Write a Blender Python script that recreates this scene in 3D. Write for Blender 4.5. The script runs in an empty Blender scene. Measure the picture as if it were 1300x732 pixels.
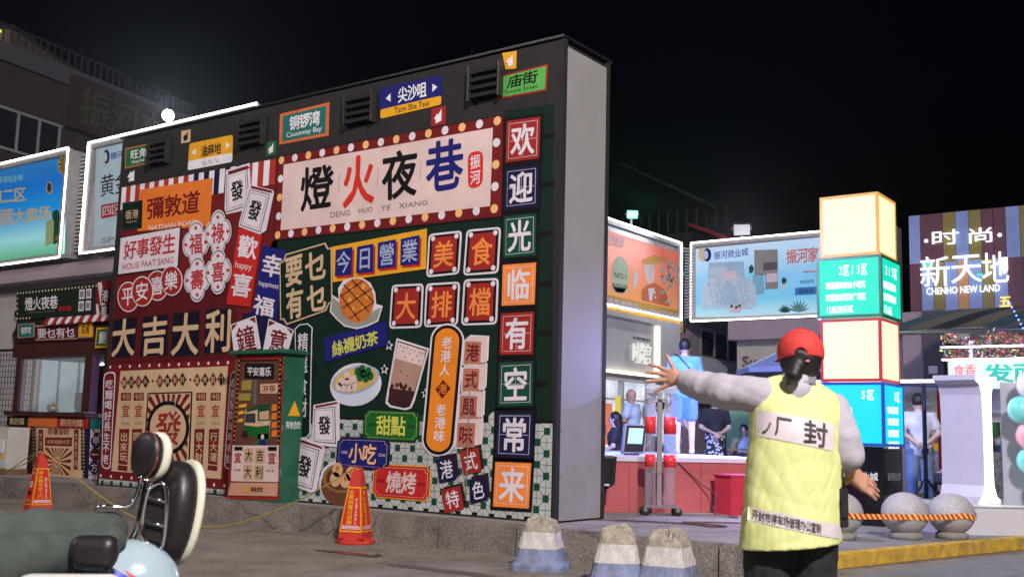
import bpy, bmesh, math, random
import numpy as np
from mathutils import Vector, Matrix, Euler
R = math.radians
random.seed(7)
scene = bpy.context.scene
COL = scene.collection

# ------------------------------------------------------------------ camera
# world axes: X runs along the painted wall, Y goes back into the courtyard, Z up
cam_d = bpy.data.cameras.new("camera"); cam = bpy.data.objects.new("camera", cam_d); COL.objects.link(cam)
cam_d.sensor_width = 36.0; cam_d.lens = 36.0*1363.8/1300.0
cam_d.clip_start = 0.05; cam_d.clip_end = 400
CR = Vector((0.80875, 0.58756, 0.02600)); CF = Vector((-0.58430, 0.80051, 0.13294))
CF.normalize(); CR = (CR-CF*CR.dot(CF)).normalized(); CU = CR.cross(CF)
cam.matrix_world = Matrix(((CR.x, CU.x, -CF.x, 5.944), (CR.y, CU.y, -CF.y, -8.947), (CR.z, CU.z, -CF.z, 1.15), (0, 0, 0, 1)))
cam_d.dof.use_dof = True; cam_d.dof.focus_distance = 11.5; cam_d.dof.aperture_fstop = 5.0
scene.camera = cam
# ------------------------------------------------------------------ night sky, one broad street light from the right
SUN_EL, SUN_AZ = 33.0, -40.0       # light comes from +X, -Y
world = bpy.data.worlds.new("World"); scene.world = world; world.use_nodes = True
wn = world.node_tree.nodes; wl = world.node_tree.links
bg = wn["Background"]; sky = wn.new("ShaderNodeTexSky"); sky.sky_type = 'NISHITA'; sky.sun_disc = False
sky.sun_elevation = R(-3.6); sky.sun_rotation = R(90-SUN_AZ); sky.altitude = 0; sky.air_density = 1.5; sky.dust_density = 2.0; sky.ozone_density = 3
wl.new(sky.outputs[0], bg.inputs[0]); bg.inputs[1].default_value = 0.15
sun_d = bpy.data.lights.new("moonlight", 'SUN'); sun_d.energy = 0.05; sun_d.angle = R(10); sun_d.color = (0.8, 0.85, 1.0)
sun = bpy.data.objects.new("moonlight", sun_d); COL.objects.link(sun)
Ld = Vector((math.cos(R(SUN_AZ))*math.cos(R(SUN_EL)), math.sin(R(SUN_AZ))*math.cos(R(SUN_EL)), math.sin(R(SUN_EL))))
sun.rotation_euler = Ld.to_track_quat('Z', 'Y').to_euler()
# the assumed high street lamp across the road, right of the camera (its post and head are built with the street furniture)
LAMP = Vector((13.0, -12.0, 12.5))
def area_light(name, loc, target, power, size, col, parent=None, spread=180):
    l = bpy.data.lights.new(name, 'AREA'); l.shape = 'DISK'; l.size = size; l.energy = power; l.color = col; l.spread = R(spread)
    o = bpy.data.objects.new(name, l); COL.objects.link(o); o.location = loc
    o.rotation_euler = (Vector(loc)-Vector(target)).to_track_quat('Z', 'Y').to_euler()
    if parent:
        o.parent = parent
        if parent.name in INV: o.matrix_parent_inverse = INV[parent.name]
    return o
area_light("unseen_street_lamp_light", LAMP, (-2, 0, 1.5), 8700, 1.4, (1.0, .925, .905))
FILL_LAMP = Vector((-9.0, -15.0, 10.5))  # added unseen fill lamp, lifts the ground and the kiosk
area_light("unseen_street_lamp_light", FILL_LAMP, (-6, 0, 1.0), 1000, 2.2, (1.0, .88, .86))
scene.view_settings.view_transform = 'Standard'; scene.view_settings.look = 'None'
scene.view_settings.exposure = 0.0; scene.view_settings.gamma = 1.0

# ------------------------------------------------------------------ materials
MATS = {}
def mat(name, col=(.5,.5,.5), rough=.6, metal=0.0, noise=0.0, nscale=6.0, bump=0.0, bscale=60.0, emit=0.0, trans=0.0, alpha=1.0, col2=None, coat=0.0, ramp=None, spec=None, grit=0.0):
    if name in MATS: return MATS[name]
    m = bpy.data.materials.new(name); m.use_nodes = True; nt = m.node_tree; b = nt.nodes["Principled BSDF"]
    b.inputs["Base Color"].default_value = (*col, 1); b.inputs["Roughness"].default_value = rough; b.inputs["Metallic"].default_value = metal
    b.inputs["Coat Weight"].default_value = coat
    if spec is not None: b.inputs["Specular IOR Level"].default_value = spec
    if trans: b.inputs["Transmission Weight"].default_value = trans; b.inputs["IOR"].default_value = 1.3
    if alpha < 1: b.inputs["Alpha"].default_value = alpha
    if emit:
        if emit >= .5: b.inputs["Base Color"].default_value = (*[c*.12 for c in col], 1)
        b.inputs["Emission Color"].default_value = (*col, 1); b.inputs["Emission Strength"].default_value = emit
    tc = None
    if noise or bump or ramp:
        tc = nt.nodes.new("ShaderNodeTexCoord")
    if noise:
        n = nt.nodes.new("ShaderNodeTexNoise"); n.inputs["Scale"].default_value = nscale; n.inputs["Detail"].default_value = 8; n.inputs["Roughness"].default_value = .65
        nt.links.new(tc.outputs["Object"], n.inputs["Vector"])
        mr = nt.nodes.new("ShaderNodeMapRange"); mr.inputs[1].default_value = .3; mr.inputs[2].default_value = .7
        nt.links.new(n.outputs["Fac"], mr.inputs[0])
        mx = nt.nodes.new("ShaderNodeMix"); mx.data_type = 'RGBA'
        c2 = col2 if col2 else tuple(c*(1-noise) for c in col)
        mx.inputs[6].default_value = (*c2, 1); mx.inputs[7].default_value = (*tuple(min(1, c*(1+noise*.4)) for c in col), 1)
        nt.links.new(mr.outputs[0], mx.inputs[0])
        if emit < .5: nt.links.new(mx.outputs[2], b.inputs["Base Color"])
        if grit:
            n3 = nt.nodes.new("ShaderNodeTexNoise"); n3.inputs["Scale"].default_value = 55; n3.inputs["Detail"].default_value = 4; nt.links.new(tc.outputs["Object"], n3.inputs["Vector"])
            m3 = nt.nodes.new("ShaderNodeMapRange"); m3.inputs[1].default_value = .35; m3.inputs[2].default_value = .65; m3.inputs[3].default_value = 1-grit; m3.inputs[4].default_value = 1+grit*.7; nt.links.new(n3.outputs["Fac"], m3.inputs[0])
            vo3 = nt.nodes.new("ShaderNodeTexVoronoi"); vo3.feature = 'DISTANCE_TO_EDGE'; vo3.inputs["Scale"].default_value = .55; nzv = nt.nodes.new("ShaderNodeTexNoise"); nzv.inputs["Scale"].default_value = 3; nt.links.new(tc.outputs["Object"], nzv.inputs["Vector"])
            mxv = nt.nodes.new("ShaderNodeMix"); mxv.data_type = 'VECTOR'; mxv.inputs[0].default_value = .25; nt.links.new(tc.outputs["Object"], mxv.inputs[4]); nt.links.new(nzv.outputs["Color"], mxv.inputs[5]); nt.links.new(mxv.outputs[1], vo3.inputs["Vector"])
            m4 = nt.nodes.new("ShaderNodeMapRange"); m4.inputs[1].default_value = 0; m4.inputs[2].default_value = .006; m4.inputs[3].default_value = .45; m4.inputs[4].default_value = 1; nt.links.new(vo3.outputs["Distance"], m4.inputs[0])
            mu = nt.nodes.new("ShaderNodeMath"); mu.operation = 'MULTIPLY'; nt.links.new(m3.outputs[0], mu.inputs[0]); nt.links.new(m4.outputs[0], mu.inputs[1])
            vm = nt.nodes.new("ShaderNodeVectorMath"); vm.operation = 'SCALE'; nt.links.new(mx.outputs[2], vm.inputs[0]); nt.links.new(mu.outputs[0], vm.inputs["Scale"]); nt.links.new(vm.outputs[0], b.inputs["Base Color"])
        if emit: nt.links.new(mx.outputs[2], b.inputs["Emission Color"])
    if bump:
        n2 = nt.nodes.new("ShaderNodeTexNoise"); n2.inputs["Scale"].default_value = bscale; n2.inputs["Detail"].default_value = 6
        nt.links.new(tc.outputs["Object"], n2.inputs["Vector"])
        bp = nt.nodes.new("ShaderNodeBump"); bp.inputs["Strength"].default_value = bump; bp.inputs["Distance"].default_value = .02
        nt.links.new(n2.outputs["Fac"], bp.inputs["Height"]); nt.links.new(bp.outputs[0], b.inputs["Normal"])
    if ramp:   # printed colour gradient from the bottom (z0) to the top (z1) of a poster
        z0, z1, stops = ramp
        sp = nt.nodes.new("ShaderNodeSeparateXYZ"); nt.links.new(tc.outputs["Object"], sp.inputs[0])
        mr = nt.nodes.new("ShaderNodeMapRange"); mr.inputs[1].default_value = z0; mr.inputs[2].default_value = z1; nt.links.new(sp.outputs[2], mr.inputs[0])
        cr = nt.nodes.new("ShaderNodeValToRGB"); el = cr.color_ramp.elements
        while len(el) < len(stops): el.new(.5)
        for e, (p, c) in zip(el, stops): e.position = p; e.color = (*c, 1)
        nt.links.new(mr.outputs[0], cr.inputs[0]); nt.links.new(cr.outputs[0], b.inputs["Base Color"])
        if emit: nt.links.new(cr.outputs[0], b.inputs["Emission Color"])
    MATS[name] = m; return m
INK = dict(white=(.78,.76,.80), pinkwhite=(.74,.68,.74), salmonwhite=(.72,.55,.52), cream=(.62,.44,.27), cream2=(.58,.40,.24), red=(.42,.035,.03), red2=(.33,.022,.018),
 vred=(.48,.03,.03), vred2=(.52,.022,.018), vred3=(.62,.03,.02), dred=(.17,.010,.012), dred2=(.10,.008,.012), brick=(.16,.012,.013), dbrown=(.028,.010,.012), orange=(.78,.20,.03), oorange=(.62,.15,.05), obrown=(.42,.16,.05),
 orange2=(.80,.24,.02), orange3=(.88,.25,.05), yellow=(.78,.38,.02), yellow2=(.62,.36,.06), blue=(.012,.014,.16), navy=(.010,.009,.055), navyblack=(.007,.004,.018), teal=(.015,.15,.14), green=(.02,.13,.045), green2=(.006,.065,.034), green3=(.010,.12,.022),
 lgreen=(.10,.40,.08), dgreen=(.004,.020,.013), dgreen2=(.003,.018,.011), dgreen3=(.02,.10,.06), dkgreen=(.02,.10,.03), kgreen=(.012,.022,.014), black=(.006,.005,.006), grey=(.35,.33,.35), grey2=(.035,.045,.042), grey3=(.12,.11,.12), grey4=(.30,.31,.28), tan=(.36,.26,.16),
 bulbo=(.85,.48,.20), bulbo2=(.85,.25,.06), bluewhite=(.36,.42,.62), bluewhite2=(.62,.66,.80), lime=(.62,.62,.10), bunor=(.58,.17,.03), bunli=(.75,.35,.08), bunli2=(.70,.42,.24), bundk=(.24,.05,.012), noodle=(.62,.42,.12), leafg=(.012,.11,.035),
 tea=(.42,.25,.19), pearl=(.05,.015,.015), salmon=(.48,.18,.12), salmon2=(.62,.32,.22), salmon3=(.78,.22,.14), bam1=(.28,.13,.05), bam2=(.15,.06,.025), bam3=(.10,.04,.02), seam=(.03,.02,.02), lcream=(.82,.72,.42), cyan=(.35,.80,.85), cyan2=(.25,.55,.70), lgreen2=(.45,.60,.28), olive=(.30,.24,.05),
 ice=(.55,.74,.86), ice2=(.42,.64,.80), paleyellow=(.75,.68,.42), palegreen=(.50,.62,.42), blue2=(.03,.06,.42), blue3=(.06,.25,.60), brown2=(.12,.045,.03), warm=(.85,.70,.45))
def ink(k):  # board posters also glow, in place of the light falling on them
    if k == 'gradA': return mat("print_blue_fade_glow", ramp=(4.7, 6.8, [(0, (.10,.42,.20)), (.22, (.28,.62,.66)), (.5, (.012,.25,.62)), (.8, (.005,.13,.50)), (1, (.02,.16,.42))]), rough=.45, emit=.55)
    if k == 'gradC': return mat("print_orange_fade_glow", ramp=(4.6, 6.8, [(0, (.70,.30,.05)), (.5, (.72,.16,.06)), (1, (.75,.12,.05))]), rough=.5, emit=.35)
    if k == 'gradD': return mat("print_sky_fade_glow", ramp=(4.7, 6.9, [(0, (.50,.78,.82)), (.25, (.16,.55,.74)), (.55, (.22,.55,.80)), (.8, (.42,.66,.84)), (1, (.50,.70,.84))]), rough=.5, emit=.35)
    return mat("print_"+k, INK[k], rough=.7, noise=.16, nscale=2.2, bump=.03, bscale=3.0, spec=.18)

# ------------------------------------------------------------------ helpers
def setp(o, label=None, cat=None, group=None, kind=None):
    if label: o["label"] = label
    if cat: o["category"] = cat
    if group: o["group"] = group
    if kind: o["kind"] = kind
    return o
def thing(name, label, cat, loc=(0,0,0), rz=0, group=None):
    o = bpy.data.objects.new(name, None); COL.objects.link(o); o.location = loc; o.rotation_euler = (0,0,rz)
    return setp(o, label, cat, group)
INV = {}
def wthing(name, label, cat, loc=(0,0,0), group=None):
    """a thing whose parts are given in world coordinates"""
    o = thing(name, label, cat, loc, 0, group); INV[o.name] = Matrix.Translation(Vector(loc)).inverted(); return o
def link(name, me, m, parent=None, smooth=False):
    o = bpy.data.objects.new(name, me); COL.objects.link(o)
    if m is not None and not me.materials: me.materials.append(m)
    if parent:
        o.parent = parent
        if parent.name in INV: o.matrix_parent_inverse = INV[parent.name]
    if smooth: me.polygons.foreach_set('use_smooth', [True]*len(me.polygons))
    return o
def raw(name, vs, fs, m, parent=None, smooth=False):
    me = bpy.data.meshes.new(name); me.from_pydata([tuple(v) for v in vs], [], fs); me.update()
    return link(name, me, m, parent, smooth)
def fin(name, bm, m, parent=None, smooth=False, bevel=0):
    me = bpy.data.meshes.new(name)
    if bevel: bmesh.ops.bevel(bm, geom=list(bm.edges), offset=bevel, segments=2, affect='EDGES', clamp_overlap=True)
    bmesh.ops.recalc_face_normals(bm, faces=list(bm.faces)); bm.to_mesh(me); bm.free()
    return link(name, me, m, parent, smooth)
def bbox_(bm, x0, x1, y0, y1, z0, z1, M=None):
    vs = [Vector(p) for p in ((x0,y0,z0),(x1,y0,z0),(x1,y1,z0),(x0,y1,z0),(x0,y0,z1),(x1,y0,z1),(x1,y1,z1),(x0,y1,z1))]
    if M: vs = [M @ v for v in vs]
    v = [bm.verts.new(p) for p in vs]
    for f in ((3,2,1,0),(4,5,6,7),(0,1,5,4),(1,2,6,5),(2,3,7,6),(3,0,4,7)): bm.faces.new([v[i] for i in f])
def box(name, x0, x1, y0, y1, z0, z1, m, parent=None, bevel=0, M=None):
    bm = bmesh.new(); bbox_(bm, x0, x1, y0, y1, z0, z1, M); return fin(name, bm, m, parent, bevel=bevel)
def boxes(name, L, m, parent=None, M=None):
    bm = bmesh.new()
    for b in L: bbox_(bm, *b, M=M)
    return fin(name, bm, m, parent)
def tube_(bm, pts, r, n=8, caps=True):
    pts = [Vector(p) for p in pts]; rs = r if isinstance(r, (list, tuple)) else [r]*len(pts); rings = []; up = Vector((0,0,1)); prev = None
    for i, p in enumerate(pts):
        t = (pts[min(i+1, len(pts)-1)]-pts[max(i-1, 0)]).normalized()
        a = prev if prev is not None else (up if abs(t.z) < .95 else Vector((1,0,0)))
        a = (a-t*a.dot(t)).normalized(); prev = a; b = t.cross(a)
        rings.append([bm.verts.new(p+(a*math.cos(2*math.pi*k/n)+b*math.sin(2*math.pi*k/n))*rs[i]) for k in range(n)])
    for A_, B_ in zip(rings, rings[1:]):
        for k in range(n): bm.faces.new((A_[k], A_[(k+1)%n], B_[(k+1)%n], B_[k]))
    if caps: bm.faces.new(rings[0][::-1]); bm.faces.new(rings[-1])
def tube(name, pts, r, m, parent=None, n=8): 
    bm = bmesh.new(); tube_(bm, pts, r, n); return fin(name, bm, m, parent, smooth=True)
def smoothpath(pts, k=6):
    P_ = [Vector(p) for p in pts]; out = []
    for i in range(len(P_)-1):
        a, b, c, d = P_[max(i-1,0)], P_[i], P_[i+1], P_[min(i+2, len(P_)-1)]
        for j in range(k):
            t = j/k; out.append(.5*((2*b)+(c-a)*t+(2*a-5*b+4*c-d)*t*t+(3*b-a-3*c+d)*t**3))
    out.append(P_[-1]); return out
def lathe(name, prof, m, parent=None, n=24, loc=(0,0,0), M=None, smooth=True):
    bm = bmesh.new(); rings = []
    for r_, z in prof:
        rg = []
        for k in range(n):
            p = Vector((r_*math.cos(2*math.pi*k/n), r_*math.sin(2*math.pi*k/n), z))
            if M: p = M @ p
            rg.append(bm.verts.new(p+Vector(loc)))
        rings.append(rg)
    for A_, B_ in zip(rings, rings[1:]):
        for k in range(n): bm.faces.new((A_[k], A_[(k+1)%n], B_[(k+1)%n], B_[k]))
    bm.faces.new(rings[0][::-1]); bm.faces.new(rings[-1])
    return fin(name, bm, m, parent, smooth=smooth)
def ball(name, c, r, m, parent=None, sc=(1,1,1), seg=20):
    bm = bmesh.new(); bmesh.ops.create_uvsphere(bm, u_segments=seg, v_segments=seg*2//3, radius=r)
    for v in bm.verts: v.co = Vector((v.co.x*sc[0], v.co.y*sc[1], v.co.z*sc[2]))+Vector(c)
    return fin(name, bm, m, parent, smooth=True)
def copy_tree(o, parent=None):
    c = o.copy(); COL.objects.link(c)
    if parent: c.parent = parent
    for ch in list(o.children): copy_tree(ch, c)
    return c
class Frame:
    """a flat sheet in space: a along ex, b along ez, d out along n"""
    def __init__(s, o, ex, ez, n): s.o, s.ex, s.ez, s.n = Vector(o), Vector(ex), Vector(ez), Vector(n)
    def __call__(s, a, b, d=0): return s.o+s.ex*a+s.ez*b+s.n*d
LAYER = .0022
def fpoly(F, name, pts, m, parent, d):
    vs = [F(a, b, d) for a, b in pts]; nrm = Vector((0,0,0))
    for i in range(len(vs)): nrm += (vs[i]-vs[0]).cross(vs[(i+1)%len(vs)]-vs[0])
    idx = list(range(len(vs)))
    if nrm.dot(F.n) < 0: idx.reverse()
    return raw(name, vs, [idx], m, parent)
def fpolys(F, name, polys, m, parent, d):
    vs = []; fs = []
    for pts in polys:
        i = len(vs); q = [F(a, b, d) for a, b in pts]
        if (q[1]-q[0]).cross(q[2]-q[0]).dot(F.n) < 0: q.reverse()
        vs += q; fs.append(list(range(i, len(vs))))
    return raw(name, vs, fs, m, parent)
def circ(c, r, n, rz=None): return [(c[0]+r*math.cos(2*math.pi*k/n), c[1]+(rz or r)*math.sin(2*math.pi*k/n)) for k in range(n)]
def lines_to_polys(segs, w):
    out = []
    for s in segs:
        for a, b in zip(s, s[1:]):
            dx, dy = b[0]-a[0], b[1]-a[1]; l = math.hypot(dx, dy) or 1; nx, ny = -dy/l*w/2, dx/l*w/2
            out.append([(a[0]+nx, a[1]+ny), (b[0]+nx, b[1]+ny), (b[0]-nx, b[1]-ny), (a[0]-nx, a[1]-ny)])
    return out
def rounded(q, r, n=4):
    out = []; N = len(q)
    for i in range(N):
        p = Vector(q[i]); a = Vector(q[i-1])-p; b = Vector(q[(i+1)%N])-p
        ra = min(r, a.length*.49, b.length*.49); pa = p+a.normalized()*ra; pb = p+b.normalized()*ra
        for k in range(n+1):
            t = k/n; out.append(tuple((1-t)**2*pa+2*t*(1-t)*p+t*t*pb))
    return out
GLY = {}
def glyphs(s, bold, res=3):
    key = (s, bold)
    if key in GLY: return GLY[key]
    c = bpy.data.curves.new("glyph", 'FONT'); c.body = s; c.resolution_u = res
    o = bpy.data.objects.new("glyph", c); COL.objects.link(o)
    me = o.to_mesh(); vs = [(v.co.x, v.co.y) for v in me.vertices]; fs = [list(p.vertices) for p in me.polygons]
    o.to_mesh_clear(); bpy.data.objects.remove(o); bpy.data.curves.remove(c)
    GLY[key] = (vs, fs); return vs, fs
def text(F, s, quad, m, parent, d, bold=.02, vert=False, name='lettering', depth=0):
    cjk = any(ord(ch) > 0x2500 for ch in s); V = []; Fc = []
    def bilin(q, u, v):
        return ((q[0][0]*(1-u)+q[1][0]*u)*(1-v)+(q[3][0]*(1-u)+q[2][0]*u)*v, (q[0][1]*(1-u)+q[1][1]*u)*(1-v)+(q[3][1]*(1-u)+q[2][1]*u)*v)
    def put(vs, fs, box_, q):
        i = len(V); x0, x1, y0, y1 = box_
        for x, y in vs: V.append(bilin(q, (x-x0)/(x1-x0), (y1-y)/(y1-y0)))
        for f in fs: Fc.append([a+i for a in f])
    if cjk:
        n = len(s)
        for k, ch in enumerate(s):
            vs, fs = glyphs(ch, bold)
            if not vs: continue
            q = [bilin(quad, *t) for t in (((0, k/n), (1, k/n), (1, (k+1)/n), (0, (k+1)/n)) if vert else ((k/n, 0), ((k+1)/n, 0), ((k+1)/n, 1), (k/n, 1)))]
            xs = [v[0] for v in vs]; ys = [v[1] for v in vs]; cx, cy = (min(xs)+max(xs))/2, (min(ys)+max(ys))/2; hw = max(.48, (max(xs)-min(xs))/2+.01); hh = max(.42 if ch in '一二■' else (.53 if vert else .46), (max(ys)-min(ys))/2+.01)
            put(vs, fs, (cx-hw, cx+hw, cy-hh, cy+hh), q)
    else:
        vs, fs = glyphs(s, bold); xs = [v[0] for v in vs]; ys = [v[1] for v in vs]
        put(vs, fs, (min(xs), max(xs), min(ys), max(ys)), quad)
    if not V: return None
    H_ = math.hypot(quad[3][0]-quad[0][0], quad[3][1]-quad[0][1]); W_ = math.hypot(quad[1][0]-quad[0][0], quad[1][1]-quad[0][1])
    ew, eh = (W_, H_/len(s)) if vert else (W_/len(s), H_)
    if not cjk: ew = eh = eh*1.3
    vs = [F(a, b, d+depth) for a, b in V]
    # heavier strokes: the same outline laid a few times side by side, each a hair above the last
    n0 = len(vs); f0 = list(Fc); dirs = [] if bold <= 0 else [(1,0),(-1,0),(0,1),(0,-1)]+([(.7,.7),(-.7,.7),(.7,-.7),(-.7,-.7)] if bold > .03 else [])
    for k, (ax_, az_) in enumerate(dirs):
        off = len(vs); vs += [F(a+ax_*bold*ew*.5, b+az_*bold*eh*.5, d+depth+.00012*(k+1)) for a, b in V]; Fc += [[i+off for i in f] for f in f0]
    # outward faces
    A_ = 0
    for f in Fc[:40]:
        A_ += (vs[f[1]]-vs[f[0]]).cross(vs[f[2]]-vs[f[0]]).dot(F.n)
    if A_ < 0: Fc = [f[::-1] for f in Fc]
    if depth:   # raised letters with sides
        from collections import Counter
        ed = Counter(); 
        for f in Fc:
            for a, b in zip(f, f[1:]+f[:1]): ed[(a, b)] += 1
        n = len(vs); allV = list(V)
        for (ax_, az_) in dirs: allV += [(a+ax_*bold*ew*.5, b+az_*bold*eh*.5) for a, b in V]
        vs += [F(a, b, d) for a, b in allV]
        Fc += [[b, a, a+n, b+n] for (a, b) in list(ed) if (b, a) not in ed]
    return raw(name, vs, Fc, m, parent)
def tile_print(F, region, parent, d):
    """octagon and square tile print clipped to a polygon (convex cells kept when their centre is inside)"""
    def inside(p):
        c = False; n = len(region)
        for i in range(n):
            a, b = region[i], region[(i+1)%n]
            if (a[1] > p[1]) != (b[1] > p[1]) and p[0] < (b[0]-a[0])*(p[1]-a[1])/(b[1]-a[1])+a[0]: c = not c
        return c
    xs = [p[0] for p in region]; zs = [p[1] for p in region]; a = .11
    if max(zs)-min(zs) < .3:
        base = fpoly(F, 'tile_pattern_print', region, mat('print_tilewhite', (.50,.53,.52), rough=.6, noise=.25, nscale=5), parent, d); zc = (min(zs)+max(zs))/2; n = int((max(xs)-min(xs))/.22); e = min(xs)+.08
        fpolys(F, 'square_print', [[(e+i*.22-.035, zc-.04), (e+i*.22+.035, zc-.04), (e+i*.22+.035, zc+.035), (e+i*.22-.035, zc+.035)] for i in range(n)], ink('green2'), base, d+LAYER)
        fpolys(F, 'tile_line', lines_to_polys([[(e+i*.22+.11, min(zs)+.01), (e+i*.22+.11, max(zs)-.015)] for i in range(n)]+[[(e+i*.22+.035, zc), (e+i*.22+.185, zc)] for i in range(n)], .006), ink('grey2'), base, d+LAYER); return
    base = fpoly(F, 'tile_pattern_print', region, ink('black'), parent, d); oct_ = []; sq = []; ln = []
    zmin = min(zs)+.012; xmin, xmax = min(xs)+.008, max(xs)-.012
    for i in range(int((max(xs)-min(xs))/a)+2):
        for j in range(int((max(zs)-min(zs))/a)+2):
            c = (min(xs)+i*a, min(zs)+.03+j*a)
            h = .032
            if (i+j) % 2:
                if all(inside((c[0]+u, c[1]+v)) for u in (-h, h) for v in (-h, h)): sq.append([(c[0]-h, c[1]-h), (c[0]+h, c[1]-h), (c[0]+h, c[1]+h), (c[0]-h, c[1]+h)])
            else:
                e = a-h-.004; g = h; pts = [(e, g), (g, e), (-g, e), (-e, g), (-e, -g), (-g, -e), (g, -e), (e, -g)]
                o = [(min(max(c[0]+u, xmin), xmax), max(c[1]+v, zmin)) for u, v in pts]
                k = o if inside(c) and xmin+.3 < c[0] else [p for p in o if inside(p)]
                if len(k) == 8 : 
                    oct_.append(o); ln.append([(c[0], c[1]-e if c[1]-e > zmin else zmin), (c[0], c[1]+e)]); ln.append([(c[0]-e, c[1]), (c[0]+e, c[1])])
                elif len(k) >= 3: oct_.append(k)
    fpolys(F, 'octagon_print', oct_, mat('print_tilewhite', (.50,.53,.52), rough=.35, noise=.25, nscale=5), base, d+LAYER)
    fpolys(F, 'square_print', sq, ink('green2'), base, d+LAYER*2); fpolys(F, 'tile_line', lines_to_polys(ln, .005), ink('grey2'), base, d+LAYER*1.5)
def put_prints(F, data, root):
    par = root
    pairs = lambda q: [(q[i]/1000, q[i+1]/1000) for i in range(0, len(q), 2)]
    for e in data:
        e = list(e); e[5] = [pairs(q) for q in e[5]] if e[1] in 'ML' else pairs(e[5])
        lv, kind = e[0], e[1]
        if kind == 'TILE': tile_print(F, e[5], root, LAYER*e[4]); continue
        k = 4 if kind == 'T' else 5
        name = 'lettering' if kind == 'T' else e[2]; mk_ = e[2+1] if kind == 'T' else e[3]
        if kind == 'T':
            _, _, name, mk_, lay, pts, s, bold, vert = e
        else: name, mk_, lay, pts = e[2], e[3], e[4], e[5]
        p = root if lv == 1 else par; m = ink(mk_); d = LAYER*lay
        if kind == 'T': o = text(F, s, pts, m, p, d, bold, bool(vert), name)
        elif kind == 'P': o = fpoly(F, name, pts, m, p, d)
        elif kind == 'R': o = fpoly(F, name, rounded(pts, e[6]), m, p, d)
        elif kind == 'M' and name in ('awning_stripe_print', 'sunburst_rays'):
            for q in pts: o = fpoly(F, {'awning_stripe_print': 'awning_stripe', 'sunburst_rays': 'sunburst_ray'}[name], q, m, p, d)
        elif kind == 'C' and e[6] >= .05 and name in ('bulb_dots', 'dumplings', 'steamed_buns', 'green_leaves'):
            for c in pts: o = fpoly(F, {'bulb_dots': 'bulb_dot', 'dumplings': 'dumpling', 'steamed_buns': 'steamed_bun', 'green_leaves': 'green_leaf'}[name], circ(c, e[6], e[7]), m, p, d)
        elif kind == 'M': o = setp(fpolys(F, name, pts, m, p, d), kind='stuff')
        elif kind == 'C': o = setp(fpolys(F, name, [circ(c, e[6], e[7]) for c in pts], m, p, d), kind='stuff')
        elif kind == 'L': o = fpolys(F, name, lines_to_polys(pts, e[6]), m, p, d)
        if lv == 1 and o: par = o

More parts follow.
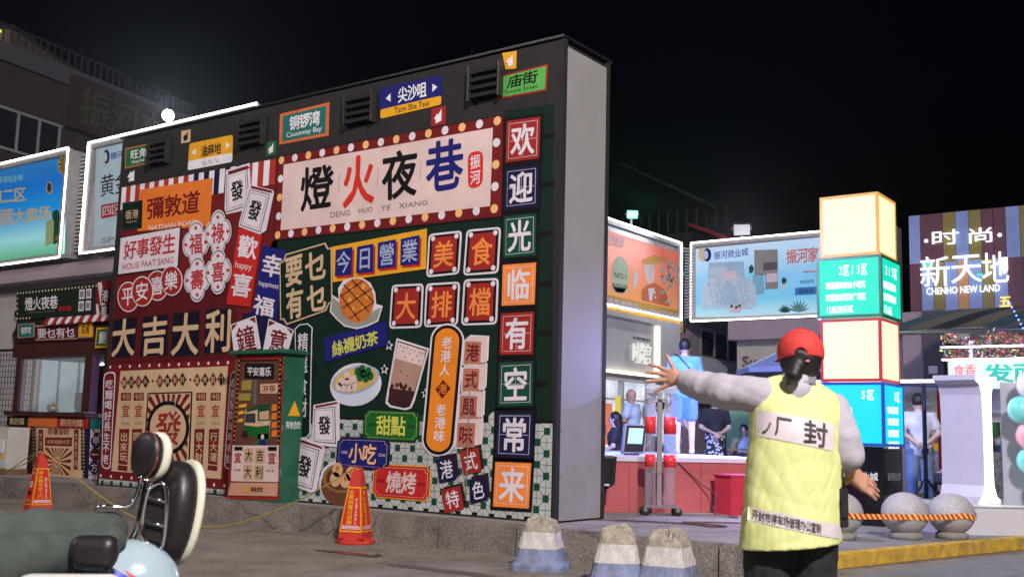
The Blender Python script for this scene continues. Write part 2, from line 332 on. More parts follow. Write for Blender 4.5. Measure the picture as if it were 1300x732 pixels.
# ---- a small mesher for bodies, cloth, upholstery: round cones and ellipsoids blended together
def sdf_mesh(name, prims, res, m, parent=None, fold=0.0, fseed=1, clip=None):
    lo = np.array([1e9]*3); hi = -lo
    for p in prims:
        if p[0] == 'c':
            for q, r_ in ((p[1], p[3]), (p[2], p[4])): lo = np.minimum(lo, np.array(q)-r_); hi = np.maximum(hi, np.array(q)+r_)
        elif p[0] == 'e': 
            mr = max(p[2]); lo = np.minimum(lo, np.array(p[1])-(mr if len(p) > 4 else np.array(p[2]))); hi = np.maximum(hi, np.array(p[1])+(mr if len(p) > 4 else np.array(p[2])))
    lo -= res*3; hi += res*3; N = np.ceil((hi-lo)/res).astype(int)+1
    V = np.full(N, .08, dtype=np.float32)
    ax = [lo[i]+np.arange(N[i])*res for i in range(3)]
    for p in prims:
        cut = p[0][0] == '-'; kind = p[0][-1]; k = p[5] if kind == 'c' else p[3]
        if kind == 'c': a, b = np.array(p[1], float), np.array(p[2], float); r0, r1 = p[3], p[4]; pl = np.minimum(a-r0, b-r1); ph = np.maximum(a+r0, b+r1)
        else: a = np.array(p[1], float); rad = np.array(p[2], float); mr = rad.max(); pl, ph = a-mr, a+mr
        mg = max(k*1.5, res*3)+.02; i0 = np.maximum(0, np.floor((pl-mg-lo)/res).astype(int)); i1 = np.minimum(N, np.ceil((ph+mg-lo)/res).astype(int)+1)
        if (i1 <= i0).any(): continue
        sl = tuple(slice(i0[i], i1[i]) for i in range(3)); X, Y, Z = np.meshgrid(ax[0][sl[0]], ax[1][sl[1]], ax[2][sl[2]], indexing='ij')
        if kind == 'c':
            ab = b-a; L2 = (ab**2).sum()+1e-9; t = np.clip(((X-a[0])*ab[0]+(Y-a[1])*ab[1]+(Z-a[2])*ab[2])/L2, 0, 1)
            d = np.sqrt((X-a[0]-t*ab[0])**2+(Y-a[1]-t*ab[1])**2+(Z-a[2]-t*ab[2])**2)-(r0+(r1-r0)*t)
        else:
            P_ = np.stack([X-a[0], Y-a[1], Z-a[2]], -1)
            if len(p) > 4: P_ = P_ @ np.array(Euler(p[4]).to_matrix())
            q = np.sqrt(((P_/rad)**2).sum(-1))
            d = q*(q-1)/np.maximum(1e-6, np.sqrt(((P_/rad**2)**2).sum(-1))); d = np.where(q < .1, -rad.min(), d)
        W = V[sl]
        if cut: V[sl] = np.maximum(W, -d); continue
        h = np.maximum(k-np.abs(W-d), 0)/max(k, 1e-6); V[sl] = np.minimum(W, d)-h*h*k*.25
    if fold:
        rg = np.random.RandomState(fseed); X, Y, Z = np.meshgrid(*ax, indexing='ij'); acc = 0
        for q_ in range(7):
            w = rg.normal(size=3)*np.array([26, 26, 13])*(1 if q_ < 4 else 1.7); wv_ = np.sin(X*w[0]+Y*w[1]+Z*w[2]+rg.uniform(0, 6)+1.8*np.sin(Z*11+X*7+rg.uniform(0, 6))); acc = acc+(1-2.4*np.abs(wv_)**.8)*(1 if q_ < 4 else .5)
        V = V+(fold*acc/3.0).astype(np.float32)
    if clip: 
        X, Y, Z = np.meshgrid(*ax, indexing='ij')
        for (nx, ny, nz, dd) in clip: V = np.maximum(V, (nx*X+ny*Y+nz*Z-dd).astype(np.float32))
    S = V < 0
    c = [S[i:N[0]-1+i, j:N[1]-1+j, k:N[2]-1+k] for i in (0,1) for j in (0,1) for k in (0,1)]
    cnt = sum(x.astype(np.int8) for x in c); mixed = (cnt > 0) & (cnt < 8)
    idx = -np.ones(mixed.shape, dtype=np.int64); ii = np.argwhere(mixed); idx[mixed] = np.arange(len(ii))
    acc = np.zeros((len(ii), 3)); num = np.zeros(len(ii))
    for axis in range(3):
        for u in (0, 1):
            for v in (0, 1):
                o0 = [0,0,0]; oth = [t for t in range(3) if t != axis]; o0[oth[0]] = u; o0[oth[1]] = v; o1 = list(o0); o1[axis] = 1
                a = V[ii[:,0]+o0[0], ii[:,1]+o0[1], ii[:,2]+o0[2]]; b = V[ii[:,0]+o1[0], ii[:,1]+o1[1], ii[:,2]+o1[2]]
                cr = (a < 0) != (b < 0); t = np.where(cr, a/np.where(cr, a-b, 1), 0)
                pt = np.tile(np.array(o0, float), (len(ii), 1)); pt[:, axis] += t
                acc += pt*cr[:, None]; num += cr
    P_ = lo+(ii+acc/num[:, None])*res; faces = []
    for axis in range(3):
        oth = [t for t in range(3) if t != axis]; s0 = [slice(None)]*3; s1 = [slice(None)]*3; s0[axis] = slice(0, -1); s1[axis] = slice(1, None)
        A_, B_ = S[tuple(s0)], S[tuple(s1)]; e = np.argwhere(A_ != B_)
        ok = (e[:, oth[0]] > 0) & (e[:, oth[1]] > 0) & (e[:, oth[0]] < N[oth[0]]-1) & (e[:, oth[1]] < N[oth[1]]-1); e = e[ok]
        def g(du, dv):
            q = e.copy(); q[:, oth[0]] -= du; q[:, oth[1]] -= dv; return idx[q[:,0], q[:,1], q[:,2]]
        f = np.stack([g(1,1), g(0,1), g(0,0), g(1,0)], 1); flip = A_[e[:,0], e[:,1], e[:,2]]
        if axis == 1: flip = ~flip
        f[~flip] = f[~flip][:, ::-1]; faces.append(f)
    Fq = np.concatenate(faces); me = bpy.data.meshes.new(name)
    me.vertices.add(len(P_)); me.vertices.foreach_set('co', P_.astype(np.float32).ravel())
    me.loops.add(len(Fq)*4); me.loops.foreach_set('vertex_index', Fq.astype(np.int32).ravel())
    me.polygons.add(len(Fq)); me.polygons.foreach_set('loop_start', np.arange(0, len(Fq)*4, 4, dtype=np.int32)); me.polygons.foreach_set('loop_total', np.full(len(Fq), 4, dtype=np.int32))
    me.update(calc_edges=True); me.validate()
    return link(name, me, m, parent, smooth=True)

# flat printed artwork: (level, kind, name, ink, layer, points in metres on the sheet, ...)
DATA = {'mural':[
(1,'P','red_backdrop_print','brick',1,[-7547,4192,-4307,4491,-4218,3202,-4528,3074,-4521,960,-4722,256,-7643,297]),
(1,'P','green_backdrop_print','dgreen',1,[-4245,3543,-718,3434,-745,4564,-115,4540,-27,310,-4722,256,-4521,960,-4532,3124]),
(1,'M','awning_stripe_print','white',3,[[-7602,4510,-7493,4510,-7493,4180,-7602,4180],[-7384,4510,-7276,4510,-7276,4180,-7384,4180],[-7167,4510,-7058,4510,-7058,4180,-7167,4180],[-6949,4510,-6841,4510,-6841,4180,-6949,4180],[-6732,4510,-6623,4510,-6623,4180,-6732,4180],[-6514,4510,-6406,4510,-6406,4180,-6514,4180],[-6297,4510,-6188,4510,-6188,4180,-6297,4180],[-6079,4510,-5970,4510,-5970,4180,-6079,4180],[-5862,4510,-5753,4510,-5753,4180,-5862,4180],[-5644,4510,-5535,4510,-5535,4180,-5644,4180],[-5427,4510,-5318,4510,-5318,4180,-5427,4180],[-5209,4510,-5100,4510,-5100,4180,-5209,4180],[-4992,4510,-4883,4510,-4883,4180,-4992,4180],[-4774,4510,-4665,4510,-4665,4180,-4774,4180],[-4557,4510,-4448,4510,-4448,4180,-4557,4180]]),
(1,'P','awning_band_print','red',2,[-7602,4510,-6079,4510,-6079,4180,-7602,4180]),
(1,'P','awning_band_print','navy',2,[-6079,4510,-4883,4510,-4883,4180,-6079,4180]),
(1,'P','awning_band_print','red',2,[-4883,4510,-4339,4510,-4339,4180,-4883,4180]),
(1,'L','grid_bar_print','black',2,[[-265,4206,-89,4205],[-251,3691,-77,3692],[-272,3181,-94,3180],[-252,2659,-81,2661],[-248,2156,-68,2150],[-265,1643,-99,1643],[-257,1126,-85,1130],[-258,616,-72,625]],0.05),
(1,'TILE','tile_pattern_print','x',2,[-3407,1246,-1620,1338,-33,1277,-27,295,-3694,263,-3735,980]),
(1,'TILE','tile_pattern_print','x',2,[-7626,380,-4731,356,-4722,251,-7622,279]),
(1,'P','district_sign_print','obrown',2,[-7603,5092,-6957,5086,-6941,4788,-7572,4783]),
(2,'P','sign_face','green',3,[-7574,5070,-6981,5065,-6967,4809,-7549,4805]),
(2,'T','lettering','white',4,[-7453,5035,-7068,5033,-7060,4901,-7441,4900],'旺角',0.03,0),
(2,'T','lettering','white',4,[-7407,4882,-7102,4883,-7099,4823,-7402,4821],'Mong Kok',0.01,0),
(1,'R','street_sign_print','yellow',2,[-6116,4955,-5204,4949,-5185,4578,-6111,4578],0.05),
(2,'R','sign_strip','white',3,[-6113,4706,-5192,4704,-5185,4578,-6111,4578],0.04),
(2,'T','lettering','black',4,[-5852,4885,-5432,4883,-5426,4726,-5848,4728],'油麻地',0.03,0),
(2,'T','lettering','grey',4,[-5828,4668,-5459,4667,-5457,4604,-5827,4604],'Yau Ma Tei',0.004,0),
(2,'P','arrow_mark','white',4,[-6048,4818,-5964,4871,-5962,4766]),
(2,'P','arrow_mark','white',4,[-5250,4815,-5333,4868,-5328,4763]),
(1,'P','district_sign_print','oorange',2,[-4310,5088,-3422,5100,-3409,4678,-4295,4685]),
(2,'P','sign_face','teal',3,[-4249,5052,-3477,5062,-3466,4717,-4237,4720]),
(2,'T','lettering','white',4,[-4124,5021,-3575,5027,-3569,4838,-4118,4838],'铜锣湾',0.045,0),
(2,'T','lettering','white',4,[-4163,4821,-3534,4821,-3531,4734,-4160,4736],'Causeway Bay',0.004,0),
(1,'R','street_sign_print','blue',2,[-2582,5129,-1635,5127,-1633,4778,-2556,4756],0.03),
(2,'R','sign_strip','yellow',3,[-2563,4867,-1634,4883,-1633,4778,-2556,4756],0.03),
(2,'T','lettering','white',4,[-2296,5084,-1854,5085,-1850,4907,-2287,4901],'尖沙咀',0.045,0),
(2,'T','lettering','black',4,[-2341,4853,-1813,4862,-1812,4795,-2338,4783],'Tsim Sha Tsui',0.004,0),
(2,'P','arrow_mark','white',4,[-2484,4987,-2410,5040,-2404,4936]),
(2,'P','arrow_mark','white',4,[-1698,4994,-1771,5043,-1769,4944]),
(1,'P','district_sign_print','red2',2,[-828,4966,-190,4986,-200,4696,-884,4706]),
(2,'P','sign_face','lgreen',3,[-809,4948,-212,4965,-222,4716,-855,4724]),
(2,'T','lettering','black',4,[-703,4938,-316,4948,-326,4806,-726,4805],'庙街',0.035,0),
(2,'T','lettering','dkgreen',4,[-756,4789,-314,4789,-317,4732,-765,4736],'Temple Street',0.006,0),
(1,'P','arrow_sign_print','cream',3,[-6309,5161,-6103,5153,-6095,4978,-6297,4980]),
(2,'P','arrow_mark','black',5,[-6261,5048,-6219,5097,-6201,5082,-6159,5134,-6153,5017,-6237,5001,-6232,5040]),
(1,'P','arrow_sign_print','green',3,[-4535,4748,-4343,4752,-4340,4567,-4528,4561]),
(2,'P','arrow_mark','white',5,[-4493,4633,-4452,4686,-4436,4672,-4396,4729,-4393,4606,-4472,4585,-4466,4626]),
(1,'P','arrow_sign_print','red2',3,[-1774,4753,-1564,4755,-1559,4542,-1769,4542]),
(2,'P','arrow_mark','white',5,[-1728,4622,-1684,4682,-1666,4665,-1622,4729,-1618,4588,-1706,4567,-1699,4614]),
(1,'P','arrow_sign_print','yellow',3,[-795,5218,-601,5205,-602,5009,-744,5023]),
(2,'P','arrow_mark','white',5,[-731,5094,-703,5146,-687,5129,-653,5185,-645,5056,-705,5042,-707,5084]),
(1,'P','arrow_mark_print','white',3,[-7494,4648,-7412,4734,-7387,4699,-7331,4736,-7322,4577,-7455,4580,-7441,4636]),
(1,'P','orange_sign_print','orange',4,[-7162,4427,-5559,4407,-5557,3756,-7141,3829]),
(2,'T','lettering','dred',5,[-6973,4266,-5792,4278,-5806,3964,-6939,3970],'彌敦道',0.035,0),
(2,'T','lettering','white',5,[-6889,3880,-5828,3869,-5831,3811,-6892,3819],'NATHAN ROAD',0.008,0),
(1,'P','dark_sign_print','grey2',4,[-7558,4282,-7083,4272,-7055,3864,-7532,3864]),
(2,'P','sign_face','dgreen2',5,[-7532,4260,-7105,4252,-7080,3884,-7509,3885]),
(2,'T','lettering','cream',6,[-7468,4155,-7155,4150,-7146,4019,-7460,4022],'香港',0.012,0),
(2,'T','lettering','cream',6,[-7420,3996,-7182,3995,-7179,3962,-7417,3963],'Hong Kong',0.0,0),
(1,'P','white_sign_print','dbrown',6,[-7557,3778,-6156,3812,-6151,3244,-7555,3223]),
(2,'P','sign_face','pinkwhite',7,[-7528,3762,-6182,3794,-6178,3260,-7525,3240]),
(2,'T','lettering','vred',8,[-7425,3703,-6248,3730,-6246,3457,-7423,3436],'好事發生',0.035,0),
(2,'T','lettering','vred',8,[-7423,3380,-6272,3400,-6272,3310,-7423,3291],'HOUSI FAAT SANG',0.01,0),
(1,'P','round_sticker_print','pinkwhite',8,[-6978,2886,-6980,2831,-6999,2781,-7035,2738,-7083,2707,-7143,2688,-7209,2683,-7276,2694,-7342,2718,-7400,2755,-7448,2802,-7481,2856,-7497,2914,-7495,2970,-7475,3021,-7439,3064,-7389,3096,-7328,3114,-7261,3117,-7193,3106,-7128,3080,-7071,3043,-7025,2995,-6993,2942]),
(2,'P','sticker_face','red2',9,[-7000,2887,-7002,2836,-7019,2790,-7052,2751,-7096,2721,-7150,2704,-7211,2700,-7273,2710,-7333,2732,-7386,2767,-7429,2810,-7459,2860,-7474,2912,-7473,2964,-7454,3012,-7421,3051,-7376,3080,-7320,3097,-7259,3100,-7197,3090,-7138,3066,-7085,3032,-7043,2988,-7014,2939]),
(2,'T','lettering','pinkwhite',10,[-7402,3025,-7102,3038,-7080,2776,-7379,2760],'平',0.03,0),
(1,'P','round_sticker_print','pinkwhite',11,[-6659,2944,-6661,2889,-6680,2839,-6714,2798,-6762,2766,-6820,2748,-6884,2744,-6950,2754,-7014,2779,-7071,2815,-7117,2862,-7149,2916,-7165,2972,-7163,3028,-7143,3078,-7108,3121,-7059,3152,-6999,3170,-6934,3173,-6868,3161,-6805,3136,-6749,3099,-6704,3052,-6673,2999]),
(2,'P','sticker_face','red2',12,[-6680,2945,-6682,2895,-6699,2849,-6731,2810,-6774,2781,-6827,2764,-6886,2761,-6947,2770,-7005,2793,-7057,2826,-7099,2869,-7128,2919,-7143,2971,-7141,3022,-7123,3069,-7091,3108,-7046,3137,-6992,3153,-6932,3156,-6872,3145,-6814,3122,-6763,3088,-6722,3045,-6694,2996]),
(2,'T','lettering','pinkwhite',13,[-7072,3082,-6779,3094,-6759,2836,-7051,2820],'安',0.03,0),
(1,'P','round_sticker_print','pinkwhite',8,[-6343,3006,-6345,2952,-6364,2903,-6397,2861,-6444,2831,-6501,2813,-6563,2809,-6628,2819,-6690,2843,-6745,2880,-6790,2926,-6821,2979,-6836,3035,-6834,3090,-6815,3140,-6780,3182,-6732,3212,-6675,3230,-6611,3233,-6546,3221,-6485,3196,-6430,3159,-6387,3113,-6357,3060]),
(2,'P','sticker_face','red2',9,[-6364,3007,-6366,2957,-6383,2912,-6413,2874,-6456,2845,-6508,2829,-6565,2825,-6624,2835,-6681,2857,-6732,2891,-6773,2933,-6801,2982,-6815,3034,-6813,3084,-6795,3130,-6764,3169,-6720,3197,-6667,3213,-6609,3216,-6550,3205,-6494,3182,-6444,3148,-6404,3106,-6377,3057]),
(2,'T','lettering','pinkwhite',10,[-6746,3144,-6459,3155,-6440,2899,-6725,2885],'喜',0.03,0),
(1,'P','round_sticker_print','pinkwhite',11,[-6033,3054,-6036,3001,-6054,2953,-6087,2912,-6132,2882,-6188,2864,-6249,2860,-6312,2871,-6372,2895,-6426,2931,-6470,2977,-6500,3029,-6514,3084,-6512,3138,-6493,3188,-6459,3229,-6413,3259,-6356,3276,-6294,3279,-6231,3268,-6171,3243,-6118,3206,-6076,3160,-6047,3109]),
(2,'P','sticker_face','red2',12,[-6053,3056,-6056,3006,-6072,2962,-6102,2924,-6144,2896,-6195,2880,-6251,2876,-6308,2886,-6363,2908,-6413,2941,-6453,2984,-6480,3032,-6493,3083,-6491,3133,-6474,3178,-6443,3217,-6401,3244,-6349,3260,-6293,3263,-6235,3252,-6180,3229,-6131,3195,-6093,3153,-6066,3106]),
(2,'T','lettering','pinkwhite',13,[-6426,3191,-6147,3202,-6129,2949,-6407,2935],'樂',0.03,0),
(1,'P','flower_sticker_print','pinkwhite',8,[-5536,3545,-5535,3505,-5543,3467,-5558,3433,-5579,3404,-5608,3383,-5651,3381,-5646,3333,-5661,3299,-5684,3270,-5712,3249,-5745,3235,-5781,3230,-5817,3233,-5853,3245,-5886,3264,-5915,3291,-5937,3325,-5943,3374,-5987,3373,-6020,3393,-6049,3421,-6071,3455,-6087,3494,-6095,3535,-6096,3576,-6088,3615,-6073,3650,-6050,3679,-6021,3700,-5977,3702,-5981,3751,-5966,3786,-5943,3814,-5914,3835,-5880,3848,-5844,3853,-5807,3849,-5771,3836,-5738,3815,-5710,3788,-5688,3753,-5683,3705,-5640,3705,-5607,3685,-5580,3657,-5558,3623,-5543,3585]),
(2,'P','flower_outline','black',8.5,[-5556,3545,-5556,3508,-5563,3472,-5576,3440,-5596,3414,-5623,3394,-5662,3393,-5659,3348,-5672,3316,-5693,3290,-5720,3270,-5750,3258,-5783,3253,-5817,3256,-5850,3267,-5881,3285,-5907,3310,-5928,3341,-5933,3386,-5974,3386,-6005,3404,-6031,3430,-6052,3462,-6067,3497,-6074,3535,-6075,3573,-6068,3609,-6053,3642,-6033,3669,-6005,3688,-5964,3690,-5968,3735,-5955,3767,-5933,3793,-5906,3813,-5875,3825,-5842,3829,-5808,3826,-5774,3814,-5744,3795,-5718,3769,-5698,3738,-5692,3693,-5652,3693,-5622,3674,-5597,3648,-5577,3617,-5563,3582]),
(2,'P','flower_face','pinkwhite',9,[-5569,3545,-5568,3509,-5575,3476,-5588,3445,-5607,3420,-5632,3402,-5670,3400,-5666,3358,-5679,3327,-5699,3303,-5724,3284,-5753,3272,-5785,3267,-5817,3270,-5848,3280,-5877,3298,-5903,3321,-5922,3351,-5927,3394,-5966,3394,-5995,3411,-6020,3436,-6040,3466,-6054,3500,-6061,3535,-6061,3571,-6055,3606,-6041,3637,-6021,3662,-5996,3681,-5957,3682,-5961,3725,-5948,3756,-5927,3781,-5902,3799,-5872,3811,-5840,3815,-5808,3811,-5776,3800,-5747,3782,-5722,3758,-5703,3728,-5698,3685,-5660,3685,-5632,3668,-5608,3643,-5589,3613,-5575,3580]),
(2,'T','lettering','vred',10,[-5962,3670,-5687,3675,-5664,3397,-5938,3398],'福',0.035,0),
(2,'P','diamond_mark','vred',10,[-5837,3785,-5798,3749,-5831,3720,-5870,3756]),
(2,'P','diamond_mark','vred',10,[-5794,3361,-5755,3326,-5788,3297,-5827,3332]),
(2,'P','diamond_mark','vred',10,[-6025,3572,-5984,3537,-6018,3507,-6058,3543]),
(2,'P','diamond_mark','vred',10,[-5610,3573,-5571,3537,-5604,3508,-5643,3543]),
(1,'P','flower_sticker_print','pinkwhite',10,[-5096,3650,-5096,3611,-5103,3573,-5118,3539,-5139,3511,-5166,3491,-5207,3489,-5204,3442,-5218,3408,-5240,3380,-5267,3359,-5299,3346,-5334,3341,-5369,3344,-5403,3356,-5435,3375,-5463,3402,-5484,3436,-5489,3483,-5532,3483,-5564,3502,-5591,3530,-5613,3564,-5628,3602,-5636,3642,-5636,3683,-5629,3721,-5614,3756,-5592,3784,-5563,3805,-5521,3806,-5525,3854,-5510,3888,-5488,3916,-5460,3937,-5427,3950,-5392,3954,-5357,3950,-5322,3937,-5290,3917,-5263,3889,-5242,3856,-5237,3808,-5196,3808,-5164,3788,-5138,3760,-5117,3727,-5103,3689]),
(2,'P','flower_outline','black',10.5,[-5115,3650,-5115,3613,-5122,3579,-5136,3547,-5155,3521,-5181,3502,-5219,3501,-5215,3457,-5228,3426,-5249,3400,-5274,3381,-5304,3368,-5336,3364,-5369,3367,-5400,3377,-5430,3395,-5456,3420,-5475,3451,-5480,3495,-5519,3495,-5549,3513,-5574,3539,-5594,3570,-5608,3605,-5616,3643,-5616,3680,-5609,3715,-5595,3747,-5575,3774,-5548,3793,-5509,3794,-5513,3838,-5499,3870,-5479,3896,-5452,3915,-5422,3927,-5390,3931,-5357,3927,-5325,3916,-5296,3897,-5270,3871,-5251,3840,-5247,3796,-5208,3796,-5179,3778,-5155,3752,-5135,3721,-5122,3686]),
(2,'P','flower_face','pinkwhite',11,[-5128,3650,-5128,3615,-5134,3582,-5147,3552,-5165,3527,-5190,3509,-5226,3508,-5223,3466,-5235,3437,-5254,3412,-5279,3394,-5307,3382,-5337,3378,-5368,3381,-5399,3391,-5427,3408,-5451,3432,-5469,3461,-5474,3503,-5511,3503,-5540,3520,-5564,3544,-5583,3574,-5596,3607,-5603,3643,-5603,3678,-5596,3712,-5583,3742,-5564,3767,-5539,3785,-5502,3786,-5505,3829,-5492,3859,-5473,3883,-5448,3902,-5419,3913,-5389,3917,-5357,3913,-5327,3902,-5299,3884,-5275,3860,-5257,3830,-5252,3789,-5216,3788,-5188,3771,-5165,3747,-5147,3717,-5134,3684]),
(2,'T','lettering','vred',12,[-5506,3775,-5241,3778,-5220,3505,-5485,3507],'祿',0.035,0),
(2,'P','diamond_mark','vred',12,[-5386,3887,-5348,3852,-5380,3823,-5418,3859]),
(2,'P','diamond_mark','vred',12,[-5346,3470,-5308,3436,-5340,3407,-5378,3441]),
(2,'P','diamond_mark','vred',12,[-5567,3679,-5529,3644,-5561,3615,-5600,3650]),
(2,'P','diamond_mark','vred',12,[-5168,3677,-5130,3643,-5162,3614,-5199,3649]),
(1,'P','flower_sticker_print','pinkwhite',12,[-5449,3063,-5449,3023,-5456,2985,-5471,2951,-5492,2922,-5521,2901,-5563,2899,-5559,2851,-5573,2817,-5595,2789,-5624,2767,-5656,2753,-5692,2747,-5728,2749,-5763,2760,-5796,2779,-5824,2805,-5846,2838,-5851,2886,-5895,2884,-5928,2903,-5956,2930,-5979,2964,-5994,3001,-6002,3042,-6003,3082,-5995,3121,-5980,3156,-5958,3185,-5928,3206,-5885,3209,-5889,3257,-5874,3292,-5851,3320,-5823,3342,-5789,3355,-5754,3360,-5717,3357,-5682,3345,-5649,3326,-5621,3299,-5600,3265,-5594,3218,-5552,3218,-5520,3200,-5493,3172,-5471,3139,-5457,3102]),
(2,'P','flower_outline','black',12.5,[-5469,3062,-5469,3025,-5476,2990,-5489,2959,-5509,2932,-5535,2912,-5574,2910,-5571,2866,-5584,2834,-5605,2808,-5631,2788,-5661,2775,-5694,2769,-5727,2772,-5760,2782,-5790,2799,-5817,2823,-5837,2854,-5842,2898,-5882,2897,-5913,2914,-5939,2939,-5959,2970,-5974,3005,-5981,3042,-5982,3080,-5975,3116,-5961,3148,-5940,3175,-5913,3195,-5873,3197,-5877,3242,-5863,3274,-5842,3300,-5815,3320,-5784,3333,-5751,3337,-5718,3334,-5685,3324,-5655,3305,-5629,3281,-5609,3250,-5604,3206,-5564,3206,-5535,3189,-5509,3164,-5490,3133,-5476,3098]),
(2,'P','flower_face','pinkwhite',13,[-5482,3062,-5481,3027,-5488,2993,-5501,2963,-5520,2938,-5545,2919,-5582,2917,-5578,2875,-5591,2845,-5611,2820,-5636,2801,-5664,2789,-5695,2783,-5727,2786,-5758,2795,-5787,2812,-5812,2835,-5831,2864,-5836,2906,-5874,2905,-5903,2921,-5928,2945,-5947,2974,-5961,3008,-5968,3043,-5968,3078,-5962,3112,-5949,3143,-5929,3169,-5903,3188,-5865,3190,-5869,3232,-5856,3263,-5836,3288,-5810,3307,-5781,3319,-5750,3323,-5718,3320,-5687,3310,-5658,3293,-5633,3269,-5615,3240,-5610,3198,-5572,3199,-5544,3182,-5520,3158,-5501,3129,-5488,3096]),
(2,'T','lettering','vred',14,[-5870,3178,-5598,3188,-5576,2914,-5847,2910],'壽',0.035,0),
(2,'P','diamond_mark','vred',14,[-5747,3294,-5708,3259,-5740,3230,-5780,3264]),
(2,'P','diamond_mark','vred',14,[-5705,2876,-5666,2842,-5698,2812,-5737,2846]),
(2,'P','diamond_mark','vred',14,[-5932,3080,-5892,3046,-5926,3016,-5965,3050]),
(2,'P','diamond_mark','vred',14,[-5523,3088,-5484,3054,-5516,3025,-5555,3059]),
(1,'P','flower_sticker_print','pinkwhite',14,[-5036,3137,-5036,3098,-5043,3061,-5058,3027,-5078,2999,-5106,2978,-5147,2976,-5143,2930,-5157,2896,-5179,2868,-5206,2847,-5238,2833,-5272,2827,-5307,2829,-5341,2840,-5372,2859,-5400,2885,-5420,2917,-5426,2964,-5468,2963,-5500,2982,-5527,3008,-5548,3041,-5563,3079,-5571,3118,-5571,3158,-5563,3196,-5549,3230,-5527,3259,-5499,3280,-5457,3282,-5461,3330,-5446,3364,-5424,3392,-5396,3413,-5364,3426,-5329,3431,-5294,3428,-5260,3416,-5228,3397,-5201,3370,-5181,3337,-5176,3290,-5135,3291,-5104,3272,-5078,3245,-5057,3213,-5043,3176]),
(2,'P','flower_outline','black',14.5,[-5055,3137,-5055,3101,-5062,3066,-5075,3035,-5095,3009,-5120,2989,-5158,2987,-5154,2944,-5167,2913,-5188,2887,-5213,2867,-5242,2855,-5274,2849,-5306,2852,-5338,2861,-5367,2879,-5392,2903,-5411,2933,-5416,2976,-5455,2975,-5485,2992,-5510,3017,-5530,3048,-5543,3082,-5550,3119,-5551,3156,-5544,3191,-5530,3223,-5510,3249,-5484,3269,-5445,3271,-5449,3314,-5435,3346,-5415,3372,-5389,3391,-5359,3404,-5327,3409,-5295,3405,-5263,3395,-5234,3377,-5209,3352,-5190,3322,-5185,3278,-5147,3279,-5118,3261,-5094,3237,-5075,3206,-5062,3172]),
(2,'P','flower_face','pinkwhite',15,[-5067,3136,-5067,3102,-5074,3069,-5087,3039,-5105,3014,-5129,2996,-5165,2994,-5162,2953,-5174,2923,-5193,2899,-5217,2880,-5245,2868,-5275,2863,-5306,2865,-5336,2875,-5364,2891,-5388,2914,-5406,2943,-5410,2984,-5447,2983,-5475,2999,-5499,3023,-5518,3052,-5531,3085,-5538,3119,-5538,3154,-5531,3188,-5518,3218,-5499,3243,-5475,3262,-5438,3263,-5441,3305,-5428,3335,-5409,3360,-5384,3378,-5356,3390,-5326,3394,-5295,3391,-5265,3381,-5237,3364,-5213,3341,-5195,3312,-5191,3271,-5155,3271,-5127,3255,-5104,3231,-5086,3202,-5074,3170]),
(2,'T','lettering','vred',16,[-5442,3252,-5180,3261,-5159,2992,-5421,2988],'喜',0.035,0),
(2,'P','diamond_mark','vred',16,[-5323,3365,-5285,3331,-5317,3302,-5355,3336]),
(2,'P','diamond_mark','vred',16,[-5284,2954,-5246,2921,-5278,2892,-5315,2925]),
(2,'P','diamond_mark','vred',16,[-5503,3156,-5465,3122,-5497,3092,-5535,3126]),
(2,'P','diamond_mark','vred',16,[-5107,3163,-5070,3129,-5101,3100,-5138,3134]),
(1,'P','mahjong_tile_print','pinkwhite',5,[-5298,4477,-4834,4517,-4744,3970,-4772,3903,-5234,3881,-5275,3954]),
(2,'P','tile_edge','dred',6,[-5253,4454,-4864,4486,-4819,4446,-5231,4411]),
(2,'P','tile_outline','dbrown',6.5,[-5275,4410,-4869,4447,-4784,3955,-5227,3903]),
(2,'P','tile_face','pinkwhite',7,[-5261,4401,-4879,4436,-4799,3963,-5215,3915]),
(2,'P','tile_frame','dbrown',7.5,[-5230,4378,-4903,4408,-4834,3984,-5186,3944]),
(2,'P','tile_inner','pinkwhite',8,[-5223,4374,-4909,4403,-4841,3988,-5180,3949]),
(2,'T','lettering','black',9,[-5171,4297,-4939,4319,-4899,4062,-5142,4035],'發',0.045,0),
(1,'P','mahjong_tile_print','pinkwhite',12,[-4799,4222,-4341,4102,-4314,4063,-4419,3590,-4537,3551,-4953,3689,-4946,3750]),
(2,'P','tile_edge','dred',13,[-4765,4207,-4361,4096,-4337,4057,-4753,4169]),
(2,'P','tile_outline','dbrown',13.5,[-4777,4157,-4385,4052,-4523,3577,-4929,3704]),
(2,'P','tile_face','pinkwhite',14,[-4768,4145,-4399,4045,-4532,3590,-4913,3709]),
(2,'P','tile_frame','dbrown',14.5,[-4748,4115,-4433,4029,-4553,3623,-4877,3723]),
(2,'P','tile_inner','pinkwhite',15,[-4743,4108,-4441,4026,-4557,3629,-4869,3725]),
(2,'T','lettering','black',16,[-4725,4024,-4504,3962,-4577,3717,-4802,3785],'發',0.045,0),
(1,'P','vertical_banner_print','vred2',9,[-4960,3673,-4498,3569,-4640,2631,-5114,2695]),
(2,'T','lettering','pinkwhite',10,[-4925,3584,-4555,3504,-4596,3230,-4969,3301],'歡',0.05,0),
(2,'T','lettering','pinkwhite',10,[-4969,3241,-4651,3182,-4667,3078,-4986,3134],'happy',0.0,0),
(2,'T','lettering','pinkwhite',10,[-5002,3097,-4617,3031,-4660,2749,-5048,2805],'喜',0.05,0),
(1,'P','vertical_banner_print','blue',8,[-4482,3402,-4026,3306,-4158,2470,-4601,2548]),
(2,'T','lettering','pinkwhite',9,[-4447,3307,-4062,3227,-4104,2959,-4486,3034],'幸',0.045,0),
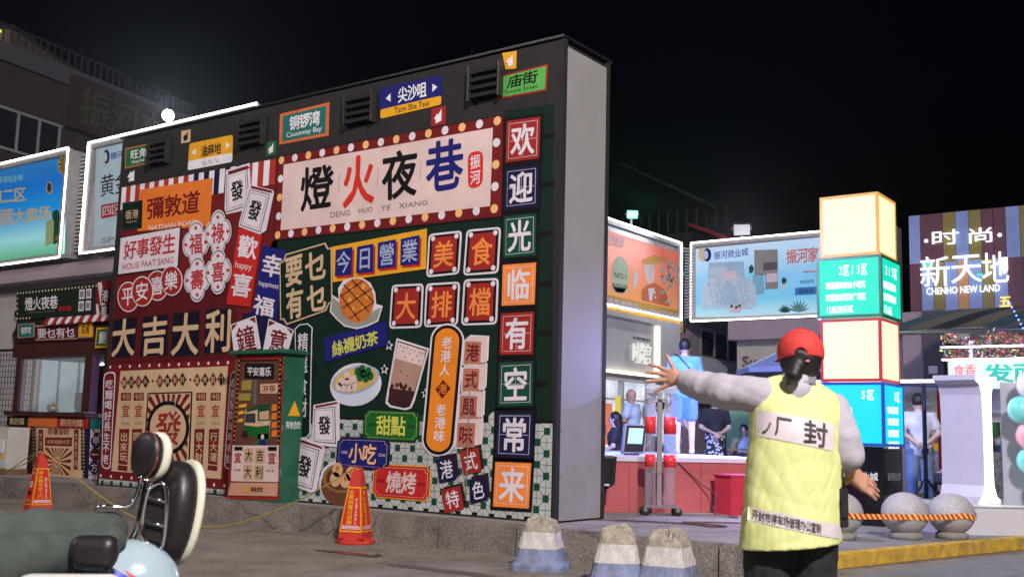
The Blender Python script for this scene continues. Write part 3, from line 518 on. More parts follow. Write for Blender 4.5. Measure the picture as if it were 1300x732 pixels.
(2,'T','lettering','pinkwhite',9,[-4505,2967,-4136,2896,-4150,2812,-4517,2882],'happiness',0,0),
(2,'T','lettering','pinkwhite',9,[-4570,2796,-4192,2706,-4217,2482,-4601,2548],'福',0.045,0),
(1,'P','banner_tail_print','navy',5,[-4573,2566,-4291,2514,-3873,2419,-3846,2064,-4809,2036,-4796,2556]),
(1,'P','red_corner_card_print','pinkwhite',9,[-5004,2424,-4533,2522,-4399,2104,-4906,2063]),
(2,'T','lettering','dred',10,[-4907,2365,-4576,2425,-4473,2098,-4824,2070],'鐘',0.03,0),
(2,'P','corner_mark','dred',10,[-4981,2413,-4866,2436,-4963,2347]),
(2,'P','corner_mark','dred',10,[-4546,2502,-4658,2479,-4522,2426]),
(1,'P','red_corner_card_print','pinkwhite',9,[-4286,2473,-3822,2311,-3902,2068,-4368,2051]),
(2,'T','lettering','dred',10,[-4227,2368,-3906,2281,-3970,2066,-4292,2054],'意',0.03,0),
(2,'P','corner_mark','dred',10,[-4270,2450,-4157,2412,-4285,2375]),
(2,'P','corner_mark','dred',10,[-3843,2307,-3953,2344,-3858,2262]),
(1,'P','dark_band_print','dred2',3,[-7554,2964,-4975,3032,-4898,2682,-4913,2019,-4880,1988,-7577,1961]),
(1,'P','lucky_panel_print','dbrown',4,[-7578,2592,-7006,2628,-7001,2052,-7555,2039]),
(2,'P','panel_face','navyblack',5,[-7554,2572,-7028,2603,-7023,2074,-7533,2062]),
(2,'T','lettering','cream',6,[-7566,2571,-7017,2604,-7012,2075,-7544,2062],'大',0.045,0),
(1,'P','lucky_panel_print','dbrown',4,[-6881,2603,-6307,2629,-6268,2056,-6898,2046]),
(2,'P','panel_face','navyblack',5,[-6858,2582,-6328,2604,-6294,2078,-6872,2069]),
(2,'T','lettering','cream',6,[-6870,2581,-6316,2605,-6282,2079,-6885,2068],'吉',0.045,0),
(1,'P','lucky_panel_print','dbrown',4,[-6216,2628,-5641,2644,-5613,2032,-6211,2032]),
(2,'P','panel_face','navyblack',5,[-6192,2605,-5662,2618,-5638,2056,-6187,2056]),
(2,'T','lettering','cream',6,[-6204,2605,-5651,2619,-5626,2056,-6199,2056],'大',0.045,0),
(1,'P','lucky_panel_print','dbrown',4,[-5544,2650,-4998,2647,-4977,2065,-5518,2048]),
(2,'P','panel_face','navyblack',5,[-5521,2626,-5018,2623,-4999,2087,-5497,2072]),
(2,'T','lettering','cream',6,[-5532,2626,-5007,2623,-4988,2088,-5508,2072],'利',0.045,0),
(1,'P','poster_print','dred',4,[-7585,1950,-4788,1966,-4731,356,-7625,374]),
(2,'C','bulb_dots','pinkwhite',5,[-7553,1922,-7322,1924,-7094,1925,-6870,1927,-6650,1929,-6434,1930,-6222,1932,-6013,1933,-5808,1935,-5606,1936,-5407,1938,-5212,1939,-5020,1941,-4831,1942,-7583,414,-7341,413,-7102,412,-6869,411,-6639,410,-6414,409,-6193,409,-5976,408,-5763,407,-5553,406,-5347,405,-5145,405,-4946,404,-4751,403],0.022,12),
(2,'P','poster_field','cream',5,[-7301,1862,-5015,1898,-5018,484,-7343,484]),
(2,'P','diamond_label','dred',6,[-7201,1795,-7099,1698,-7178,1601,-7281,1699]),
(2,'T','lettering','cream',7,[-7246,1737,-7143,1740,-7132,1655,-7236,1652],'錦',0.02,0),
(2,'P','diamond_label','black',6,[-7039,1800,-6938,1703,-7015,1607,-7117,1704]),
(2,'T','lettering','cream',7,[-7083,1743,-6981,1746,-6971,1661,-7073,1658],'运',0.02,0),
(2,'P','diamond_label','dred',6,[-6878,1805,-6778,1708,-6855,1613,-6955,1710]),
(2,'T','lettering','cream',7,[-6922,1748,-6821,1751,-6811,1667,-6912,1663],'当',0.02,0),
(2,'P','diamond_label','black',6,[-6719,1810,-6621,1714,-6697,1619,-6796,1715]),
(2,'T','lettering','cream',7,[-6763,1753,-6663,1756,-6653,1672,-6753,1669],'头',0.02,0),
(2,'P','diamond_label','dred',6,[-6404,1806,-6308,1712,-6383,1618,-6479,1713]),
(2,'T','lettering','cream',7,[-6446,1750,-6349,1753,-6340,1671,-6437,1667],'恭',0.02,0),
(2,'P','diamond_label','black',6,[-6241,1813,-6147,1719,-6221,1627,-6315,1720]),
(2,'T','lettering','cream',7,[-6283,1758,-6188,1760,-6179,1679,-6274,1675],'喜',0.02,0),
(2,'P','diamond_label','dred',6,[-6081,1820,-5988,1727,-6061,1635,-6154,1728]),
(2,'T','lettering','cream',7,[-6122,1765,-6028,1768,-6019,1686,-6113,1683],'发',0.02,0),
(2,'P','diamond_label','black',6,[-5922,1827,-5831,1734,-5903,1643,-5995,1735]),
(2,'T','lettering','cream',7,[-5963,1772,-5870,1775,-5861,1694,-5955,1691],'财',0.02,0),
(2,'P','diamond_label','dred',6,[-5620,1813,-5531,1721,-5601,1631,-5691,1722]),
(2,'T','lettering','cream',7,[-5660,1758,-5569,1761,-5561,1681,-5652,1678],'富',0.02,0),
(2,'P','diamond_label','black',6,[-5457,1816,-5370,1725,-5440,1635,-5528,1726]),
(2,'T','lettering','cream',7,[-5497,1762,-5407,1764,-5400,1685,-5489,1682],'贵',0.02,0),
(2,'P','diamond_label','dred',6,[-5297,1819,-5211,1728,-5280,1639,-5367,1729]),
(2,'T','lettering','cream',7,[-5337,1765,-5248,1768,-5240,1689,-5329,1686],'盈',0.02,0),
(2,'P','diamond_label','black',6,[-5139,1822,-5054,1732,-5122,1643,-5208,1733]),
(2,'T','lettering','cream',7,[-5178,1768,-5091,1771,-5083,1693,-5171,1690],'门',0.02,0),
(2,'C','bulb_dots','black',6,[-6553,1717,-5749,1730],0.02,12),
(2,'P','sunburst_frame','black',6,[-6646,1559,-5687,1576,-5648,590,-6639,595]),
(2,'P','sunburst_field','cream',7,[-6616,1540,-5714,1556,-5678,610,-6608,614]),
(2,'M','sunburst_rays','dred',8,[[-6152,1108,-5714,1108,-5714,1166],[-6152,1108,-5714,1225,-5714,1289],[-6152,1108,-5714,1361,-5714,1444],[-6152,1108,-5720,1540,-5821,1540],[-6152,1108,-5903,1540,-5973,1540],[-6152,1108,-6036,1540,-6095,1540],[-6152,1108,-6152,1540,-6209,1540],[-6152,1108,-6268,1540,-6331,1540],[-6152,1108,-6401,1540,-6483,1540],[-6152,1108,-6584,1540,-6616,1464],[-6152,1108,-6616,1376,-6616,1300],[-6152,1108,-6616,1232,-6616,1169],[-6152,1108,-6616,1108,-6616,1047],[-6152,1108,-6616,984,-6616,916],[-6152,1108,-6616,840,-6616,752],[-6152,1108,-6616,644,-6531,614],[-6152,1108,-6437,614,-6357,614],[-6152,1108,-6284,614,-6217,614],[-6152,1108,-6152,614,-6087,614],[-6152,1108,-6020,614,-5947,614],[-6152,1108,-5867,614,-5773,614],[-6152,1108,-5714,670,-5714,772],[-6152,1108,-5714,855,-5714,927],[-6152,1108,-5714,991,-5714,1050]]),
(2,'P','medallion_rim','black',9,[-5696,1109,-5702,1019,-5737,936,-5799,862,-5884,805,-5987,767,-6101,752,-6219,760,-6332,791,-6433,844,-6515,916,-6572,1000,-6598,1092,-6593,1185,-6556,1272,-6491,1347,-6401,1405,-6294,1441,-6178,1453,-6060,1442,-5948,1407,-5850,1352,-5773,1281,-5721,1198]),
(2,'P','medallion','cream',10,[-5761,1108,-5766,1031,-5795,959,-5848,897,-5921,848,-6009,816,-6106,803,-6207,810,-6303,837,-6389,882,-6459,943,-6507,1015,-6529,1094,-6525,1173,-6494,1247,-6438,1310,-6362,1359,-6271,1390,-6172,1401,-6071,1392,-5976,1362,-5893,1316,-5827,1255,-5782,1184]),
(2,'T','lettering','red2',11,[-6419,1289,-5870,1331,-5851,878,-6380,845],'發',0.03,0),
(2,'P','date_label','dred',6,[-7250,1559,-7018,1563,-7012,1455,-7243,1451]),
(2,'T','lettering','cream',7,[-7222,1543,-7036,1547,-7026,1467,-7219,1462],'今日',0.03,0),
(2,'P','column_field','cream2',6,[-7241,1431,-7003,1436,-6981,1093,-7217,1085]),
(2,'T','lettering','red2',7,[-7204,1397,-7024,1402,-7017,1233,-7190,1227],'宜',0.03,0),
(2,'T','lettering','tan',7,[-7181,1162,-7008,1165,-7004,1127,-7183,1124],'■■■',0,0),
(2,'P','column_panel','dred',6,[-7227,1062,-6997,1070,-6982,582,-7194,589]),
(2,'T','lettering','cream',7,[-7197,1024,-7024,1031,-6992,612,-7159,617],'出來玩',0.03,1),
(2,'P','column_bar','dred',6,[-7192,574,-6974,567,-6978,500,-7196,506]),
(2,'P','date_label','dred',6,[-6954,1559,-6728,1562,-6721,1456,-6948,1452]),
(2,'T','lettering','cream',7,[-6927,1543,-6745,1547,-6735,1468,-6924,1463],'今日',0.03,0),
(2,'P','column_field','cream2',6,[-6945,1433,-6713,1437,-6692,1098,-6923,1090]),
(2,'T','lettering','red2',7,[-6910,1398,-6734,1403,-6727,1237,-6896,1231],'宜',0.03,0),
(2,'T','lettering','tan',7,[-6888,1167,-6719,1169,-6715,1132,-6890,1129],'■■■',0,0),
(2,'P','column_panel','dred',6,[-6933,1067,-6708,1075,-6695,593,-6902,600]),
(2,'T','lettering','cream',7,[-6903,1030,-6735,1037,-6704,623,-6867,628],'同心圓',0.03,1),
(2,'P','column_bar','dred',6,[-6900,585,-6687,579,-6691,511,-6904,518]),
(2,'P','date_label','dred',6,[-5611,1558,-5408,1562,-5404,1461,-5606,1457]),
(2,'T','lettering','cream',7,[-5587,1544,-5423,1547,-5416,1472,-5585,1468],'今日',0.03,0),
(2,'P','column_field','cream2',6,[-5605,1439,-5396,1443,-5381,1122,-5589,1114]),
(2,'T','lettering','red2',7,[-5573,1406,-5415,1411,-5411,1253,-5563,1248],'宜',0.03,0),
(2,'T','lettering','tan',7,[-5556,1187,-5405,1189,-5401,1153,-5558,1151],'■■■',0,0),
(2,'P','column_panel','dred',6,[-5598,1093,-5396,1100,-5389,643,-5575,650]),
(2,'T','lettering','cream',7,[-5571,1057,-5420,1064,-5398,671,-5544,676],'發大財',0.03,1),
(2,'P','column_bar','dred',6,[-5574,636,-5382,629,-5387,566,-5578,572]),
(2,'P','date_label','dred',6,[-5318,1558,-5120,1561,-5116,1462,-5314,1458]),
(2,'T','lettering','cream',7,[-5295,1544,-5135,1547,-5128,1473,-5293,1469],'今日',0.03,0),
(2,'P','column_field','cream2',6,[-5312,1440,-5109,1444,-5095,1127,-5298,1120]),
(2,'T','lettering','red2',7,[-5281,1408,-5128,1412,-5124,1257,-5272,1251],'宜',0.03,0),
(2,'T','lettering','tan',7,[-5266,1191,-5118,1193,-5114,1158,-5268,1156],'■■■',0,0),
(2,'P','column_panel','dred',6,[-5307,1098,-5109,1106,-5104,654,-5286,661]),
(2,'T','lettering','cream',7,[-5281,1063,-5133,1070,-5112,681,-5255,687],'行大運',0.03,1),
(2,'P','column_bar','dred',6,[-5284,647,-5097,640,-5102,577,-5289,584]),
(2,'R','pill_outline','pinkwhite',6,[-7697,1840,-7406,1860,-7365,499,-7579,521],0.09),
(2,'R','pill_face','dred',6.5,[-7673,1825,-7428,1842,-7382,517,-7563,535],0.09),
(2,'T','lettering','pinkwhite',7.5,[-7631,1748,-7447,1766,-7412,566,-7560,579],'吃麵喝好長生不老',0.02,1),
(2,'R','pill_outline','pinkwhite',6,[-4954,1823,-4795,1842,-4774,615,-4970,607],0.09),
(2,'R','pill_face','dred',6.5,[-4942,1810,-4807,1826,-4789,629,-4954,622],0.09),
(2,'T','lettering','pinkwhite',7.5,[-4936,1745,-4819,1758,-4805,665,-4944,667],'恭喜發財年年有餘',0.02,1),
(1,'P','marquee_print','dbrown',6,[-4298,4536,-744,4524,-735,3401,-4288,3447]),
(2,'P','marquee_frame','dred',7,[-4282,4521,-754,4513,-746,3419,-4273,3460]),
(2,'P','marquee_field','salmonwhite',8,[-4171,4409,-884,4397,-891,3537,-4164,3570]),
(2,'C','bulb_dots','bulbo',9,[-4216,4471,-4211,3514,-3732,4470,-3729,3512,-3247,4469,-3246,3511,-2763,4468,-2764,3509,-2279,4466,-2281,3508,-1795,4465,-1799,3506,-1310,4464,-1316,3505,-826,4463,-834,3503,-4214,3992,-830,3983],0.05,14),
(2,'C','bulb_dots','pinkwhite',9,[-3974,4470,-3970,3513,-3490,4469,-3487,3512,-3005,4468,-3005,3510,-2521,4467,-2522,3508,-2037,4466,-2040,3507,-1552,4465,-1558,3505,-1068,4464,-1075,3504,-4215,4232,-828,4223,-4212,3753,-832,3743],0.05,14),
(2,'T','lettering','black',9,[-3853,4314,-3262,4307,-3292,3767,-3812,3767],'燈',0.045,0),
(2,'T','lettering','vred3',9,[-3142,4353,-2604,4339,-2587,3758,-3092,3741],'火',0.055,0),
(2,'T','lettering','black',9,[-2501,4325,-1939,4320,-1944,3777,-2452,3757],'夜',0.045,0),
(2,'T','lettering','blue',9,[-1831,4352,-1275,4351,-1283,3795,-1787,3773],'巷',0.045,0),
(2,'T','lettering','grey3',9,[-3299,3710,-2965,3708,-2968,3643,-3290,3643],'DENG',0.0,0),
(2,'T','lettering','grey3',9,[-2832,3710,-2605,3707,-2605,3651,-2829,3647],'HUO',0.0,0),
(2,'T','lettering','grey3',9,[-2476,3703,-2322,3703,-2322,3642,-2472,3642],'YE',0.0,0),
(2,'T','lettering','grey3',9,[-2203,3705,-1767,3697,-1772,3644,-2200,3642],'XIANG',0.0,0),
(2,'L','divider_line','tan',9,[[-3181,4177,-3177,3953],[-2543,4163,-2546,3933],[-1889,4156,-1897,3933]],0.008),
(2,'R','seal_print','vred3',9,[-1220,4163,-1005,4166,-997,3769,-1196,3751],0.09),
(2,'T','lettering','pinkwhite',10,[-1184,4135,-1038,4137,-1030,3794,-1166,3782],'振河',0.03,1),
(1,'P','yellow_strip_print','yellow',6,[-3254,3288,-1769,3375,-1763,2921,-3209,2861]),
(2,'P','shadow_square','vred2',7,[-3149,3214,-2876,3227,-2871,2899,-3144,2898]),
(2,'P','blue_square','blue',8,[-3179,3245,-2906,3258,-2901,2929,-3174,2928]),
(2,'T','lettering','bluewhite',9,[-3157,3214,-2927,3224,-2923,2961,-3153,2960],'今',0.03,0),
(2,'P','shadow_square','vred2',7,[-2798,3226,-2540,3239,-2527,2911,-2797,2912]),
(2,'P','blue_square','blue',8,[-2828,3256,-2569,3269,-2556,2940,-2827,2942]),
(2,'T','lettering','bluewhite',9,[-2807,3226,-2589,3235,-2579,2973,-2805,2973],'日',0.03,0),
(2,'P','shadow_square','vred2',7,[-2471,3245,-2195,3263,-2187,2944,-2463,2940]),
(2,'P','blue_square','blue',8,[-2500,3275,-2223,3292,-2214,2973,-2491,2969]),
(2,'T','lettering','bluewhite',9,[-2477,3246,-2244,3259,-2237,3004,-2470,3000],'營',0.03,0),
(2,'P','shadow_square','vred2',7,[-2121,3261,-1843,3281,-1841,2953,-2114,2956]),
(2,'P','blue_square','blue',8,[-2149,3290,-1870,3311,-1868,2981,-2142,2985]),
(2,'T','lettering','bluewhite',9,[-2126,3261,-1892,3276,-1890,3014,-2120,3016],'業',0.03,0),
(1,'P','octagon_sign_print','cream',10,[-4145,3159,-4090,3175,-4041,3263,-3354,3348,-3303,3278,-3242,3278,-3187,2623,-3238,2605,-3284,2521,-3958,2379,-4021,2447,-4077,2444]),
(2,'P','sign_face','dgreen2',11,[-4122,3145,-4070,3161,-4023,3245,-3367,3327,-3319,3261,-3260,3261,-3208,2634,-3256,2616,-3300,2536,-3944,2402,-4004,2467,-4058,2464]),
(2,'T','lettering','cream',12,[-4055,3198,-3732,3246,-3710,2863,-4003,2844],'要',0.06,0),
(2,'T','lettering','cream',12,[-3704,3239,-3341,3274,-3315,2909,-3655,2888],'乜',0.06,0),
(2,'T','lettering','cream',12,[-4007,2808,-3695,2843,-3674,2471,-3951,2447],'有',0.06,0),
(2,'T','lettering','cream',12,[-3651,2835,-3307,2873,-3283,2535,-3593,2507],'乜',0.06,0),
(1,'P','vertical_board_print','pinkwhite',7,[-3816,2331,-3737,2380,-3590,2386,-3505,2331,-3506,2235,-3455,1086,-3503,1030,-3603,1022,-3697,1081]),
(2,'P','board_face','dgreen2',8,[-3799,2324,-3728,2368,-3598,2374,-3521,2326,-3523,2235,-3472,1091,-3516,1043,-3596,1036,-3681,1090]),
(2,'T','lettering','pinkwhite',9,[-3755,2285,-3575,2294,-3523,1251,-3678,1263],'精選食材',0.02,1),
(1,'P','bun_picture_print','pinkwhite',7,[-3215,2717,-3092,2653,-3113,2781,-3033,2868,-2893,2894,-2737,2886,-2595,2818,-2512,2701,-2489,2566,-2383,2538,-2447,2364,-2610,2314,-2777,2287,-2982,2328,-3114,2413,-3233,2510]),
(2,'P','wrapper_picture','grey4',8,[-3190,2681,-3070,2606,-3009,2500,-2828,2356,-2544,2479,-2406,2524,-2463,2382,-2626,2331,-2778,2305,-2967,2343,-3099,2424,-3208,2520]),
(2,'P','bun_picture','bunor',9,[-2520,2605,-2526,2540,-2549,2480,-2589,2429,-2643,2390,-2708,2368,-2778,2362,-2851,2373,-2920,2402,-2981,2445,-3029,2501,-3062,2565,-3076,2634,-3071,2701,-3047,2763,-3005,2815,-2949,2853,-2883,2875,-2811,2879,-2738,2866,-2670,2836,-2611,2791,-2564,2735,-2533,2672]),
(2,'C','bun_highlight','bunli',9.3,[-2885,2768,-2699,2779,-2784,2648,-2907,2632,-2631,2663,-2684,2530,-2853,2516],0.035,10),
(2,'L','bun_lines','bundk',10,[[-3014,2821,-2590,2481],[-3070,2709,-2737,2387],[-2891,2871,-2521,2590],[-3012,2546,-2560,2749],[-3053,2685,-2704,2848],[-2894,2415,-2518,2590]],0.022),
(1,'P','blue_banner_print','blue',6,[-3302,2202,-2328,2364,-2284,2094,-3273,1915]),
(2,'T','lettering','lime',7,[-3177,2152,-2451,2264,-2430,2109,-3148,1969],'絲襪奶茶',0.04,0),
(1,'R','snack_tile_print','pinkwhite',6,[-1742,3310,-1266,3309,-1286,2832,-1754,2824],0.06),
(2,'R','tile_gap','black',7,[-1716,3288,-1293,3287,-1310,2853,-1728,2847],0.04),
(2,'R','tile_face','red2',8,[-1680,3261,-1329,3261,-1344,2879,-1691,2874],0.06),
(2,'C','corner_dots','pinkwhite',9,[-1671,3252,-1681,2883,-1338,3252,-1353,2888],0.03,12),
(2,'T','lettering','bulbo2',9,[-1648,3213,-1363,3213,-1374,2926,-1656,2922],'美',0.035,0),
(1,'R','snack_tile_print','pinkwhite',6,[-1207,3308,-739,3301,-757,2806,-1234,2809],0.06),
(2,'R','tile_gap','black',7,[-1182,3285,-765,3279,-782,2829,-1206,2831],0.04),
(2,'R','tile_face','red2',8,[-1147,3257,-800,3252,-816,2856,-1168,2858],0.06),
(2,'C','corner_dots','pinkwhite',9,[-1138,3247,-1158,2868,-810,3242,-825,2866],0.03,12),
(2,'T','lettering','bulbo2',9,[-1117,3207,-835,3203,-847,2906,-1132,2908],'食',0.035,0),
(1,'R','snack_tile_print','pinkwhite',6,[-2262,2772,-1786,2761,-1791,2269,-2279,2274],0.06),
(2,'R','tile_gap','black',7,[-2236,2748,-1812,2739,-1817,2292,-2251,2296],0.04),
(2,'R','tile_face','red2',8,[-2201,2720,-1847,2712,-1852,2319,-2213,2323],0.06),
(2,'C','corner_dots','pinkwhite',9,[-2191,2710,-2203,2332,-1857,2703,-1862,2329],0.03,12),
(2,'T','lettering','bulbo2',9,[-2168,2670,-1881,2664,-1885,2368,-2177,2372],'大',0.035,0),
(1,'R','snack_tile_print','pinkwhite',6,[-1754,2756,-1269,2749,-1283,2278,-1763,2271],0.06),
(2,'R','tile_gap','black',7,[-1727,2734,-1295,2728,-1308,2298,-1736,2293],0.04),
(2,'R','tile_face','red2',8,[-1691,2706,-1332,2702,-1343,2324,-1699,2320],0.06),
(2,'C','corner_dots','pinkwhite',9,[-1681,2697,-1689,2329,-1342,2693,-1352,2333],0.03,12),
(2,'T','lettering','bulbo2',9,[-1657,2658,-1366,2655,-1374,2371,-1663,2368],'排',0.035,0),
(1,'R','snack_tile_print','pinkwhite',6,[-1222,2770,-750,2756,-757,2267,-1240,2272],0.06),
(2,'R','tile_gap','black',7,[-1196,2747,-776,2735,-783,2289,-1212,2294],0.04),
(2,'R','tile_face','red2',8,[-1161,2718,-811,2709,-818,2316,-1174,2320],0.06),
(2,'C','corner_dots','pinkwhite',9,[-1151,2708,-1164,2330,-820,2699,-827,2326],0.03,12),
(2,'T','lettering','bulbo2',9,[-1129,2668,-844,2660,-850,2365,-1139,2370],'檔',0.035,0),
(1,'P','noodle_bowl_print','pinkwhite',7,[-2365,1719,-2354,1656,-2370,1593,-2412,1534,-2476,1483,-2560,1442,-2657,1415,-2762,1404,-2867,1410,-2965,1432,-3049,1469,-3114,1519,-3154,1579,-3166,1643,-3150,1709,-3105,1770,-3037,1822,-2950,1863,-2849,1888,-2743,1897,-2639,1889,-2543,1865,-2463,1827,-2402,1777]),
(2,'P','bowl_side','bluewhite2',8,[-2394,1691,-2385,1635,-2401,1579,-2441,1526,-2503,1479,-2582,1442,-2674,1417,-2772,1406,-2870,1410,-2962,1429,-3040,1462,-3099,1506,-3135,1558,-3145,1616,-3129,1674,-3086,1729,-3021,1776,-2939,1813,-2844,1837,-2745,1846,-2648,1840,-2558,1819,-2483,1786,-2428,1742]),
(2,'P','bowl_rim','bluewhite',9,[-2390,1781,-2385,1741,-2406,1698,-2449,1656,-2514,1618,-2596,1585,-2689,1560,-2787,1545,-2884,1540,-2974,1548,-3048,1566,-3104,1594,-3135,1630,-3140,1672,-3119,1716,-3072,1759,-3004,1798,-2919,1831,-2824,1855,-2725,1869,-2629,1872,-2542,1863,-2471,1844,-2419,1816]),
(2,'P','noodle_soup','noodle',10,[-2424,1771,-2421,1737,-2440,1700,-2481,1664,-2540,1630,-2614,1601,-2698,1579,-2787,1565,-2875,1560,-2955,1566,-3022,1581,-3071,1604,-3098,1635,-3102,1670,-3082,1708,-3039,1746,-2977,1780,-2900,1809,-2814,1831,-2724,1844,-2638,1847,-2560,1840,-2496,1825,-2449,1801]),
(2,'C','dumplings','salmonwhite',11,[-3016,1627,-2931,1613,-2844,1612,-2770,1626,-2886,1681,-2794,1707,-2891,1749,-2981,1681],0.05,9),
(2,'C','green_leaves','leafg',12,[-2724,1801,-2630,1773,-2558,1799,-2683,1733,-2590,1719,-2518,1745,-2652,1828],0.05,8),
(1,'P','milk_tea_print','pinkwhite',7,[-2156,2165,-1671,2037,-1848,1480,-1895,1389,-1980,1366,-2209,1395,-2283,1439,-2276,1505]),
(2,'P','cup_outline','black',8,[-2136,2138,-1698,2022,-1876,1493,-1920,1407,-1999,1389,-2200,1421,-2248,1458]),
(2,'P','cup_foam','salmonwhite',9,[-2128,2122,-1714,2012,-1757,1847,-2165,1940]),
(2,'P','cup_tea','tea',9,[-2165,1940,-1757,1847,-1860,1570,-2228,1610]),
(2,'P','cup_pearls','pearl',9,[-2228,1610,-1860,1570,-1889,1480,-1931,1423,-1999,1402,-2194,1434,-2235,1468]),
(2,'C','foam_specks','pearl',10,[-2087,2079,-2033,2056,-1981,2049,-1927,2027,-1875,2013,-1805,1998,-1770,1982,-2049,2017,-1943,1988,-1838,1960,-2010,1950,-1905,1922,-1801,1907,-1737,1991,-2072,1793,-1965,1740],0.009,7),
(2,'C','pearls','pearl',10,[-2187,1631,-2117,1642,-2046,1623,-1987,1631,-1923,1597,-2203,1597,-2065,1649,-2010,1597],0.025,8),
(1,'P','star_mark_print','pinkwhite',6,[-2269,2147,-2245,2104,-2202,2095,-2236,2069,-2226,2029,-2264,2056,-2306,2036,-2294,2079,-2327,2104,-2284,2105]),
(2,'P','star_face','dgreen2',7,[-2267,2121,-2237,2088,-2264,2056,-2294,2089]),
(1,'P','star_mark_print','pinkwhite',6,[-2326,1882,-2302,1839,-2258,1830,-2293,1804,-2283,1764,-2321,1791,-2363,1770,-2351,1813,-2385,1837,-2341,1839]),
(2,'P','star_face','dgreen2',7,[-2324,1855,-2294,1823,-2321,1791,-2351,1824]),
(1,'P','star_mark_print','pinkwhite',6,[-1708,1609,-1686,1568,-1645,1560,-1678,1534,-1669,1496,-1704,1522,-1744,1501,-1732,1542,-1764,1565,-1723,1568]),
(2,'P','star_face','dgreen2',7,[-1707,1583,-1679,1552,-1704,1522,-1733,1552]),
(1,'P','pill_sign_print','pinkwhite',8,[-1657,2120,-1651,2169,-1629,2214,-1592,2252,-1544,2281,-1487,2297,-1426,2302,-1364,2293,-1307,2272,-1258,2240,-1219,2200,-1194,2155,-1184,2107,-1259,1069,-1265,1022,-1286,977,-1321,939,-1368,908,-1423,888,-1483,880,-1544,884,-1602,901,-1653,928,-1693,965,-1719,1009,-1729,1057]),
(2,'P','pill_border','black',9,[-1632,2119,-1627,2163,-1607,2204,-1574,2238,-1531,2264,-1480,2279,-1425,2283,-1370,2275,-1318,2256,-1274,2228,-1239,2192,-1217,2151,-1208,2107,-1283,1068,-1288,1026,-1307,986,-1338,951,-1380,924,-1430,906,-1484,898,-1539,902,-1591,917,-1636,942,-1672,975,-1695,1015,-1705,1058]),
(2,'P','pill_face','orange2',10,[-1589,2118,-1585,2153,-1569,2186,-1543,2213,-1508,2234,-1468,2246,-1424,2249,-1379,2243,-1338,2228,-1302,2205,-1274,2176,-1256,2143,-1249,2108,-1323,1067,-1328,1033,-1343,1001,-1368,973,-1402,951,-1442,937,-1485,931,-1530,934,-1571,946,-1608,966,-1636,993,-1655,1025,-1662,1059]),
(2,'T','lettering','pinkwhite',11,[-1488,2166,-1345,2167,-1369,1732,-1512,1725],'老港人',0.035,1),
(2,'T','lettering','pinkwhite',11,[-1535,1442,-1399,1448,-1402,1032,-1560,1028],'老港味',0.035,1),
(2,'P','diamond_badge','dred',11,[-1453,1697,-1345,1602,-1458,1492,-1557,1592]),
(2,'T','lettering','orange2',12,[-1509,1650,-1394,1652,-1396,1547,-1511,1544],'港',0.02,0),
(1,'L','chain_link_print','pinkwhite',6,[[-1238,2006,-1168,2004],[-1244,1703,-1173,1703],[-1267,1416,-1197,1417],[-1272,1130,-1220,1131]],0.04),
(1,'P','cube_sign_print','pinkwhite',7,[-1200,2105,-1105,2168,-853,2149,-858,1902,-923,1833,-1204,1848]),
(2,'P','cube_side','salmonwhite',8,[-1180,2115,-1111,2152,-873,2139,-878,1908,-937,1855,-947,2108]),
(2,'P','cube_face','salmon',9,[-1172,2104,-953,2092,-958,1855,-1183,1865]),
(2,'T','lettering','dred',10,[-1143,2075,-973,2068,-980,1883,-1157,1892],'港',0.035,0),
(1,'P','cube_sign_print','pinkwhite',7,[-1209,1816,-1114,1880,-866,1865,-871,1622,-936,1553,-1213,1564]),
(2,'P','cube_side','salmonwhite',8,[-1189,1826,-1121,1864,-886,1854,-892,1628,-951,1574,-960,1823]),
(2,'P','cube_face','salmon',9,[-1181,1815,-966,1807,-971,1574,-1193,1580]),
(2,'T','lettering','dred',10,[-1152,1787,-986,1783,-993,1601,-1166,1607],'式',0.035,0),
(1,'P','cube_sign_print','pinkwhite',7,[-1240,1528,-1145,1594,-883,1582,-888,1333,-953,1263,-1243,1269]),
(2,'P','cube_side','salmonwhite',8,[-1219,1539,-1151,1577,-903,1571,-908,1338,-967,1284,-977,1539]),
(2,'P','cube_face','salmon',9,[-1212,1528,-983,1523,-988,1284,-1223,1286]),
(2,'T','lettering','dred',10,[-1183,1501,-1003,1499,-1009,1310,-1196,1313],'風',0.035,0),
(1,'P','cube_sign_print','pinkwhite',7,[-1263,1242,-1168,1308,-900,1301,-904,1040,-969,969,-1266,971]),
(2,'P','cube_side','salmonwhite',8,[-1242,1253,-1174,1292,-920,1290,-924,1045,-983,990,-993,1257]),
(2,'P','cube_face','salmon',9,[-1235,1242,-1000,1241,-1004,989,-1245,988]),
(2,'T','lettering','dred',10,[-1206,1216,-1019,1216,-1025,1015,-1218,1015],'味',0.035,0),
(1,'P','small_cube_print','dbrown',8,[-1484,886,-1239,926,-1194,689,-1430,636]),
(2,'P','cube_face','navy',9,[-1516,851,-1269,892,-1224,655,-1461,601]),
(2,'T','lettering','pinkwhite',10,[-1472,828,-1300,858,-1265,676,-1432,639],'港',0.02,0),
(1,'P','small_cube_print','dbrown',8,[-1164,977,-919,1024,-870,782,-1106,736]),
(2,'P','cube_face','red2',9,[-1195,943,-949,991,-900,749,-1136,702]),
(2,'T','lettering','pinkwhite',10,[-1151,921,-980,955,-941,771,-1107,738],'式',0.02,0),
(1,'P','small_cube_print','dbrown',8,[-1399,564,-1150,622,-1085,392,-1336,332]),
(2,'P','cube_face','red2',9,[-1430,530,-1180,588,-1115,358,-1366,297]),
(2,'T','lettering','pinkwhite',10,[-1384,511,-1209,552,-1160,377,-1336,334],'特',0.02,0),
(1,'P','small_cube_print','dbrown',8,[-1032,688,-815,737,-780,499,-1006,444]),
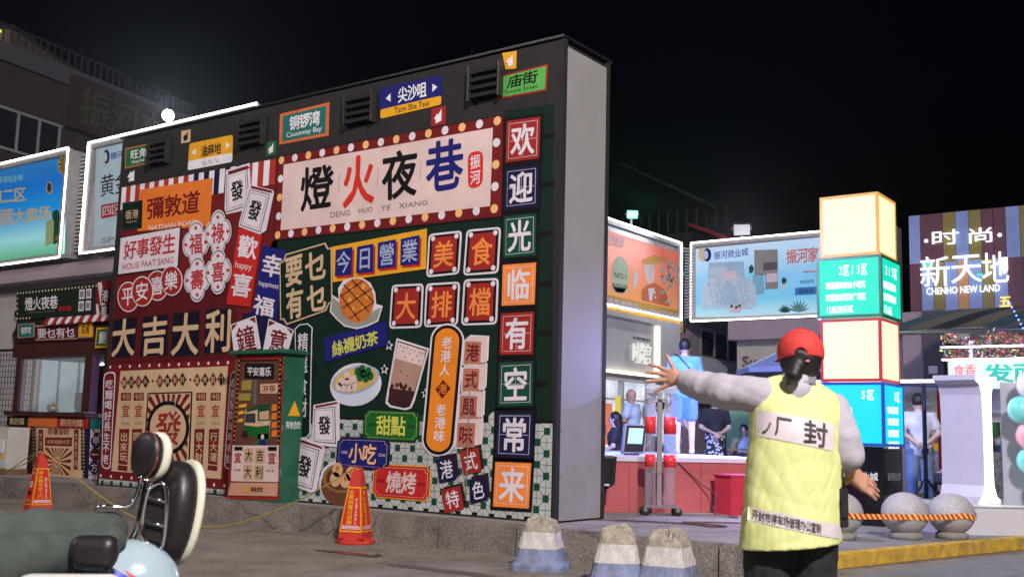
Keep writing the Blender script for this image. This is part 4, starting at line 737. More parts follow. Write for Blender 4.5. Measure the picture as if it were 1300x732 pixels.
(2,'P','cube_face','navy',9,[-1062,655,-844,704,-809,465,-1035,410]),
(2,'T','lettering','pinkwhite',10,[-1026,633,-873,668,-847,486,-1005,448],'色',0.02,0),
(1,'P','square_sign_print','black',6,[-739,4478,-233,4460,-238,3944,-738,3952]),
(2,'P','square_face','red2',7,[-703,4441,-267,4425,-271,3980,-702,3988]),
(2,'P','square_line','pinkwhite',7.5,[-670,4406,-299,4393,-302,4014,-670,4021]),
(2,'P','square_inner','red2',8,[-665,4401,-304,4388,-307,4019,-665,4025]),
(2,'L','centre_line','pinkwhite',8.3,[[-483,4385,-484,4031],[-656,4212,-314,4203]],0.004),
(2,'T','lettering','pinkwhite',9,[-637,4380,-331,4370,-334,4038,-637,4044],'欢',0.045,0),
(1,'P','square_sign_print','black',6,[-740,3956,-244,3945,-242,3441,-739,3443]),
(2,'P','square_face','navy',7,[-705,3920,-277,3911,-275,3476,-704,3478]),
(2,'P','square_line','pinkwhite',7.5,[-672,3886,-308,3879,-307,3509,-671,3511]),
(2,'P','square_inner','navy',8,[-668,3881,-313,3875,-311,3513,-667,3515]),
(2,'L','centre_line','pinkwhite',8.3,[[-488,3869,-487,3523],[-658,3698,-321,3694]],0.004),
(2,'T','lettering','pinkwhite',9,[-640,3862,-339,3856,-338,3532,-639,3534],'迎',0.045,0),
(1,'P','square_sign_print','black',6,[-739,3439,-259,3434,-253,2930,-734,2926]),
(2,'P','square_face','green2',7,[-705,3403,-291,3399,-286,2964,-700,2961]),
(2,'P','square_line','pinkwhite',7.5,[-673,3370,-321,3367,-316,2996,-669,2994]),
(2,'P','square_inner','green2',8,[-669,3365,-325,3362,-321,3001,-665,2999]),
(2,'L','centre_line','pinkwhite',8.3,[[-495,3354,-491,3009],[-658,3182,-332,3181]],0.004),
(2,'T','lettering','pinkwhite',9,[-642,3346,-351,3344,-347,3019,-638,3018],'光',0.045,0),
(1,'P','square_sign_print','black',6,[-738,2925,-243,2919,-252,2418,-738,2425]),
(2,'P','square_face','orange3',7,[-703,2890,-277,2885,-284,2453,-704,2459]),
(2,'P','square_line','pinkwhite',7.5,[-671,2857,-309,2853,-314,2485,-672,2490]),
(2,'P','square_inner','orange3',8,[-667,2852,-313,2849,-319,2490,-668,2495]),
(2,'L','centre_line','pinkwhite',8.3,[[-488,2841,-491,2501],[-658,2673,-325,2669]],0.004),
(2,'T','lettering','pinkwhite',9,[-639,2834,-340,2830,-345,2509,-640,2513],'临',0.045,0),
(1,'P','square_sign_print','black',6,[-745,2412,-255,2414,-263,1911,-748,1917]),
(2,'P','square_face','red2',7,[-710,2378,-288,2379,-295,1946,-713,1950]),
(2,'P','square_line','pinkwhite',7.5,[-679,2346,-320,2347,-325,1978,-681,1982]),
(2,'P','square_inner','red2',8,[-674,2342,-324,2342,-329,1983,-677,1986]),
(2,'L','centre_line','pinkwhite',8.3,[[-498,2333,-501,1994],[-666,2163,-336,2162]],0.004),
(2,'T','lettering','pinkwhite',9,[-647,2323,-351,2323,-355,2001,-649,2004],'有',0.045,0),
(1,'P','square_sign_print','black',6,[-750,1900,-253,1914,-245,1394,-750,1379]),
(2,'P','square_face','green2',7,[-715,1865,-285,1877,-279,1429,-715,1416]),
(2,'P','square_line','pinkwhite',7.5,[-682,1832,-316,1842,-311,1461,-682,1450]),
(2,'P','square_inner','green2',8,[-677,1827,-321,1837,-316,1466,-677,1455]),
(2,'L','centre_line','pinkwhite',8.3,[[-497,1823,-495,1470],[-668,1641,-327,1651]],0.004),
(2,'T','lettering','pinkwhite',9,[-649,1809,-347,1818,-343,1484,-649,1475],'空',0.045,0),
(1,'P','square_sign_print','black',6,[-756,1393,-237,1399,-246,866,-763,871]),
(2,'P','square_face','navy',7,[-720,1357,-272,1361,-280,902,-726,906]),
(2,'P','square_line','pinkwhite',7.5,[-687,1324,-305,1327,-312,937,-692,939]),
(2,'P','square_inner','navy',8,[-682,1319,-310,1322,-316,941,-687,944]),
(2,'L','centre_line','pinkwhite',8.3,[[-494,1311,-500,952],[-675,1131,-322,1131]],0.004),
(2,'T','lettering','pinkwhite',9,[-653,1300,-338,1302,-344,961,-658,963],'常',0.045,0),
(1,'P','square_sign_print','black',6,[-765,887,-244,892,-263,373,-782,366]),
(2,'P','square_face','orange3',7,[-729,851,-280,855,-297,408,-745,402]),
(2,'P','square_line','pinkwhite',7.5,[-696,818,-314,822,-328,441,-709,436]),
(2,'P','square_inner','orange3',8,[-692,813,-319,817,-333,445,-704,441]),
(2,'L','centre_line','pinkwhite',8.3,[[-504,805,-516,453],[-688,627,-335,631]],0.004),
(2,'T','lettering','pinkwhite',9,[-663,794,-348,797,-360,464,-675,460],'来',0.045,0),
(1,'P','plaque_print','dgreen2',9,[-2605,1327,-2571,1334,-2553,1375,-1816,1363,-1799,1322,-1767,1314,-1765,1068,-1797,1062,-1813,1021,-2551,1029,-2569,1071,-2603,1078]),
(2,'P','plaque_face','green3',10,[-2590,1318,-2556,1324,-2540,1363,-1828,1351,-1812,1313,-1781,1306,-1779,1077,-1810,1071,-1825,1033,-2538,1041,-2555,1080,-2588,1087]),
(2,'P','plaque_line','lime',10.5,[-2562,1304,-2530,1309,-2515,1343,-1851,1333,-1836,1299,-1807,1293,-1805,1091,-1834,1085,-1849,1052,-2513,1060,-2529,1094,-2560,1100]),
(2,'P','plaque_inner','green3',11,[-2557,1302,-2526,1307,-2511,1340,-1855,1329,-1840,1296,-1811,1290,-1809,1093,-1838,1088,-1852,1055,-2509,1063,-2525,1097,-2556,1103]),
(2,'T','lettering','lime',12,[-2398,1303,-1962,1297,-1960,1084,-2396,1090],'甜點',0.045,0),
(2,'T','lettering','black',12,[-2526,1219,-2423,1217,-2422,1183,-2526,1184],'TIAN',0.0,0),
(2,'T','lettering','black',12,[-1928,1203,-1831,1202,-1830,1168,-1928,1169],'DIAN',0.0,0),
(1,'P','plaque_print','navyblack',9,[-3002,1007,-2968,1014,-2950,1055,-2228,1056,-2213,1013,-2181,1005,-2187,744,-2219,738,-2236,695,-2958,712,-2974,753,-3008,761]),
(2,'P','plaque_face','blue',10,[-2988,999,-2955,1005,-2937,1043,-2240,1043,-2226,1003,-2195,996,-2201,753,-2232,747,-2248,708,-2945,723,-2960,762,-2993,769]),
(2,'P','plaque_line','bulbo',10.5,[-2960,985,-2930,990,-2914,1024,-2263,1023,-2250,988,-2221,982,-2226,768,-2255,763,-2270,728,-2920,742,-2934,776,-2965,782]),
(2,'P','plaque_inner','blue',11,[-2956,982,-2926,988,-2910,1021,-2267,1020,-2254,985,-2225,979,-2230,771,-2259,766,-2273,731,-2916,745,-2930,778,-2961,784]),
(2,'T','lettering','bulbo',12,[-2800,986,-2373,984,-2378,762,-2805,771],'小吃',0.045,0),
(2,'T','lettering','pinkwhite',12,[-2928,900,-2827,899,-2828,864,-2929,866],'XIAO',0.0,0),
(2,'T','lettering','pinkwhite',12,[-2343,887,-2247,886,-2248,850,-2344,851],'CHI',0.0,0),
(1,'P','plaque_print','yellow',9,[-2415,721,-2380,728,-2361,773,-1627,774,-1612,729,-1580,721,-1586,452,-1619,444,-1636,400,-2375,403,-2391,447,-2426,454]),
(2,'P','plaque_face','vred2',10,[-2401,712,-2367,718,-2348,760,-1639,761,-1625,719,-1594,712,-1600,461,-1631,454,-1648,413,-2361,415,-2377,457,-2410,464]),
(2,'P','plaque_line','salmonwhite',10.5,[-2373,697,-2341,703,-2325,739,-1663,740,-1649,703,-1620,697,-1626,476,-1655,470,-1671,433,-2336,436,-2350,472,-2381,478]),
(2,'P','plaque_inner','vred2',11,[-2369,694,-2338,700,-2321,736,-1667,736,-1653,700,-1625,694,-1630,479,-1659,473,-1674,437,-2332,439,-2346,475,-2377,481]),
(2,'T','lettering','salmonwhite',12,[-2209,699,-1775,699,-1781,467,-2217,469],'燒烤',0.045,0),
(2,'T','lettering','black',12,[-2342,606,-2238,606,-2239,569,-2343,569],'SHAO',0.0,0),
(2,'T','lettering','black',12,[-1745,598,-1647,598,-1648,560,-1746,560],'KAO',0.0,0),
(1,'P','steamer_picture_print','pinkwhite',7,[-2593,551,-2600,485,-2629,422,-2678,367,-2744,323,-2822,293,-2909,280,-2996,283,-3080,304,-3154,341,-3213,391,-3252,452,-3268,518,-3261,586,-3231,651,-3180,707,-3111,751,-3030,780,-2942,792,-2854,786,-2772,764,-2700,726,-2645,675,-2608,615]),
(2,'P','steamer_side','bam2',8,[-2612,523,-2619,464,-2646,408,-2691,359,-2752,319,-2825,292,-2905,280,-2986,283,-3064,301,-3132,334,-3186,379,-3222,433,-3237,493,-3230,554,-3202,611,-3154,662,-3091,701,-3016,728,-2935,739,-2854,734,-2777,714,-2711,680,-2660,635,-2626,582]),
(2,'P','steamer_rim','bam1',9,[-2614,602,-2622,559,-2648,517,-2693,481,-2752,451,-2822,431,-2899,421,-2977,423,-3051,436,-3116,459,-3167,492,-3201,531,-3214,575,-3207,620,-3179,662,-3132,699,-3071,729,-2999,748,-2921,757,-2843,754,-2770,740,-2707,716,-2659,683,-2627,645]),
(2,'P','steamer_inside','bam3',10,[-2656,600,-2662,566,-2684,533,-2721,504,-2771,481,-2830,465,-2894,457,-2959,458,-3020,468,-3074,487,-3116,512,-3144,543,-3155,578,-3149,613,-3126,646,-3087,676,-3036,699,-2976,715,-2911,722,-2846,720,-2786,709,-2733,690,-2692,664,-2666,634]),
(2,'C','steamed_buns','bunli2',11,[-2973,680,-2841,565,-2756,643,-3003,571],0.085,12),
(2,'C','bun_tops','bunor',12,[-2974,698,-2842,587,-2757,659],0.03,8),
(1,'P','mahjong_tile_print','pinkwhite',9,[-3423,1414,-3025,1471,-2993,1444,-2961,967,-2990,934,-3406,955,-3417,991]),
(2,'P','tile_edge','dred',10,[-3391,1406,-3035,1454,-3019,1433,-3381,1378]),
(2,'P','tile_outline','dbrown',10.5,[-3404,1369,-3063,1400,-3019,974,-3385,989]),
(2,'P','tile_face','pinkwhite',11,[-3394,1363,-3072,1390,-3031,983,-3374,996]),
(2,'P','tile_frame','dbrown',11.5,[-3368,1345,-3093,1367,-3058,1005,-3349,1014]),
(2,'P','tile_inner','pinkwhite',12,[-3363,1342,-3098,1362,-3064,1009,-3344,1018]),
(2,'T','lettering','black',13,[-3322,1282,-3128,1293,-3108,1076,-3309,1079],'發',0.045,0),
(1,'P','mahjong_tile_print','pinkwhite',12,[-3685,1031,-3483,1025,-3201,934,-3191,901,-3302,430,-3358,395,-3715,469,-3727,524]),
(2,'P','tile_edge','dred',13,[-3659,1021,-3240,932,-3222,906,-3649,985]),
(2,'P','tile_outline','dbrown',13.5,[-3664,970,-3276,893,-3369,438,-3701,498]),
(2,'P','tile_face','pinkwhite',14,[-3653,959,-3289,886,-3377,448,-3690,505]),
(2,'P','tile_frame','dbrown',14.5,[-3627,930,-3320,869,-3396,475,-3664,525]),
(2,'P','tile_inner','pinkwhite',15,[-3622,924,-3327,865,-3400,481,-3659,528]),
(2,'T','lettering','black',16,[-3589,840,-3380,800,-3422,561,-3615,597],'發',0.045,0),
(1,'L','panel_seam','seam',3,[[-5806,5378,-5735,4168],[-4010,5317,-4002,4836],[-2635,5307,-2630,4777],[-1215,5351,-1217,4827]],0.006),
],
'kiosk':[
(1,'P','top_sign_board','kgreen',1,[-11810,3323,-9407,3314,-9368,2825,-11715,2849]),
(2,'T','lettering','white',2,[-11518,3217,-10505,3209,-10485,2992,-11469,2988],'燈火夜巷',0.03,0),
(2,'T','lettering','tan',2,[-11357,2963,-10566,2960,-10563,2941,-11354,2943],'DENG HUO YE XIANG',0,0),
(2,'T','lettering','vred3',2,[-10460,3013,-10096,3015,-10085,2938,-10448,2936],'歡迎光臨',0.01,0),
(2,'P','tile_mark','pinkwhite',2,[-9900,3265,-9747,3262,-9736,3104,-9889,3106]),
(2,'T','lettering','black',3,[-9879,3236,-9764,3234,-9757,3133,-9872,3134],'發',0.03,0),
(2,'P','tile_mark','pinkwhite',2,[-9704,3263,-9559,3261,-9549,3104,-9693,3105]),
(2,'T','lettering','black',3,[-9685,3234,-9574,3233,-9568,3132,-9678,3133],'發',0.03,0),
(2,'P','tile_mark','pinkwhite',2,[-9895,3075,-9743,3073,-9731,2910,-9883,2910]),
(2,'T','lettering','black',3,[-9875,3045,-9759,3044,-9752,2939,-9867,2940],'發',0.03,0),
(2,'P','tile_mark','pinkwhite',2,[-9694,3071,-9549,3070,-9539,2913,-9683,2914]),
(2,'T','lettering','black',3,[-9675,3042,-9565,3042,-9558,2941,-9668,2942],'發',0.03,0),
(2,'C','bulb_dots','warm',2,[-11764,3304,-11667,3304,-11570,3304,-11472,3303,-11375,3303,-11278,3303,-11181,3303,-11084,3303,-10986,3303,-10889,3302,-10792,3302,-10695,3302,-10598,3302,-10500,3302,-10403,3302,-10306,3302,-10209,3301,-10111,3301,-10014,3301,-9917,3301,-9820,3301,-9723,3300,-9625,3300,-9528,3300,-9431,3300,-11750,3216,-11736,3128,-11721,3041,-11707,2953,-11693,2865,-11597,2864,-11501,2863,-11405,2862,-11309,2860],0.018,8),
(1,'P','fascia_board','dbrown',1,[-11729,2783,-9410,2740,-9379,2431,-11675,2449]),
(2,'P','small_sign_frame','tan',2,[-11672,2771,-11136,2770,-11105,2534,-11633,2530]),
(2,'P','small_sign_face','teal',3,[-11631,2754,-11170,2753,-11144,2550,-11598,2547]),
(2,'T','lettering','white',4,[-11554,2710,-11233,2711,-11217,2592,-11535,2591],'铜锣湾',0.03,0),
(2,'P','menu_board','dred2',2,[-11107,2736,-9880,2728,-9852,2451,-11064,2461]),
(2,'T','lettering','pinkwhite',3,[-11043,2669,-9936,2661,-9913,2494,-11012,2505],'要乜有乜',0.03,0),
(2,'C','bulb_dots','warm',3,[-11078,2714,-11043,2483,-11019,2714,-10985,2482,-10960,2713,-10926,2482,-10901,2713,-10868,2482,-10843,2712,-10810,2481,-10784,2712,-10752,2480,-10725,2712,-10694,2480,-10666,2711,-10635,2480,-10607,2711,-10577,2479,-10548,2710,-10519,2478,-10490,2710,-10460,2478,-10431,2710,-10402,2478,-10372,2709,-10344,2477,-10313,2709,-10286,2476,-10254,2708,-10228,2476,-10195,2708,-10169,2476,-10136,2708,-10111,2475,-10078,2707,-10053,2474,-10019,2707,-9994,2474,-9960,2706,-9936,2474,-9901,2706,-9878,2473],0.013,7),
(2,'P','small_sign_frame','tan',2,[-9857,2721,-9428,2719,-9406,2478,-9829,2475]),
(2,'P','small_sign_face','yellow',3,[-9825,2703,-9456,2702,-9437,2495,-9801,2493]),
(2,'T','lettering','black',4,[-9742,2659,-9528,2659,-9517,2538,-9729,2537],'旺角',0.03,0),
(1,'P','counter_poster','black',2,[-10980,1178,-9417,1219,-9326,226,-10845,191]),
(2,'P','poster_field','cream',3,[-10901,1145,-9481,1182,-9394,259,-10778,227]),
(2,'C','bulb_dots','cream',4,[-10941,1161,-10812,209,-10848,1163,-10721,211,-10754,1166,-10630,213,-10661,1168,-10540,215,-10568,1171,-10449,218,-10474,1173,-10358,220,-10381,1176,-10267,222,-10288,1178,-10176,224,-10195,1180,-10086,226,-10101,1183,-9995,228,-10008,1185,-9904,230,-9915,1188,-9813,232,-9821,1190,-9722,234,-9728,1193,-9631,237,-9635,1195,-9541,239,-9541,1198,-9450,241,-9448,1200,-9359,243,-10934,1108,-9443,1147,-10927,1055,-9438,1094,-10920,1002,-9433,1040,-10912,949,-9428,987,-10905,897,-9423,934,-10898,844,-9418,881,-10891,791,-9413,828,-10884,738,-9408,775,-10876,685,-9404,722,-10869,632,-9399,668,-10862,579,-9394,615,-10855,526,-9389,562,-10848,473,-9384,509,-10841,421,-9379,456,-10833,368,-9374,402,-10826,315,-9369,349,-10819,262,-9364,296],0.013,6),
(2,'T','lettering','dred',4,[-10480,1034,-9855,1045,-9857,933,-10463,920],'恭喜發財',0.035,0),
(2,'P','poster_bar','dred',4,[-10532,882,-9763,900,-9761,759,-10512,748]),
(2,'T','lettering','cream',5,[-10470,847,-9811,864,-9810,793,-10460,775],'年年有餘大吉',0.01,0),
(2,'M','sunburst_rays','dred',4,[[-10123,503,-9740,503,-9740,564],[-10123,503,-9740,627,-9740,698],[-10123,503,-9823,721,-9905,721],[-10123,503,-9965,721,-10012,721],[-10123,503,-10052,721,-10088,721],[-10123,503,-10123,721,-10158,721],[-10123,503,-10194,721,-10234,721],[-10123,503,-10281,721,-10341,721],[-10123,503,-10423,721,-10527,709],[-10123,503,-10527,634,-10527,567],[-10123,503,-10527,503,-10527,439],[-10123,503,-10527,372,-10512,305],[-10123,503,-10396,305,-10321,305],[-10123,503,-10267,305,-10224,305],[-10123,503,-10187,305,-10154,305],[-10123,503,-10123,305,-10092,305],[-10123,503,-10059,305,-10022,305],[-10123,503,-9979,305,-9925,305],[-10123,503,-9850,305,-9740,308],[-10123,503,-9740,379,-9740,442]]),
(2,'C','medallion','cream',5,[-10123,503],0.09,14),
(2,'T','lettering','red2',6,[-10203,552,-10057,557,-10041,445,-10187,440],'發',0.02,0),
(2,'P','side_panel_print','dred',4,[-10740,1003,-10607,1005,-10514,386,-10666,390]),
(2,'T','lettering','cream',5,[-10717,972,-10623,974,-10541,417,-10647,420],'大吉大利',0.02,1),
(2,'P','side_panel_print','dred',4,[-9726,1022,-9602,1025,-9542,400,-9657,405]),
(2,'T','lettering','cream',5,[-9704,992,-9617,993,-9562,432,-9643,435],'大吉大利',0.02,1),
(2,'C','chain_marks','dbrown',4,[-10846,1001,-10837,943,-10828,886,-10819,828,-10810,771,-10801,714,-10793,656,-10784,599,-10775,542,-10766,485,-10757,428,-10749,371],0.03,8),
(2,'C','chain_marks','dbrown',4,[-9514,1027,-9506,971,-9499,916,-9491,861,-9484,806,-9476,752,-9469,697,-9461,642,-9454,588,-9446,533,-9439,479,-9431,424],0.03,8),
(1,'P','menu_strip','orange',2,[-11674,1163,-11000,1183,-10971,998,-11640,959]),
(2,'T','lettering','dred',3,[-11600,1135,-11062,1153,-11041,1022,-11577,993],'小吃',0.02,0),
(2,'P','menu_chip','green',3,[-11157,1121,-11057,1125,-11043,1032,-11142,1026]),
(2,'P','menu_chip','vred3',3,[-11290,1116,-11177,1121,-11162,1025,-11275,1019]),
(1,'P','column_print','navy',1.5,[-9413,1189,-9292,1191,-9238,220,-9385,213]),
(1,'P','tile_column_print','pinkwhite',2,[-9292,1191,-8899,1196,-8875,238,-9238,220]),
(2,'P','round_mark','dred',3,[-8965,1062,-8967,1036,-8978,1012,-8998,990,-9026,974,-9060,963,-9097,959,-9135,962,-9172,971,-9204,986,-9230,1006,-9248,1030,-9257,1056,-9255,1083,-9244,1107,-9223,1128,-9195,1145,-9161,1156,-9124,1160,-9085,1157,-9049,1147,-9017,1132,-8991,1111,-8973,1088]),
(2,'T','lettering','pinkwhite',4,[-9214,1127,-9026,1130,-9008,992,-9195,988],'富',0.02,0),
(2,'P','round_mark','navy',3,[-8964,860,-8966,834,-8977,810,-8997,788,-9025,772,-9059,761,-9096,756,-9134,759,-9171,768,-9203,783,-9229,803,-9247,827,-9256,852,-9254,878,-9243,903,-9222,924,-9194,941,-9160,952,-9122,956,-9084,954,-9048,944,-9016,929,-8990,909,-8972,885]),
(2,'T','lettering','pinkwhite',4,[-9212,923,-9025,927,-9007,790,-9194,785],'甲',0.02,0),
(2,'P','round_mark','dred2',3,[-8963,658,-8965,633,-8976,608,-8996,587,-9024,570,-9058,559,-9095,554,-9133,556,-9169,565,-9202,580,-9228,600,-9246,623,-9254,649,-9253,675,-9241,700,-9221,721,-9192,738,-9158,749,-9121,753,-9083,751,-9047,742,-9015,727,-8989,707,-8971,684]),
(2,'T','lettering','pinkwhite',4,[-9211,720,-9024,725,-9005,588,-9193,582],'一',0.02,0),
(2,'P','round_mark','navy',3,[-8962,458,-8964,432,-8975,408,-8995,386,-9023,369,-9056,358,-9093,353,-9131,355,-9168,363,-9200,378,-9226,397,-9244,421,-9253,446,-9251,472,-9240,497,-9219,518,-9191,535,-9157,546,-9120,551,-9082,549,-9045,541,-9013,526,-8988,506,-8970,483]),
(2,'T','lettering','pinkwhite',4,[-9210,517,-9022,524,-9004,388,-9191,380],'方',0.02,0),
(2,'L','grid_line','navy',3,[[-9269,957,-8911,964],[-9259,753,-8910,763],[-9256,545,-8900,558],[-9246,338,-8890,353],[-9058,346,-9060,229]],0.012),
],
'cabinet':[
(1,'P','door_print','red2',1,[-4434,1996,-3614,1968,-3567,317,-4475,281]),
(2,'M','check_marks','black',2,[[-4414,1960,-4359,1959,-4360,1870,-4416,1871],[-3683,1943,-3628,1942,-3625,1855,-3681,1856],[-4417,1781,-4361,1780,-4363,1691,-4418,1692],[-3678,1769,-3623,1768,-3620,1680,-3676,1681],[-4420,1603,-4364,1602,-4365,1513,-4422,1513],[-3673,1594,-3617,1593,-3614,1506,-3671,1506],[-4423,1424,-4366,1424,-4367,1334,-4424,1335],[-3668,1419,-3612,1419,-3609,1331,-3666,1332],[-4426,1245,-4369,1245,-4370,1156,-4428,1156],[-3664,1244,-3606,1244,-3604,1157,-3661,1157],[-4429,1067,-4371,1067,-4372,978,-4430,977],[-3659,1070,-3601,1070,-3598,983,-3656,982],[-4432,888,-4373,889,-4375,799,-4434,799],[-3654,895,-3595,895,-3593,808,-3651,807],[-4435,709,-4376,710,-4377,621,-4436,620],[-3649,720,-3590,721,-3587,634,-3647,633],[-4438,531,-4378,532,-4379,443,-4440,441],[-3644,545,-3584,546,-3582,459,-3642,458]]),
(2,'P','tram_scene','brown2',3,[-4369,1918,-3683,1911,-3632,936,-4394,920]),
(2,'P','scene_border','black',2.5,[-4413,1941,-3650,1932,-3604,916,-4426,903]),
(2,'C','bulb_dots','yellow',3.4,[-4391,1929,-3665,1922,-4392,1873,-3662,1867,-4392,1817,-3660,1813,-4393,1761,-3657,1758,-4393,1705,-3654,1703,-4394,1649,-3652,1648,-4395,1593,-3649,1594,-4395,1537,-3646,1539,-4396,1481,-3644,1484,-4396,1424,-3641,1430,-4397,1368,-3638,1375,-4398,1312,-3636,1320,-4398,1256,-3633,1265,-4399,1200,-3630,1211,-4400,1144,-3628,1156,-4400,1088,-3625,1101,-4401,1032,-3622,1046,-4401,976,-3620,992,-4402,920,-3617,937],0.011,7),
(2,'R','name_board','black',4,[-4285,1895,-3763,1886,-3756,1700,-4277,1710],0.03),
(2,'T','lettering','pinkwhite',5,[-4240,1848,-3807,1844,-3806,1735,-4231,1747],'平安喜乐',0.03,0),
(2,'P','sign_picture','cream',4,[-3988,1643,-3682,1652,-3680,1536,-3979,1536]),
(2,'T','lettering','dred',5,[-3963,1630,-3712,1637,-3705,1549,-3956,1550],'凉茶',0.02,0),
(2,'P','street_sign_picture','olive',4,[-4324,1686,-4145,1698,-4143,1577,-4322,1574]),
(2,'P','street_sign_picture','olive',4,[-4360,1536,-4139,1536,-4152,1450,-4369,1455]),
(2,'P','street_sign_picture','yellow',4,[-4347,1401,-4210,1415,-4214,1375,-4352,1363]),
(2,'P','street_sign_picture','yellow',4,[-4348,1320,-4243,1332,-4248,1294,-4353,1282]),
(2,'P','street_sign_picture','yellow',4,[-4348,1225,-4255,1240,-4260,1200,-4353,1190]),
(2,'P','street_sign_picture','grey3',4,[-4113,1698,-4053,1697,-4035,1403,-4095,1402]),
(2,'P','tram_body','cream',5,[-4224,1343,-4006,1390,-3791,1417,-3771,1220,-3777,1011,-3995,1032,-4230,1093]),
(2,'P','tram_roof','green2',6,[-4204,1348,-3967,1398,-3780,1417,-3776,1378,-3963,1355,-4208,1308]),
(2,'P','tram_skirt','green3',6,[-4236,1160,-3993,1143,-3779,1168,-3777,1011,-3993,1005,-4237,1080]),
(2,'P','tram_front','green2',6,[-4003,1350,-3784,1373,-3775,1220,-3991,1212]),
(2,'P','tram_windows','grey2',6.5,[-4215,1294,-4039,1302,-4029,1190,-4218,1192]),
(2,'P','tram_windscreen','cream2',7,[-3968,1318,-3804,1336,-3796,1233,-3960,1225]),
(2,'P','lantern_picture','orange',5,[-3763,1404,-3674,1410,-3676,1337,-3765,1331]),
(2,'P','lantern_picture','orange',5,[-3755,1304,-3666,1311,-3668,1237,-3757,1231]),
(2,'P','lantern_picture','orange',5,[-3747,1205,-3658,1211,-3660,1138,-3748,1132]),
(2,'P','lantern_picture','orange',5,[-3738,1106,-3650,1112,-3652,1040,-3740,1032]),
(2,'C','passenger_picture','salmonwhite',8,[-3839,1188,-3888,1029],0.03,10),
(2,'P','passenger_coat','blue',7,[-3933,994,-3835,996,-3810,937,-3943,933]),
(2,'P','green_seat_picture','green3',6,[-3978,1059,-3790,1068,-3787,937,-3983,937]),
(2,'P','lower_board','salmonwhite',5,[-4418,914,-3605,937,-3583,521,-4412,492]),
(2,'P','lower_board','salmon2',6,[-4411,476,-3582,510,-3586,359,-4446,325]),
(2,'P','small_plate','black',7,[-4376,900,-4229,904,-4229,861,-4376,857]),
(2,'P','small_plate','black',7,[-3785,916,-3635,921,-3635,874,-3781,870]),
(2,'T','lettering','red2',7,[-4370,835,-4240,839,-4237,720,-4371,715],'宜',0.03,0),
(2,'T','lettering','red2',7,[-3780,854,-3641,858,-3638,729,-3777,724],'宜',0.03,0),
(2,'P','letter_card','cream2',7,[-4195,889,-4035,893,-4025,728,-4189,727]),
(2,'T','lettering','dbrown',8,[-4179,873,-4050,876,-4042,744,-4173,743],'大',0.02,0),
(2,'P','letter_card','cream2',7,[-4003,894,-3838,899,-3828,727,-3997,726]),
(2,'T','lettering','dbrown',8,[-3986,878,-3854,881,-3846,744,-3981,743],'吉',0.02,0),
(2,'P','letter_card','cream2',7,[-4194,695,-4034,699,-4024,531,-4188,529]),
(2,'T','lettering','dbrown',8,[-4178,679,-4049,681,-4041,548,-4172,546],'大',0.02,0),
(2,'P','letter_card','cream2',7,[-4003,700,-3837,701,-3827,535,-3996,532]),
(2,'T','lettering','dbrown',8,[-3985,683,-3853,684,-3845,551,-3980,549],'利',0.02,0),
(2,'C','dot_row','dbrown',7,[-4343,628,-4302,630,-4261,629,-3778,641,-3731,643,-3685,642],0.012,7),
(2,'P','warning_triangle','yellow',8,[-4166,380,-4117,461,-4055,383]),
(2,'T','lettering','black',8,[-4044,446,-3828,455,-3827,395,-4043,386],'有电危险',0.02,0),
],
'boardA':[
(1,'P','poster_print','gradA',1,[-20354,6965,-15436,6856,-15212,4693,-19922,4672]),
(2,'T','lettering','lcream',3,[-18498,6440,-16971,6359,-16933,6035,-18438,6089],'第二区',0.05,0),
(2,'T','lettering','lcream',3,[-19473,6025,-15897,5810,-15862,5494,-19394,5590],'振河潮丽大卖场',0.05,0),
(2,'T','lettering','cyan',3,[-18270,6745,-17160,6681,-17148,6522,-18242,6580],'振河商业城',0.03,0),
(2,'P','badge_rim','cream',3,[-15311,6656,-15311,6599,-15324,6548,-15352,6506,-15391,6476,-15440,6460,-15495,6459,-15552,6474,-15608,6502,-15658,6544,-15699,6594,-15729,6652,-15745,6711,-15746,6768,-15732,6820,-15704,6862,-15664,6892,-15615,6908,-15560,6908,-15502,6893,-15447,6863,-15397,6822,-15356,6771,-15327,6714]),
(2,'P','badge','green3',4,[-15342,6659,-15341,6609,-15353,6564,-15376,6527,-15410,6501,-15452,6487,-15499,6486,-15548,6499,-15595,6524,-15639,6560,-15674,6605,-15700,6655,-15714,6707,-15715,6757,-15703,6803,-15679,6840,-15645,6867,-15603,6881,-15556,6881,-15507,6868,-15459,6842,-15416,6806,-15381,6761,-15356,6711]),
(2,'M','badge_rays','yellow',5,[[-15527,6683,-15327,6683,-15333,6737],[-15527,6683,-15365,6812,-15399,6852],[-15527,6683,-15465,6892,-15514,6903],[-15527,6683,-15589,6892,-15634,6869],[-15527,6683,-15689,6812,-15713,6764],[-15527,6683,-15727,6683,-15721,6629],[-15527,6683,-15689,6554,-15655,6514],[-15527,6683,-15589,6474,-15540,6463],[-15527,6683,-15465,6474,-15420,6497],[-15527,6683,-15365,6554,-15341,6602]]),
(2,'P','small_logo','cream',3,[-15887,6214,-15885,6175,-15893,6139,-15909,6110,-15933,6089,-15963,6077,-15996,6076,-16032,6085,-16066,6103,-16097,6131,-16123,6165,-16142,6204,-16153,6244,-16154,6283,-16146,6319,-16130,6348,-16106,6370,-16076,6381,-16042,6382,-16007,6373,-15973,6354,-15942,6326,-15916,6292,-15897,6254]),
(2,'P','small_logo_core','grey2',4,[-15938,6226,-15937,6199,-15941,6174,-15951,6153,-15965,6137,-15983,6129,-16004,6128,-16026,6134,-16047,6147,-16067,6166,-16084,6190,-16096,6217,-16103,6245,-16104,6273,-16100,6298,-16090,6319,-16076,6334,-16057,6343,-16036,6344,-16015,6338,-15993,6325,-15974,6306,-15957,6282,-15945,6255]),
